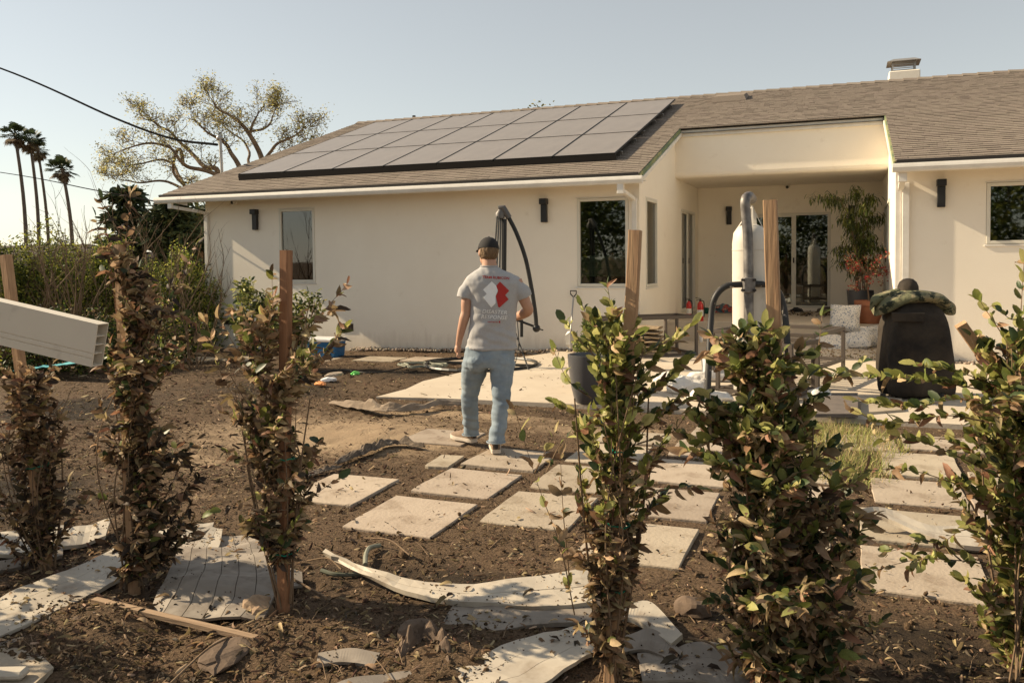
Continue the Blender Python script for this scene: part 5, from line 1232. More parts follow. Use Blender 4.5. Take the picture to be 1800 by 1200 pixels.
rock('soil_lump', g(400, 1150), (.16, .1, .03), 'low heap of loose soil at the bottom left of the lath', 'rock', 5.0, 'soil')
rock('soil_lump', g(1215, 1075), (.09, .06, .05), 'dark clod between the tall leaning stake and the dense shrub', 'rock', 6.0, 'soil')
def crumple(name, pts, w, label, mt, seed, cat='cloth scrap', h=.06):
    """a rumpled strip of sheet lying along pts"""
    C_ = resample(smoothpts(pts, 6), 34); b = MB(); nv = 12; rows = []
    for i, c in enumerate(C_):
        d = (C_[min(i+1, 33)]-C_[max(i-1, 0)]).normalized(); s = Vector((-d.y, d.x, 0)).normalized(); env = math.sin(math.pi*(i+.7)/35)**.5; row = []
        for j in range(nv):
            u = j/(nv-1)-.5; p = c+s*(u*w*env*(1+.3*noise.noise(Vector((i*.3, seed, 0)))))
            zz = h*env*(max(0, 1-abs(u)*1.5)*(.35+1.2*abs(noise.noise(Vector((i*.2, u*2.2, seed)))))+.3*abs(noise.noise(Vector((i*.45, u*5, seed+4)))))
            row.append(Vector((p.x, p.y, max(c.z, 0)+.012+max(0, zz))))
        rows.append(row)
    n = len(rows); vs = [v for r in rows for v in r]; b.add(vs, [[i*nv+j, i*nv+j+1, (i+1)*nv+j+1, (i+1)*nv+j] for i in range(n-1) for j in range(nv-1)])
    o = b.build(name, M[mt], None, False, loc=C_[17]); so = o.modifiers.new('solid', 'SOLIDIFY'); so.thickness = .006; return tag(o, label, cat)
crumple('fabric_scrap', [g(590, 818), g(640, 800), g(690, 785), g(745, 790)], .13, 'rumpled burnt landscape fabric lying left of the man\'s feet', 'charfab', 1, h=.12)
crumple('fabric_scrap', [g(580, 712), g(640, 722), g(700, 728), g(760, 718), g(815, 715)], .15, 'torn strip of felt along the edge of the patio slab', 'cardboard', 2, h=.13)
crumple('fabric_scrap', [g(520, 845), g(560, 832), g(600, 822)], .08, 'thin dark scrap trailing left of the rumpled fabric', 'charfab', 3, h=.04)
crumple('soil_crust', [g(700, 1165), g(740, 1120), g(775, 1140), g(790, 1180)], .10, 'curled crust of soil and root in the bottom middle foreground', 'rock', 4, 'soil', h=.10)
crumple('plastic_sheet', [g(20, 655), g(90, 648), g(150, 642)], .5, 'bright turquoise plastic sheet on the ground behind the white rail', 'tealp', 5, 'plastic sheet', h=.06) if False else None
M['teal'] = mat('turquoise_plastic', (.12, .42, .46), .5); crumple('plastic_sheet', [onY(30, 652, 9.2), onY(90, 646, 9.2), onY(165, 636, 9.2)], .5, 'bright turquoise plastic sheet on the ground behind the white rail', 'teal', 5, 'plastic sheet', h=.05)
M['hose'] = mat('hose_green', (.085, .095, .065), .6, (.16, .15, .11), 8); M['hosepale'] = mat('hose_pale', (.24, .24, .18), .6)
def tubeobj(name, pts, r, label, cat, mt, n=8):
    b = MB(); b.tube(smoothpts(pts, 6), r, n); return tag(b.build(name, M[mt], None, True, loc=pts[len(pts)//2]), label, cat)
tubeobj('garden_hose', [g(565, 1002, .02), g(590, 1009, .015), g(630, 1008, .01), g(652, 1000, .01)], .012, 'short stub of dark hose near the lifted board tip', 'hose', 'hose')
tubeobj('garden_hose', [g(642, 992, .02), g(643, 975, .03), g(650, 962, .03), g(668, 958, .02)], .013, 'bent piece of pale green hose standing up beside the lifted board tip', 'hose', 'hosepale')
b = MB(); rs = random.Random(4); pts = []
for k in range(60):
    a = k*.42; c = g(742, 641, .03); pts.append(c+Vector((math.cos(a)*.42*(.7+.3*math.sin(k*.9)), math.sin(a)*.3*(.8+.2*math.sin(k*1.3)), .012*math.sin(k))))
tubeobj('garden_hose', pts, .011, 'loosely coiled pale hose on the mulch by the patio edge', 'hose', 'hosepale')
tubeobj('drip_line', [g(560, 655, .02), g(600, 650, .03), g(650, 655, .02), g(700, 648, .03), g(760, 632, .02), g(815, 628, .03)], .01, 'thin black irrigation line running over the mulch towards the umbrella', 'hose', 'black')
tubeobj('stick', [g(450, 1000, .02), g(500, 1010, .03), g(590, 1060, .02)], .006, 'thin root lying right of the reddish stake', 'stick', 'twig')
for i, (p, q, l) in enumerate([((540, 985), (600, 1000), 'short twig near the pale hose'), ((860, 965), (890, 950), 'dark twig on the soil above the long curled board'), ((640, 945), (720, 975), 'fine stalk between the front slab and the long board'), ((280, 1018), (410, 975), 'long bent stick lying over the rippled fan of boards'), ((1290, 1180), (1210, 1120), 'pale stick at the bottom between stake and dense shrub'), ((300, 1200), (400, 1120), 'thin stalk at the bottom left in front of the lath')]):
    a_, b_ = g(*p, .03), g(*q, .04); tubeobj('stick', [a_, a_.lerp(b_, .5)+Vector((.01, .02, .03)), b_], .005, l, 'stick', 'twig', 5)
M['plast_g'] = mat('green_plastic', (.15, .6, .12), .4); M['plast_o'] = mat('orange_plastic', (.8, .33, .12), .4); M['plast_w'] = mat('white_plastic', (.78, .76, .74), .45, sheen=0)
rock('plastic_scrap', g(624, 659), (.10, .06, .04), 'small bright green plastic scrap on the mulch', 'plast_g', 8, 'litter'); rock('plastic_scrap', g(563, 676), (.11, .06, .035), 'orange and white wrapper near the wilted shrub', 'plast_o', 9, 'litter'); rock('plastic_scrap', g(578, 669), (.10, .06, .04), 'crumpled white wrapper beside the orange one', 'plast_w', 10, 'litter'); rock('plastic_scrap', g(588, 659), (.2, .1, .03), 'grey flattened plastic bag below the garden shrub', 'stone', 11, 'litter')
# broken concrete at the bottom left corner
b = MB(); slabpoly(b, [tuple(g(*p)[:2]) for p in ((-60, 1150), (30, 1150), (75, 1165), (95, 1185), (60, 1215), (-60, 1240))], -.02, .03); tag(b.build('concrete_fragment', M['paver'], None, loc=g(20, 1180)), 'broken concrete fragment in the bottom left corner', 'concrete')
b = MB(); p = g(15, 1192, .03); b.box(p+Vector((0, 0, .02)), (.14, .07, .035), Matrix.Rotation(.4, 3, 'Z'), .012); tag(b.build('white_brick', M['vinyl'], None, loc=p), 'small white block on the concrete fragment in the corner', 'block')

# ---------------------------------------------------------------- patio objects
M['bronze'] = mat('bronze_aluminium', (.105, .085, .07), .5, metal=.3)
def boxframe(name, P0, ux, uy, lx, ly, h, label, legs=((0, 0), (1, 0), (0, 1), (1, 1)), mids=(), slats=0, w=.045, cat='furniture frame', low=.25):
    """open metal frame with corner P0 on the ground"""
    P0 = Vector(P0); ux = Vector(ux).normalized(); uy = Vector(uy).normalized(); o = empty(name, P0, label, cat, 'bare metal patio furniture frames')
    c = lambda a, b_, z: P0+ux*lx*a+uy*ly*b_+Vector((0, 0, z))
    for a, b2 in legs: MB().beam(c(a, b2, 0), c(a, b2, h-w/2), w, w, up=ux, bev=.003).build('leg', M['bronze'], o)
    for a, b2, p, q in ((0, 0, 1, 0), (0, 1, 1, 1), (0, 0, 0, 1), (1, 0, 1, 1)):
        dd = (c(p, q, 0)-c(a, b2, 0)).normalized()*w*.502
        MB().beam(c(a, b2, h)+dd*-1, c(p, q, h)+dd, w, w*1.02, bev=.003).build('top_rail', M['bronze'], o)
        MB().beam(c(a, b2, low)+dd, c(p, q, low)-dd, w*.9, w*.9).build('lower_rail', M['bronze'], o)
    for m_ in mids: MB().beam(c(m_, 0, low), c(m_, 0, h-w/2), w*.9, w*.9, up=ux).build('post', M['bronze'], o)
    for k in range(slats):
        t = (k+1)/(slats+1); MB().beam(c(t, 0, low+.02), c(t, 1, low+.02), .05, .012).build('slat', M['bronze'], o)
    return o
A0 = g(1224, 624, .02); A0.z = .02
boxframe('furniture_frame', A0, (-.75, -.66, 0), (-.66, .75, 0), 1.75, .62, .64, 'dark metal frame left of the porch, beside the tall leaning stake', mids=(.33, .66), low=.03)
B0 = g(1482, 664, .02); B0.z = .02; tb = gnd(1430, 598, .66); ta = gnd(1484, 584, .66)
uB = (tb-ta); uB.z = 0
boxframe('furniture_frame', B0, uB, Vector((uB.y, -uB.x, 0))*1, uB.length, 1.3, .66, 'dark metal frame right of the punching bag, near the patterned pillows', slats=6)
C0 = g(1262, 692, .02); C0.z = .02
boxframe('furniture_frame', C0, (.35, .95, 0), (.95, -.35, 0), .75, .9, .62, 'narrow metal frame directly behind the punching bag stand legs', slats=4, low=.05)
# planters
M['pot'] = mat('charcoal_pot', (.075, .075, .08), .35, spec=.5); M['terra'] = mat('terracotta', (.42, .17, .085), .8, (.34, .13, .07), 8); M['soil'] = mat('potting_soil', (.06, .045, .03), .95)
def pot(name, c, prof, label, mt, cat='plant pot'):
    o = empty(name, c, label, cat); b = MB(); b.lathe(c, prof, 28); b.build('body', M[mt], o, True); zz = prof[-2][1]-.03 if False else prof[len(prof)//2][1]-.04
    r = min(prof[len(prof)//2][0], .98*prof[len(prof)//2][0])-.02; b = MB(); b.lathe(c, [(r, zz-.02), (r, zz)], 24); b.build('soil', M['soil'], o); return o
pc = g(1035, 708, .02); pc.z = .02
pot('planter', pc, [(.135, 0), (.16, .03), (.20, .2), (.225, .4), (.235, .52), (.235, .55), (.215, .55), (.205, .5), (.19, .3)], 'large charcoal planter half hidden behind the tall leaning stake', 'pot')
q = pc+Vector((-.25, .75, 0)); pot('planter', q, [(.12, 0), (.15, .25), (.17, .42), (.175, .45), (.155, .45), (.15, .4), (.13, .2)], 'tan planter with a round green plant behind the charcoal planter', 'cardboard')
bush(q+Vector((.08, 0, .66)), (.26, .26, .22), 1600, 'round green plant growing in the tan planter', 91, .05, ('l_green', 'l_yell', 'h_grn'), (2, 1, 2), 'potted_plant', 'plant', None, clumps=14, fill=.4, stems=4)
# shovel against the wall
sb, stp = onY(1003, 612, 14.0), onY(1008, 522, 14.28); SH = empty('shovel', sb, 'shovel with a grey D handle leaning against the house wall', 'shovel')
MB().tube([sb+Vector((0, 0, .25)), stp], .014, 8).build('shaft', M['metal_grey'], SH, True)
b = MB(); ring = [stp, stp+Vector((-.05, 0, .05)), stp+Vector((-.055, 0, .11)), stp+Vector((.055, 0, .11)), stp+Vector((.05, 0, .05)), stp]; b.tube(ring, .011, 6); b.build('grip', M['black'], SH)
b = MB(); b.rings([[sb+Vector((x, y, z)) for x, y in ((-w_, .01), (0, -.015), (w_, .01), (0, .005))] for z, w_ in ((.0, .03), (.06, .09), (.22, .10), (.29, .05), (.31, .02))]); b.build('blade', M['metal_grey'], SH)
# cooler
cc = (g(545, 617)+g(603, 617))/2; cc.z = gbase(cc.x, cc.y)+.01; CO = empty('cooler', cc, 'blue cooler box with a white lid standing against the wall', 'cooler')
M['blue'] = mat('cooler_blue', (.025, .13, .30), .4); wC = .62
b = MB(); rs_ = []
for z, k in ((0, .90), (.02, .93), (.27, 1.0)): rs_.append([cc+Vector((x*wC/2*k, y*.19*k, z)) for x, y in ((-1, -.8), (-.93, -1), (.93, -1), (1, -.8), (1, .8), (.93, 1), (-.93, 1), (-1, .8))])
b.rings(rs_).build('body', M['blue'], CO)
MB().box(cc+Vector((0, 0, .305)), (wC*1.04, .41, .07), None, .02).build('lid', M['plast_w'], CO)
for s_ in (-1, 1): MB().box(cc+Vector((s_*wC*.51, 0, .2)), (.03, .16, .06), None, .01).build('handle', M['blue'], CO)
MB().box(cc+Vector((.18, -.185, .05)), (.06, .03, .04), None, .005).build('drain_plug', M['black'], CO)
# folded cantilever umbrella
M['steel0'] = mat('dark_grey_metal', (.13, .12, .11), .5, metal=.3)
ub = g(878, 645, .02); ub.z = .02; Du = dep(ub); UM = empty('umbrella', ub, 'folded black cantilever umbrella frame without canopy behind the man', 'umbrella')
def pu(x, y, d=0): return atd(x, y, Du+d)
MB().tube([pu(884, 640), pu(886, 500), pu(887, 385)], .035, 10).build('pole', M['black'], UM, True)
b = MB()
for k, (xt, xb) in enumerate(((874, 866), (877, 872), (880, 878), (883, 883))): b.tube([pu(xt, 380, .05*k-.1), pu(xb, 500, .05*k-.1), pu(xb-1, 590, .05*k-.1)], .013, 5)
b.build('ribs', M['black'], UM)
b = MB(); b.tube([pu(879, 384), pu(879, 376), pu(880, 371), pu(880, 366)], [.07, .075, .05, .03], 10); b.build('hub', M['steel0'], UM, True)
MB().tube([pu(876, 366), pu(884, 365), pu(895, 383)], [.035, .05, .045], 8).build('bracket', M['steel0'], UM, True)
MB().tube(smoothpts([pu(893, 380), pu(908, 410), pu(924, 455), pu(935, 510), pu(941, 550), pu(943, 574)], 5), .032, 9).build('arm', M['black'], UM, True)
b = MB(); b.ell(pu(943, 577), (.06, .06, .06)); b.build('joint', M['black'], UM, True)
MB().tube([pu(908, 562), pu(943, 575)], .02, 6).build('strut', M['black'], UM); MB().tube([pu(943, 577), pu(955, 580)], .01, 5).build('crank_handle', M['black'], UM)
MB().tube([pu(917, 562), pu(917, 592)], .025, 6).build('strut', M['black'], UM); MB().tube([pu(905, 582), pu(933, 660, -.4)], .013, 5).build('strut', M['black'], UM)
MB().tube(smoothpts([pu(909, 560), pu(912, 600), pu(909, 625), pu(905, 640)], 4), .007, 4).build('cord', M['black'], UM)
b = MB(); c = g(846, 641, .02); c.z = .035; b.tube([c+Vector((math.cos(a)*.86, math.sin(a)*.86, 0)) for a in [2*math.pi*k/40 for k in range(41)]], .028, 6, False); b.build('base_ring', M['black'], UM)
b = MB(); b.beam(c+Vector((-.85, 0, .0)), c+Vector((.85, 0, 0)), .08, .04); b.beam(c+Vector((0, -.85, .0)), c+Vector((0, .85, 0)), .08, .036); b.build('base_cross', M['black'], UM)
# punching bag on its stand
DB = 9.8; PB = empty('bag_stand', atd(1316, 712, DB), 'curved grey steel stand holding the punching bag', 'bag stand'); M['steel'] = mat('worn_steel', (.26, .24, .22), .5, (.10, .09, .085), 7, metal=.4); M['steelblk'] = mat('chipped_black_steel', (.03, .028, .026), .5, (.45, .40, .34), 16, (.62, .66))
def pb(x, y, d=0): return atd(x, y, DB+d)
gz = lambda p: Vector((p.x, p.y, .03))
MB().tube(smoothpts([gz(pb(1316, 716)), pb(1316, 560), pb(1315, 430), pb(1311, 375), pb(1310, 352), pb(1316, 345, .12), pb(1322, 350, .26)], 6), .056, 12).build('pole', M['steel'], PB, True)
MB().tube(smoothpts([gz(pb(1243, 722, -.25)), pb(1246, 640, -.15), pb(1250, 560), pb(1257, 523), pb(1275, 504), pb(1300, 500), pb(1345, 500), pb(1366, 510), pb(1378, 540), pb(1384, 600, -.1), gz(pb(1390, 722, -.25))], 6), .037, 10).build('leg_tube', M['steelblk'], PB, True)
b = MB(); b.box(pb(1316, 501, -.05), (.13, .10, .17), Matrix.Rotation(YAW, 3, 'Z'), .008); b.build('clamp', M['steel'], PB)
for dx in (-10, 10):
    for dy in (-9, 9): b = MB(); b.lathe(pb(1316+dx, 501+dy, -.1), [(.014, -.02), (.014, .02)], 6, (math.cos(YAW), math.sin(YAW), 0)); b.build('bolt', M['black'], PB)
MB().beam(gz(pb(1316, 716)), gz(pb(1316, 700, .9)), .07, .06).build('foot', M['steel'], PB); MB().beam(gz(pb(1250, 722, .75)), gz(pb(1385, 722, .75))+Vector((0, 0, .03)), .07, .05).build('foot', M['steel'], PB)
M['bag'] = mat('white_bag_vinyl', (.66, .61, .53), .5, (.60, .55, .47), 3, spec=.4, bump=.08, bscale=8, c3=(.45, .39, .3), scale3=5, fac3=(.6, .85))
bc = pb(1318, 690, .30); Db2 = DB+.30; rr = 30/F*Db2; hh = (690-398)/F*Db2
PU = empty('punching_bag', bc, 'long white cylindrical punching bag hanging behind the steel pole', 'punching bag')
b = MB(); b.lathe(bc, [(.02, 0), (rr*.8, .01), (rr*.97, .05), (rr*.985, hh*.4), (rr, hh*.75), (rr, hh-.30), (rr*1.0, hh-.2), (rr*.93, hh-.08), (rr*.7, hh-.01), (rr*.35, hh+.02), (.02, hh+.025)], 32); b.build('body', M['bag'], PU, True)
b = MB(); n = 32; b.tube([bc+Vector((math.cos(2*math.pi*k/n)*rr*1.004, math.sin(2*math.pi*k/n)*rr*1.004, hh-.28)) for k in range(n+1)], .006, 5, False); b.build('seam', M['bag'], PU)
hk = pb(1322, 362, .27)
for a in (.3, 1.9, 3.5, 5.0):
    b = MB(); b.beam(bc+Vector((math.cos(a)*rr*.8, math.sin(a)*rr*.8, hh-.05)), hk, .02, .004); b.build('strap', M['bag'], PU)
b = MB(); b.rings([[hk+Vector((x*s_, y*s_, z)) for x, y in ((-1, -.5), (1, -.5), (1, .5), (-1, .5))] for z, s_ in ((-.25, .055), (-.12, .045), (0, .012))]); b.build('neck', M['bag'], PU)
# pillows, sacks
M['pillow'] = mat('patterned_pillow', (.70, .66, .60), .85, (.16, .20, .27), 42, (.54, .58), detail=8); M['cush'] = mat('pale_cushion', (.55, .54, .53), .85, (.47, .47, .48), 3); M['sack'] = mat('white_sack', (.72, .68, .62), .6, bump=.25, bscale=14, bdist=.03)
def pillow(name, c, w, h, t, rot, label, mt, cat, piping=None, seed=0, group=None):
    b = MB(); N_ = 15; vs = []
    for s_ in (1, -1):
        for i in range(N_):
            for j in range(N_):
                u, v = i/(N_-1)*2-1, j/(N_-1)*2-1; e = max(0, (1-u**4)*(1-v**4))**.5; pin = 1-.07*(abs(u*v)**2)*0-.06*(1-abs(u))*(abs(v)**6)-.06*(1-abs(v))*(abs(u)**6)
                z = s_*t/2*e*(1+.25*noise.noise(Vector((u*1.7, v*1.7, seed+s_))))+.012*noise.noise(Vector((u*4, v*4, seed+s_*3)))*e; vs.append(Vector((u*w/2*pin, v*h/2*pin, z)))
    rt = Matrix.Rotation(rot[2], 3, 'Z') @ Matrix.Rotation(rot[1], 3, 'Y') @ Matrix.Rotation(rot[0], 3, 'X'); vs = [rt @ v+Vector(c) for v in vs]
    fs = [[i*N_+j, (i+1)*N_+j, (i+1)*N_+j+1, i*N_+j+1] for i in range(N_-1) for j in range(N_-1)]
    b.add(vs, fs+[[N_*N_+k for k in f][::-1] for f in fs]); o = empty(name, c, label, cat, group); b.build('cover', M[mt], o, True)
    edge = [(i, 0) for i in range(N_)]+[(N_-1, j) for j in range(1, N_)]+[(i, N_-1) for i in range(N_-2, -1, -1)]+[(0, j) for j in range(N_-2, -1, -1)]
    b = MB(); b.tube([vs[i*N_+j] for i, j in edge], .009 if piping else .006, 5, False); b.build('piping', M[piping or mt], o); return o
gp = 'patterned outdoor pillows piled on the porch step'
def onstep(px, py): p = gnd(px, py, .4); return p
p = onstep(1484, 590); p.y = 16.75; pillow('pillow', Vector((p.x, 16.55, .52)), .52, .5, .2, (R(68), 0, R(-10)), 'blue and white patterned pillow leaning upright on the step edge', 'pillow', 'pillow', None, 1, gp)
p = onY(1520, 558, 17.1); pillow('pillow', p+Vector((-.06, 0, -.05)), .45, .42, .16, (R(60), 0, R(25)), 'patterned pillow squeezed against the terracotta pot', 'pillow', 'pillow', None, 2, gp)
p = gnd(1462, 603, .1); pillow('pillow', p+Vector((0, 0, .0)), .55, .5, .2, (R(20), R(5), R(5)), 'flat patterned pillow on the patio floor seen through the metal frame', 'pillow', 'pillow', None, 3, gp)
p = gnd(1505, 600, .12); pillow('pillow', p+Vector((.0, -.1, .02)), .55, .45, .22, (R(25), R(-8), R(-15)), 'patterned pillow lying lowest, left of the covered grill', 'pillow', 'pillow', None, 4, gp)
p = gnd(1532, 592, .2); pillow('pillow', p, .4, .4, .18, (R(70), 0, R(40)), 'patterned pillow standing beside the covered grill', 'pillow', 'pillow', None, 5, gp)
p = atd(1262, 645, 11.2); pillow('cushion', p, .42, .42, .12, (R(62), 0, R(10)), 'pale grey seat cushion with dark piping behind the bag stand', 'cush', 'cushion', 'steelblk', 6)
def sack(c, r, label, seed):
    bm = bmesh.new(); bmesh.ops.create_icosphere(bm, subdivisions=4, radius=1)
    for v in bm.verts:
        p = v.co.copy(); q = 1+.22*noise.noise(p*1.5+Vector((seed, 0, 0)))+.10*noise.noise(p*4.5+Vector((seed, 3, 0)))+.04*noise.noise(p*11+Vector((seed, 3, 0))); v.co = Vector((p.x*r[0], p.y*r[1], p.z*r[2]))*q; v.co.z = max(v.co.z, -r[2]*.6)
    me = bpy.data.meshes.new('sack'); bm.to_mesh(me); bm.free(); me.materials.append(M['sack']); me.polygons.foreach_set('use_smooth', [True]*len(me.polygons)); o = link('sack', me, None, Vector(c)+Vector((0, 0, r[2]*.6))); tag(o, label, 'sack', 'white sacks on the patio')
sack(gnd(1205, 690, .02), (.25, .16, .12), 'white sack slumped on the patio behind the tall leaning stake', 1); sack(gnd(1245, 704, .02), (.25, .15, .08), 'flatter white sack in front of the slumped one', 2); sack(gnd(1440, 706, .02), (.14, .15, .1), 'white sack beside the dark paving tile', 3)
sack(gnd(1178, 676, .02), (.2, .15, .1), 'small white sack half behind the planter and the slumped sack', 4); sack(gnd(1226, 682, .02), (.16, .12, .13), 'upright knotted white sack between the other sacks', 5)
# dark loose tiles right
b = MB(); slabpoly(b, [tuple(gnd(*p, .11)[:2]) for p in ((1432, 727), (1508, 727), (1508, 690), (1452, 690))], .075, .11); tag(b.build('loose_tile', M['darktile'], None, loc=gnd(1470, 710, .1)), 'dark grey loose tile propped at the patio edge on the right', 'tile')
b = MB(); b.box(gnd(1470, 732, .03)+Vector((0, .12, .0)), (.35, .15, .07), None, .005); tag(b.build('brick', M['rock'], None, loc=gnd(1470, 732, .03)), 'brown brick under the dark loose tile', 'brick')
b = MB(); slabpoly(b, [tuple(gnd(*p, .04)[:2]) for p in ((1512, 726), (1590, 720), (1585, 700), (1515, 698))], .021, .045); tag(b.build('loose_tile', M['paver'], None, loc=gnd(1550, 710, .04)), 'pale loose tile to the right of the dark one', 'tile')
# fire extinguishers, bottle
M['red'] = mat('extinguisher_red', (.50, .02, .015), .3, spec=.5); M['label'] = mat('label_white', (.7, .68, .62), .6)
def extinguisher(c, label, s=1.0):
    c = Vector(c); o = empty('fire_extinguisher', c, label, 'fire extinguisher', 'red fire extinguishers on the porch step')
    MB().lathe(c, [(.055*s, 0), (.062*s, .012), (.062*s, .29*s), (.052*s, .34*s), (.025*s, .375*s), (.02*s, .39*s)], 20).build('cylinder', M['red'], o, True)
    MB().lathe(c, [(.0632*s, .10*s), (.0634*s, .22*s)], 20).build('label', M['label'], o, True)
    b = MB(); b.tube([c+Vector((0, 0, .385*s)), c+Vector((0, 0, .42*s))], .022*s, 8); b.beam(c+Vector((.02, 0, .43*s)), c+Vector((-.09*s, 0, .45*s)), .02, .012); b.beam(c+Vector((.02, 0, .415*s)), c+Vector((-.08*s, 0, .405*s)), .02, .01); b.build('valve', M['black'], o)
    MB().tube(smoothpts([c+Vector((.02, 0, .40*s)), c+Vector((.07*s, 0, .37*s)), c+Vector((.075*s, 0, .2*s)), c+Vector((.07*s, 0, .08*s))], 4), .01*s, 6).build('hose', M['black'], o)
extinguisher(onstep(1231, 564)+Vector((0, 0, 0)), 'red fire extinguisher with a white label on the front edge of the step', 1.0)
p = gnd(1208, 560, .4); p.x = max(p.x, -3.16); extinguisher(p+Vector((0, .2, 0)), 'red fire extinguisher farther left, beside the side sliding door', .9)
p = gnd(1260, 582, .05); b = MB(); b.lathe(Vector((p.x, 16.55, .02)), [(.035, 0), (.037, .02), (.037, .14), (.015, .19), (.015, .22)], 14); tag(b.build('bottle', M['plast_w'], None, True, loc=(p.x, 16.55, 0)), 'small clear white bottle at the foot of the porch step', 'bottle')
# heap of clothes and debris on the landing
M['cloth_mix'] = mat('colourful_cloth', (.10, .16, .18), .9, (.38, .08, .06), 9, (.5, .55), c3=(.5, .45, .35), scale3=12, fac3=(.6, .65))
def heap(c, r, label, mt, seed, cat):
    bm = bmesh.new(); bmesh.ops.create_icosphere(bm, subdivisions=4, radius=1)
    for v in bm.verts:
        p = v.co.copy(); q = 1+.35*noise.noise(p*1.8+Vector((seed, 0, 0)))+.2*noise.noise(p*5+Vector((seed, 3, 0))); v.co = Vector((p.x*r[0], p.y*r[1], p.z*r[2]))*q; v.co.z = max(v.co.z, -r[2]*.3)
    me = bpy.data.meshes.new('heap'); bm.to_mesh(me); bm.free(); me.materials.append(M[mt]); o = link(cat.replace(' ', '_'), me, None, Vector(c)+Vector((0, 0, r[2]*.3))); tag(o, label, cat)
heap(onstep(1272, 549), (.32, .2, .13), 'heap of colourful clothes on the porch floor left of the bag', 'cloth_mix', 1, 'clothes heap'); M['dkgreen'] = mat('dark_green_cloth', (.01, .08, .05), .9); heap(onstep(1243, 551), (.14, .12, .1), 'dark green bundle beside the heap of clothes', 'dkgreen', 2, 'cloth bundle')
heap(onstep(1452, 549), (.22, .16, .09), 'grey brown rag heap in front of the porch sliding door', 'charfab', 3, 'rag heap'); heap(onstep(1400, 548), (.12, .1, .07), 'small black bundle in front of the porch sliding door', 'black', 4, 'cloth bundle')
tag(scatter('leaf_litter', 260, (-1.6, .1, 18.6, 20.3), .05, 1, ('l_brown', 'l_dark'), (1, 1), 'dead leaves blown onto the porch floor', base=lv, faces=lf, seed=31, z=.39, avoid=False), cat='leaf litter')
tag(scatter('leaf_litter', 500, (-.6, .7, 14.4, 16.6), .04, 1, ('l_brown', 'l_tan'), (1, 1), 'leaf litter on the patio below the pillows', base=lv, faces=lf, seed=32, avoid=False), cat='leaf litter')
M['burlap'] = mat('burlap', (.36, .27, .17), .95, (.26, .19, .12), 20, bump=.4, bscale=90)
BS = empty('burlap_stack', g(1160, 600, .3), 'stack of folded burlap sacks lying on the left metal frame', 'sack stack'); c = A0+Vector((-.75, -.66, 0)).normalized()*.75+Vector((-.66, .75, 0)).normalized()*.3
for k in range(6):
    z = .09+k*.075; b = MB(); rs_ = []
    for t in range(9):
        u = t/8*2-1; w_ = .22+.02*math.sin(k*2.1+t); hgt = .033*(1-.3*abs(u)**3); rs_.append([c+Vector((u*.24+.02*math.sin(k), math.cos(a)*w_, z+math.sin(a)*hgt+.006*math.sin(t+k))) for a in [2*math.pi*q/12 for q in range(12)]])
    b.rings(rs_); b.build('sack', M['burlap'], BS, True)
# terracotta pot with a small red leaved tree; bamboo in a black pot
tp = Vector((onY(1528, 570, 16.95).x, 16.95, .40)); pot('terracotta_pot', tp, [(.17, 0), (.19, .02), (.235, .32), (.26, .33), (.265, .42), (.24, .42), (.23, .36), (.2, .2)], 'orange terracotta pot on the porch step beside the pillows', 'terra')
o = empty('red_tree', tp, 'small potted tree with red leaf tips in the terracotta pot', 'potted tree'); b = MB(); random.seed(6); tips = []
cz = onY(1526, 470, 16.95); b.tube(smoothpts([tp+Vector((0, 0, .3)), tp+Vector((-.03, 0, .7)), Vector((cz.x, 16.95, cz.z-.15))], 4), [.02, .017]+[.015]*7, 7)
for k in range(26):
    a = random.uniform(0, 6.28); e = Vector((cz.x, 16.95, cz.z))+Vector((math.cos(a)*random.uniform(.15, .42), math.sin(a)*random.uniform(.1, .4), random.uniform(-.28, .35)-.12*(math.cos(a) < 0))); s = Vector((cz.x, 16.95, cz.z-.15)); b.tube([s, s.lerp(e, .5)+Vector((0, 0, .05)), e], [.008, .005, .002], 4, False); tips += [e+Vector((random.gauss(0, .05), random.gauss(0, .05), random.gauss(0, .04))) for _ in range(22)]
b.build('trunk', M['bark'], o); M['redleaf'] = leafm('red_leaf', (.50, .07, .05), (.35, .06, .04), .35); inst_leaves('crown', tips, .045, ('redleaf', 'l_tan', 'l_rust'), (2, 1.3, 1.2), o, shape='bent')
bp_ = Vector((onY(1512, 540, 18.2).x, 18.2, .40)); pot('planter', bp_, [(.2, 0), (.23, .3), (.25, .52), (.25, .56), (.22, .56), (.22, .5), (.2, .3)], 'tall black planter in the porch corner behind the terracotta pot', 'pot')
o = empty('bamboo', bp_, 'tall bamboo plant with drooping narrow leaves in the porch corner', 'bamboo'); b = MB(); L_ = []; random.seed(8)
def bleaf(p, d):
    L_.append((p, d))
tops = [(1430, 345), (1455, 350), (1480, 385), (1502, 335), (1520, 365), (1535, 345), (1550, 380), (1470, 440), (1500, 400), (1535, 420), (1550, 440), (1515, 470), (1475, 465), (1540, 470)]
for (x, y) in tops:
    e = onY(x, y, 18.2+random.uniform(-.4, .3)); e.x = min(e.x, XR2-.08); s = bp_+Vector((random.uniform(-.1, .1), random.uniform(-.1, .1), .45)); mid = Vector((s.x*.6+e.x*.4, (s.y+e.y)/2, e.z*.75+s.z*.25+.25)); pts = smoothpts([s, mid, e], 9); b.tube(pts, [.009*(1-.7*i/len(pts)) for i in range(len(pts))], 5, False)
    for i in range(5, len(pts)):
        for k in range(15):
            d = Vector((random.uniform(-1, 1), random.uniform(-1, 1), random.uniform(-1.3, .2))); p0 = pts[i]+Vector((random.gauss(0, .07), random.gauss(0, .07), random.gauss(0, .06))); p0.x = min(p0.x, XR2-.06); bleaf(p0, d)
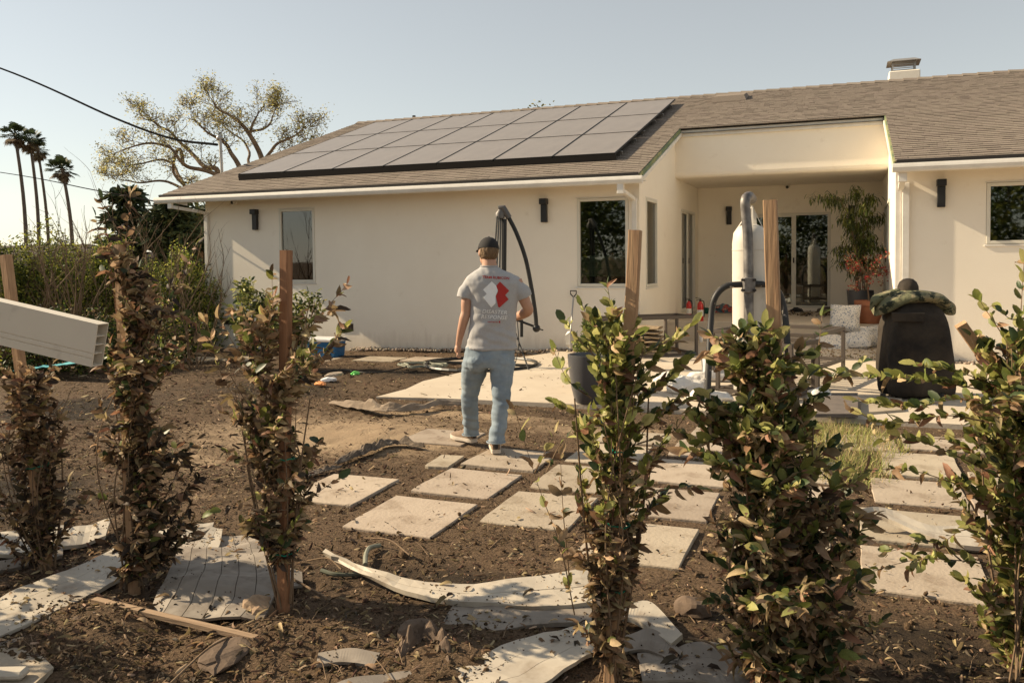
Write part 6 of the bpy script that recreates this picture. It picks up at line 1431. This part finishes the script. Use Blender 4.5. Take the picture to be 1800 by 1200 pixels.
b.build('canes', M['twig'], o); v, f = leafbase(.35, .2, .16); mm = np.array([np.array(Matrix.Translation(p) @ (orient(d, Vector((0, 0, 1))) @ Matrix.Diagonal((.13, .13, .13))).to_4x4()) for p, d in L_])
tag(batch('foliage', v, f, mm, [M['l_deep'], M['l_green'], M['h_grn']], np.random.choice(3, len(L_), p=(.4, .35, .25)), o, wl(o)), kind='stuff')
# covered grill with camouflage jacket and cap
M['cover'] = mat('black_grill_cover', (.012, .010, .009), .8, (.055, .042, .03), 2.2, bump=.5, bscale=6, bdist=.04, spec=.25)  # lighter brown patches put the sunlit front panel into the colour
M['camo'] = mat('camouflage', (.13, .13, .07), .9, (.22, .19, .11), 7, (.50, .52), c3=(.025, .03, .018), scale3=9, fac3=(.54, .56), bump=.5, bscale=25, bdist=.02)
DG = 9.85; gc = atd(1605, 703, DG); gc.z = .02; GR = empty('grill', gc, 'barbecue grill under a black fabric cover on the patio', 'grill'); ppg = F/DG
b = MB(); rs_ = []; NN = 40
prof_g = [(0, 58, .34), (.10, 60, .35), (.35, 59, .34), (.6, 57, .32), (.8, 55, .30), (.93, 50, .27), (1.02, 42, .22), (1.08, 31, .15), (1.115, 16, .08)]
for z, hw, hd in prof_g:
    ring = []
    for k in range(NN):
        a = 2*math.pi*k/NN; ca, sa = math.cos(a), math.sin(a); sq = 1/max(abs(ca), abs(sa))**.72; fold = 1+(1-z/1.25)*(.07*math.sin(a*7+z*2.5)+.05*math.sin(a*13-z*4))+.09*noise.noise(Vector((math.cos(a)*2, math.sin(a)*2, z*3.5)))
        ring.append(gc+RT*(ca*sq*.93*hw/ppg*fold)+Vector((-math.sin(YAW), math.cos(YAW), 0))*(sa*sq*.93*hd*fold)+Vector((0, 0, z+.06*(math.sin(a*3)*.15 if z == 0 else 0))))
    rs_.append(ring)
b.rings(rs_); o = b.build('cover', M['cover'], GR, True); sb_ = o.modifiers.new('sub', 'SUBSURF'); sb_.levels = sb_.render_levels = 1
def pg(x, y, d=-.34): return atd(x, y, DG+d)
b = MB(); b.rings([[pg(x, y, d) for x, y in ((1567, y0_), (1626, y0_+1), (1624, y1_), (1569, y1_-1))] for y0_, y1_, d in ((549, 566, -.31), (550, 565, -.36))]); b.build('vent_flap', M['cover'], GR)
for x in (1552, 1655):
    for dd in (-.28, .28): q = atd(x, 712, DG+dd); MB().tube([Vector((q.x, q.y, .02)), Vector((q.x, q.y, .1))], .03, 8).build('caster', M['black'], GR)
# jacket draped over the top
JK = empty('jacket', pg(1605, 540, 0), 'camouflage jacket draped over the covered grill', 'jacket')
def drape(name, outline, seed, hd0=.27):
    """outline: (px, ytop, ybottom, halfdepth)"""
    b = MB(); rs_ = []
    for i, (x, yt, yb, hd) in enumerate(outline):
        ring = []
        for k in range(16):
            a = 2*math.pi*k/16; cy2 = (yt+yb)/2; p = atd(x, cy2-(yb-yt)/2*math.sin(a), DG)+Vector((-math.sin(YAW), math.cos(YAW), 0))*(hd*-math.cos(a)); nn = noise.noise(p*9+Vector((seed, 0, 0))); ring.append(p+Vector((nn*.03, nn*.045, noise.noise(p*13)*.04+.02*noise.noise(p*31))))
        rs_.append(ring)
    b.rings(rs_); o = b.build(name, M['camo'], JK, True); s2 = o.modifiers.new('sub', 'SUBSURF'); s2.levels = s2.render_levels = 2; return o
drape('jacket_body', [(1538, 535, 556, .12), (1545, 525, 556, .2), (1560, 515, 548, .27), (1580, 510, 533, .30), (1605, 508, 530, .31), (1630, 511, 533, .3), (1648, 516, 540, .27), (1660, 522, 548, .2)], 1)
drape('sleeve', [(1529, 528, 549, .04), (1535, 518, 540, .08), (1548, 513, 530, .1), (1565, 509, 524, .1), (1582, 507, 518, .08)], 2); drape('sleeve', [(1640, 517, 530, .08), (1650, 522, 545, .1), (1662, 527, 552, .1), (1672, 532, 553, .08), (1678, 538, 550, .03)], 3)
KP = empty('cap', pg(1596, 505, 0), 'dark cap lying on top of the camouflage jacket', 'cap'); b = MB(); b.rings([[pg(1596, 511, 0)+Vector((math.cos(a)*r_, math.sin(a)*r_*1.1, z)) for a in [2*math.pi*k/16 for k in range(16)]] for z, r_ in ((-.02, .115), (.05, .112), (.10, .092), (.135, .055), (.145, .01))]); b.build('crown', M['cover'], KP, True)
b = MB(); b.rings([[pg(1596, 511, 0)+Vector((.05+math.cos(a)*.11, -.05+math.sin(a)*.08, z)) for a in [2*math.pi*k/14 for k in range(14)]] for z in (-.005, .005)]); b.build('visor', M['cover'], KP, True)

# dirt and dead leaves that blew onto the fallen boards
vv = []; ff = []
for o in list(COL.objects):
    if o.name.startswith('board') and o.type == 'MESH':
        off_ = wl(o); k0 = len(vv); vv += [v.co+off_ for v in o.data.vertices]; ff += [[k0+i for i in p.vertices] for p in o.data.polygons]
BVB = BVHTree.FromPolygons(vv, ff)
for nm, n_, bs, fc, sz, mts, lb_, ct in (('leaf_litter', 260, lv, lf, .036, ('l_tan', 'l_brown', 'l_dark'), 'dead leaves lying on the fallen white boards', 'leaf litter'), ('soil_clods', 700, rv, rf, .006, ('chip', 'dirt'), 'crumbs of soil lying on the fallen white boards', 'soil')):
    P = []; rs = np.random.RandomState(n_)
    for k in range(n_*14):
        if len(P) >= n_: break
        x, y = rs.uniform(-4.6, 1.2), rs.uniform(2.5, 4.8)
        if noise.noise(Vector((x*4, y*4, 2))) < rs.uniform(-.25, .5): continue
        h = BVB.ray_cast(Vector((x, y, 1)), Vector((0, 0, -1)))
        if h[0]: P.append(tuple(h[0]+Vector((0, 0, sz*.12))))
    P = np.array(P); n2 = len(P); s_ = sz*np.exp(rs.normal(0, .35, n2)); sc = np.stack([s_, s_, s_], 1)
    tag(batch(nm, bs, fc, rmats(P, rotz_tilt(n2, .4), sc), [M[m_] for m_ in mts], rs.choice(len(mts), n2)), lb_, ct, kind='stuff')
# ---------------------------------------------------------------- the man
FH = Vector((-math.sin(YAW), math.cos(YAW), 0))          # away from the viewer, level
DM = 7.3
def remesh(mb, name, voxel, mt, parent, smooth=3, fold=None, shade=True):
    me = mb.mesh('tmp', M[mt]); o = bpy.data.objects.new('tmp', me); COL.objects.link(o)
    bm = bmesh.new(); bm.from_mesh(me); bmesh.ops.recalc_face_normals(bm, faces=bm.faces); bm.to_mesh(me); bm.free()
    r = o.modifiers.new('r', 'REMESH'); r.mode = 'VOXEL'; r.voxel_size = voxel; r.adaptivity = 0
    s = o.modifiers.new('s', 'SMOOTH'); s.factor = .6; s.iterations = smooth
    dg = bpy.context.evaluated_depsgraph_get(); me2 = bpy.data.meshes.new_from_object(o.evaluated_get(dg)); bpy.data.objects.remove(o)
    off = wl(parent)
    n = len(me2.vertices); co = np.empty(n*3, np.float32); me2.vertices.foreach_get('co', co); co = co.reshape(-1, 3)
    if fold:
        no = np.empty(n*3, np.float32); me2.vertices.foreach_get('normal', no); no = no.reshape(-1, 3)
        d = np.array([fold(Vector(c)) for c in co], np.float32); co = co+no*d[:, None]
    me2.vertices.foreach_set('co', (co-np.array(off, np.float32)).ravel()); me2.name = name
    me2.materials.clear(); me2.materials.append(M[mt]); me2.polygons.foreach_set('use_smooth', [True]*len(me2.polygons)); me2.update()
    return link(name, me2, parent)
M['skin'] = mat('skin', (.52, .30, .20), .55, (.46, .25, .165), 9, spec=.4); M['hair'] = mat('hair_brown', (.20, .125, .065), .7, (.11, .068, .035), 60, stretch=(1, 1, .2), bump=.6, bscale=120); M['capm'] = mat('black_cap', (.022, .02, .02), .85, bump=.2, bscale=150)
M['shirt'] = mat('grey_tshirt', (.43, .42, .415), .9, (.38, .37, .365), 120, bump=.12, bscale=300, bdist=.002)
def jeansmat():
    m_ = mat('washed_jeans', (.27, .325, .365), .9, (.16, .205, .25), 5, (.3, .7), bump=.2, bscale=260, bdist=.002, c3=(.38, .42, .44), scale3=3.2, fac3=(.5, .8)); return m_
M['jeans'] = jeansmat(); M['shoe'] = mat('shoe_tan', (.27, .19, .13), .85, (.16, .11, .08), 30); M['shoe_dark'] = mat('shoe_dark', (.035, .03, .03), .8); M['sole'] = mat('shoe_sole', (.55, .48, .40), .8); M['pr_red'] = mat('print_red', (.42, .035, .03), .8); M['pr_white'] = mat('print_white', (.85, .84, .82), .8)
MAN = empty('person', gnd(855, 795), 'man in black cap, grey printed t shirt and light jeans, walking away over the slabs', 'person')
def q(x, y, D=DM): return atd(x, y, D)
def ringpx(x, y, hw, hd, D=DM, n=20, e=2.0, tilt=0):
    r = []
    for k in range(n):
        a = 2*math.pi*k/n; ca, sa = math.cos(a), math.sin(a)
        cx_ = math.copysign(abs(ca)**(2/e), ca); sx_ = math.copysign(abs(sa)**(2/e), sa)
        r.append(q(x, y, D)+RT*(cx_*hw*D/F)+FH*(sx_*hd)+Vector((0, 0, tilt*ca)))
    return r
# body: head, neck, arms, torso core, hands in one continuous skin
b = MB()
hc = q(858, 441, DM+.02); hrot = Matrix.Rotation(R(8), 3, 'Y') @ Matrix.Rotation(YAW+R(22), 3, 'Z') @ Matrix.Rotation(R(-12), 3, 'X')
b.ell(hc, (.074, .096, .108), 18, 12, hrot)
b.ell(hc+hrot @ Vector((0, .045, -.065)), (.052, .055, .058), 14, 10, hrot)           # jaw
b.ell(hc+hrot @ Vector((0, .103, -.028)), (.013, .022, .024), 10, 8, hrot)            # nose
for s_ in (-1, 1): b.ell(hc+hrot @ Vector((s_*.078, -.002, -.022)), (.009, .02, .032), 10, 8, hrot)   # ears
b.rings([ringpx(859, 452, 12.5, .062, DM+.01), ringpx(860, 462, 12.5, .064), ringpx(861, 472, 15, .07), ringpx(862, 482, 30, .08), ringpx(864, 500, 38, .09), ringpx(866, 540, 36, .09), ringpx(864, 600, 36, .10), ringpx(862, 630, 38, .1)])
def limb(pts): # (x, y, D, r)
    P = [q(x, y, D) for x, y, D, r in pts]; n = 4; P2 = smoothpts(P, n); rr = []
    for i in range(len(pts)-1):
        for k in range(n): t = k/n; rr.append(pts[i][3]*(1-t)+pts[i+1][3]*t)
    rr.append(pts[-1][3]); return P2, rr
for pts in ([(829, 492, DM, .058), (824, 512, DM, .053), (820, 532, DM-.02, .047), (819, 548, DM-.02, .042), (816, 560, DM-.02, .043), (811, 580, DM+.0, .036), (807, 598, DM+.03, .027), (806, 606, DM+.04, .026)],
            [(906, 494, DM, .058), (915, 512, DM, .053), (924, 532, DM+.0, .047), (929, 545, DM+.02, .043), (921, 551, DM+.10, .044), (910, 556, DM+.19, .037), (896, 558, DM+.27, .028)]):
    P, rr = limb(pts); b.tube(P, rr, 14)
# left hand: loose fist hanging
pal = q(805, 613, DM+.05); dn = Vector((0, 0, -1)); sid = RT
b.ell(pal, (.030, .042, .046), 12, 10, Matrix.Rotation(YAW, 3, 'Z'))
for k in range(4):
    base_ = pal+FH*(.036-.022*k)+dn*.034+sid*.006; L = (.036, .042, .040, .032)[k]
    p1 = base_+dn*L*.75-sid*.012; p2 = p1+dn*.010+sid*.020; p3 = p2-dn*.014+sid*.012; b.tube(smoothpts([base_-dn*.03, base_, p1, p2, p3], 3), .0092, 8)
tb0 = pal+FH*.035+dn*.0; b.tube(smoothpts([tb0-dn*.012, tb0+FH*.016+dn*.016, tb0+FH*.008+dn*.042+sid*.014], 3), .0105, 8)
# right hand in front of the body
pr_ = q(887, 559, DM+.30); b.ell(pr_, (.042, .038, .024), 12, 10, Matrix.Rotation(YAW, 3, 'Z'))
for k in range(4):
    base_ = pr_-RT*.03+Vector((0, 0, .024-.016*k))+FH*.01; p1 = base_-RT*.034+FH*.008; p2 = p1-RT*.016-FH*.016; b.tube(smoothpts([base_+RT*.02, base_, p1, p2], 3), .0088, 8)
b.tube(smoothpts([pr_+Vector((0, 0, .02)), pr_+Vector((0, 0, .045))-RT*.02, pr_+Vector((0, 0, .055))-RT*.045], 3), .010, 8)
body = remesh(b, 'body', .0055, 'skin', MAN, 3)
for s_ in (-1, 1):
    e = MB(); e.ell(hc+hrot @ Vector((s_*.03, .088, .002)), (.011, .009, .008), 10, 8, hrot); e.build('eye', M['pr_white'], MAN, True)
e = MB(); e.box(hc+hrot @ Vector((0, .096, -.066)), (.045, .012, .008), hrot, .003); e.build('mouth', M['pr_red'], MAN)
# hair: shell behind and around the lower skull
b = MB(); hh_ = hc+hrot @ Vector((0, -.014, -.005)); b.ell(hh_, (.084, .098, .094), 20, 12, hrot)
b.ell(hc+hrot @ Vector((0, -.035, -.052)), (.066, .062, .036), 16, 8, hrot)
def hairfold(c):
    l = hrot.inverted() @ (c-hc); v = .006*noise.noise(Vector((l.x*90, l.y*90, l.z*14)))+.004*noise.noise(Vector((l.x*220, l.y*220, l.z*30)))
    if l.y > .03: v -= .03*min(1, (l.y-.03)/.03)
    return v
remesh(b, 'hair', .0045, 'hair', MAN, 2, hairfold)
# cap
CP = MB(); rs_ = []
for t in range(9):
    a_ = R(2+t*11); z = .105*math.sin(a_)*1.02+.012; rr_ = math.cos(a_); rs_.append([hc+hrot @ Vector((math.cos(p_)*.090*rr_**.9, -.006+math.sin(p_)*.106*rr_**.9, z)) for p_ in [2*math.pi*k/24 for k in range(24)]])
CP.rings(rs_); capo = CP.build('cap', M['capm'], MAN, True)
v_ = MB(); v_.rings([[hc+hrot @ Vector((math.cos(p_)*.068, .105+max(0, math.sin(p_))*.075+min(0, math.sin(p_))*.02, .022-.012*abs(math.cos(p_))-.01*math.sin(p_)+dz)) for p_ in [2*math.pi*k/20 for k in range(20)]] for dz in (-.002, .002)]); v_.build('visor', M['capm'], capo, True)
v_ = MB(); v_.ell(hc+hrot @ Vector((0, -.006, .122)), (.007, .007, .005), 8, 6); v_.build('cap_button', M['capm'], capo, True)
# t shirt
b = MB()
tor = [(468, 860, 15, .072, 2), (473, 861, 22, .085, 2), (478, 862, 31, .098, 2.1), (484, 863, 40, .11, 2.2), (490, 864, 46, .115, 2.4), (498, 865, 49, .12, 2.5), (512, 867, 45, .126, 2.5), (530, 868, 41.5, .13, 2.4), (550, 867, 41, .126, 2.3), (570, 866, 41.5, .124, 2.3), (590, 865, 43, .127, 2.3), (604, 864, 44.5, .132, 2.3), (613, 863, 45.5, .136, 2.3)]
b.rings([ringpx(x, y, hw, hd, DM, 28, e_, 0) for y, x, hw, hd, e_ in tor])
for pts in ([(846, 487, DM, .058), (832, 495, DM, .068), (824, 507, DM-.005, .070), (819, 517, DM-.01, .074), (817, 525, DM-.012, .073)], [(886, 489, DM, .058), (900, 496, DM, .068), (910, 507, DM, .070), (918, 515, DM, .074), (922, 523, DM+.005, .073)]):
    P, rr = limb(pts); b.tube(P, rr, 20)
zhem = q(863, 613).z; zch = q(863, 500).z
def sfold(c):
    t = (c.z-zhem)/(zch-zhem); u = (c-q(865, 540)).dot(RT); v = 0
    v += .007*noise.noise(Vector((u*5+c.z*5, c.z*13-u*7, 1)))*(1.0 if t < .55 else .55)
    v += .010*noise.noise(Vector((u*6, c.z*24+u*9, 3)))*max(0, 1-abs(t-.18)/.3)
    v += .0035*noise.noise(Vector((u*20, c.z*24, 6))); v += .006*noise.noise(Vector((u*22+c.z*9, c.z*3, 9)))*(1 if t > .75 else .3)
    if t < .05: v += .004
    return v
shirt = remesh(b, 'shirt', .0075, 'shirt', MAN, 4, sfold)
# collar rib
cl_ = MB(); ringc = ringpx(860, 467.5, 15.4, .074, DM, 24, 2, 0); cl_.tube(ringc+[ringc[0]], .0055, 6, False); cl_.build('collar', M['shirt'], shirt, True)
# print on the back, laid on the cloth
dgm = shirt.data; off = wl(MAN); bv = BVHTree.FromPolygons([v.co+off for v in dgm.vertices], [p.vertices[:] for p in dgm.polygons])
def onshirt(px, py, lift=.0025):
    p = q(px, py, DM-.8); h = bv.ray_cast(p, (q(px, py, DM)-p).normalized())
    return (h[0]+h[1]*lift if h[1].dot(FH) < 0 else h[0]-h[1]*lift) if h[0] else q(px, py, DM-.13)
def print_poly(name, poly, mt, step=1.6, lift=.0025):
    bm = bmesh.new(); vs = [bm.verts.new((x, y, 0)) for x, y in poly]; f = bm.faces.new(vs); bmesh.ops.triangulate(bm, faces=bm.faces[:])
    for _ in range(5):
        es = [e for e in bm.edges if e.calc_length() > step]
        if not es: break
        bmesh.ops.subdivide_edges(bm, edges=es, cuts=1, use_grid_fill=False); bmesh.ops.triangulate(bm, faces=bm.faces[:])
    for v in bm.verts: v.co = onshirt(v.co.x, v.co.y, lift)-off
    me = bpy.data.meshes.new(name); bm.to_mesh(me); bm.free(); me.materials.append(M[mt]); return link(name, me, shirt)
z10 = lambda L: [(835+x/10, 470+y/10) for x, y in L]
print_poly('emblem', z10([(295, 245), (370, 320), (402, 400), (385, 445), (362, 500), (362, 630), (285, 705), (145, 525), (205, 465), (140, 390)]), 'pr_white')
print_poly('emblem', z10([(440, 250), (600, 410), (530, 485), (590, 560), (430, 705), (405, 690), (366, 500), (404, 425), (372, 322)]), 'pr_red')
def print_text(txt, x0_, x1_, yb, h, slope, mt, shear=.0, name='lettering', bold=.0):
    cu = bpy.data.curves.new('t', 'FONT'); cu.body = txt; cu.size = 1; cu.shear = shear; cu.offset = bold; cu.resolution_u = 2; ob = bpy.data.objects.new('t', cu); COL.objects.link(ob)
    dg = bpy.context.evaluated_depsgraph_get(); me = bpy.data.meshes.new_from_object(ob.evaluated_get(dg)); bpy.data.objects.remove(ob)
    bm = bmesh.new(); bm.from_mesh(me); xs = [v.co.x for v in bm.verts]; ys = [v.co.y for v in bm.verts]; mnx, mxx, mny, mxy = min(xs), max(xs), min(ys), max(ys)
    for v in bm.verts:
        t = (v.co.x-mnx)/(mxx-mnx); v.co.x, v.co.y = x0_+(x1_-x0_)*t, yb+slope*t-(v.co.y-mny)/(mxy-mny)*h
    bmesh.ops.triangulate(bm, faces=bm.faces[:])
    for _ in range(3):
        es = [e for e in bm.edges if e.calc_length() > 1.5]
        if es: bmesh.ops.subdivide_edges(bm, edges=es, cuts=1); bmesh.ops.triangulate(bm, faces=bm.faces[:])
    for v in bm.verts: v.co = onshirt(v.co.x, v.co.y, .003)-off
    me2 = bpy.data.meshes.new(name); bm.to_mesh(me2); bm.free(); me2.materials.append(M[mt]); return link(name, me2, shirt)
print_text('TEAM RUBICON', 848, 895, 489.0, 4.6, 2.6, 'pr_red', 0, bold=.02)
print_text('DISASTER', 848, 891, 550.0, 6.6, 2.4, 'pr_white', .2); print_text('RESPONSE', 846, 892, 559.5, 6.6, 2.2, 'pr_white', .2); print_text('carhartt', 857, 875, 566.5, 2.4, .5, 'pr_red', 0, bold=.02)
print_poly('print_mark', [(876.5, 566.5), (877, 564), (879, 563.6), (879.3, 567.4), (877.3, 567.6)], 'pr_red')
# jeans: seat and two legs
b = MB()
b.rings([ringpx(862, 608, 43, .125, DM, 24, 2.3), ringpx(861, 620, 44, .135, DM, 24, 2.3), ringpx(859, 634, 45.5, .142, DM, 24, 2.3), ringpx(858, 645, 44, .13, DM, 24, 2.2)])
for s_, x in ((0, 840), (1, 882)): b.ell(q(x, 636, DM-.045), (.10, .10, .10), 12, 8)
LL = [(838, 636, 7.32, 25, .12), (833, 656, 7.36, 22, .105), (828, 678, 7.40, 17.5, .09), (825, 695, 7.43, 15, .08), (826, 715, 7.47, 14.6, .078), (827, 735, 7.52, 14, .075), (827.5, 752, 7.56, 13.6, .072), (827.5, 763, 7.58, 13.8, .074)]
RL = [(882, 636, 7.28, 24, .12), (882, 656, 7.26, 21, .105), (882, 680, 7.24, 18, .09), (881, 705, 7.22, 15.5, .08), (879, 725, 7.20, 14.5, .077), (877, 745, 7.18, 14, .074), (874, 764, 7.16, 14.2, .073), (872, 776, 7.15, 15.2, .076)]
for LG in (LL, RL): b.rings([ringpx(x, y, hw, hd, D, 20, 2.15) for x, y, D, hw, hd in LG])
zk = q(826, 695, 7.4).z; zank = q(827, 755, 7.55).z
def jfold(c):
    v = .006*noise.noise(c*9)+.006*noise.noise(Vector((c.x*8, c.y*8, c.z*26))); w = max(0, 1-abs(c.z-zk)/.14); w2 = max(0, 1-abs(c.z-zank-.03)/.16)
    a = noise.noise(Vector((c.x*7, c.y*7, c.z*30+c.x*9))); v += (.011*w+.013*w2)*a+.004*noise.noise(Vector((c.x*18, c.y*18, c.z*12)))
    return v
jeans = remesh(b, 'jeans', .0075, 'jeans', MAN, 3, jfold)
dj = jeans.data; bj = BVHTree.FromPolygons([v.co+off for v in dj.vertices], [p.vertices[:] for p in dj.polygons])
def onjeans(px, py, lift=.003):
    p = q(px, py, DM-.8); h = bj.ray_cast(p, (q(px, py, DM)-p).normalized()); return (h[0]-FH*lift) if h[0] else q(px, py, DM-.13)
for pk in ([(829, 622), (848, 621), (849, 636), (840, 641), (829, 637)], [(878, 622), (897, 621), (898, 635), (888, 641), (878, 637)]):
    P = []
    for i in range(len(pk)):
        a, c = pk[i], pk[(i+1) % len(pk)]
        for k in range(5): P.append(onjeans(a[0]+(c[0]-a[0])*k/5, a[1]+(c[1]-a[1])*k/5, .004))
    m_ = MB(); n = len(P); cen = onjeans(sum(p[0] for p in pk)/5, sum(p[1] for p in pk)/5, .006); m_.add(P+[cen], [[i, (i+1) % n, n] for i in range(n)]); m_.build('back_pocket', M['jeans'], jeans)
for LG in (LL, RL):
    x, y, D, hw, hd = LG[-1]; m_ = MB(); rg = ringpx(x, y, hw+.9, hd+.005, D, 24, 2.1); m_.tube(rg+[rg[0]], .006, 6, False); m_.build('hem', M['jeans'], jeans, True)
# shoes
def shoe(hx, hy, D, ang, label, pitch=0, zoff=0):
    o0 = q(hx, hy, D); o0 = Vector((o0.x, o0.y, .024+zoff)); rot = Matrix.Rotation(ang, 3, 'Z') @ Matrix.Rotation(pitch, 3, 'X')
    T = lambda x, y, z: o0+rot @ Vector((x, y, z))
    so = MB(); prof = [(-.015, .030, 0), (.0, .040, 0), (.05, .042, 0), (.10, .038, .002), (.16, .048, .002), (.21, .050, .004), (.26, .040, .010), (.285, .018, .016)]
    so.rings([[T(-w_, y, z0_), T(w_, y, z0_), T(w_*1.06, y, z0_+.018), T(w_*.98, y, z0_+.032), T(-w_*.98, y, z0_+.032), T(-w_*1.06, y, z0_+.018)] for y, w_, z0_ in prof]); s_o = so.build('shoe', M['sole'], MAN, True)
    up_ = MB(); P2 = [(-.008, .030, .085), (.02, .037, .10), (.06, .039, .10), (.10, .038, .095), (.15, .044, .062), (.20, .046, .048), (.25, .036, .036), (.275, .018, .026)]
    up_.rings([[T(math.cos(a)*w_, y, .03+max(0, math.sin(a))*h_) for a in [math.pi*k/10 for k in range(11)]] for y, w_, h_ in P2]); up_.build('upper', M['shoe'], s_o, True)
    hp = MB(); hp.box(T(0, -.006, .075), (.036, .022, .075), rot, .008); hp.build('heel_panel', M['shoe_dark'], s_o)
    an = MB(); an.tube([T(0, .035, .08), T(0, .035, .17)], [.036, .04], 12); an.build('sock', M['shoe_dark'], MAN, True)
shoe(872, 800, 7.16, YAW+R(4), 'right', 0); shoe(833, 776, 7.60, YAW+R(48), 'left', 0)
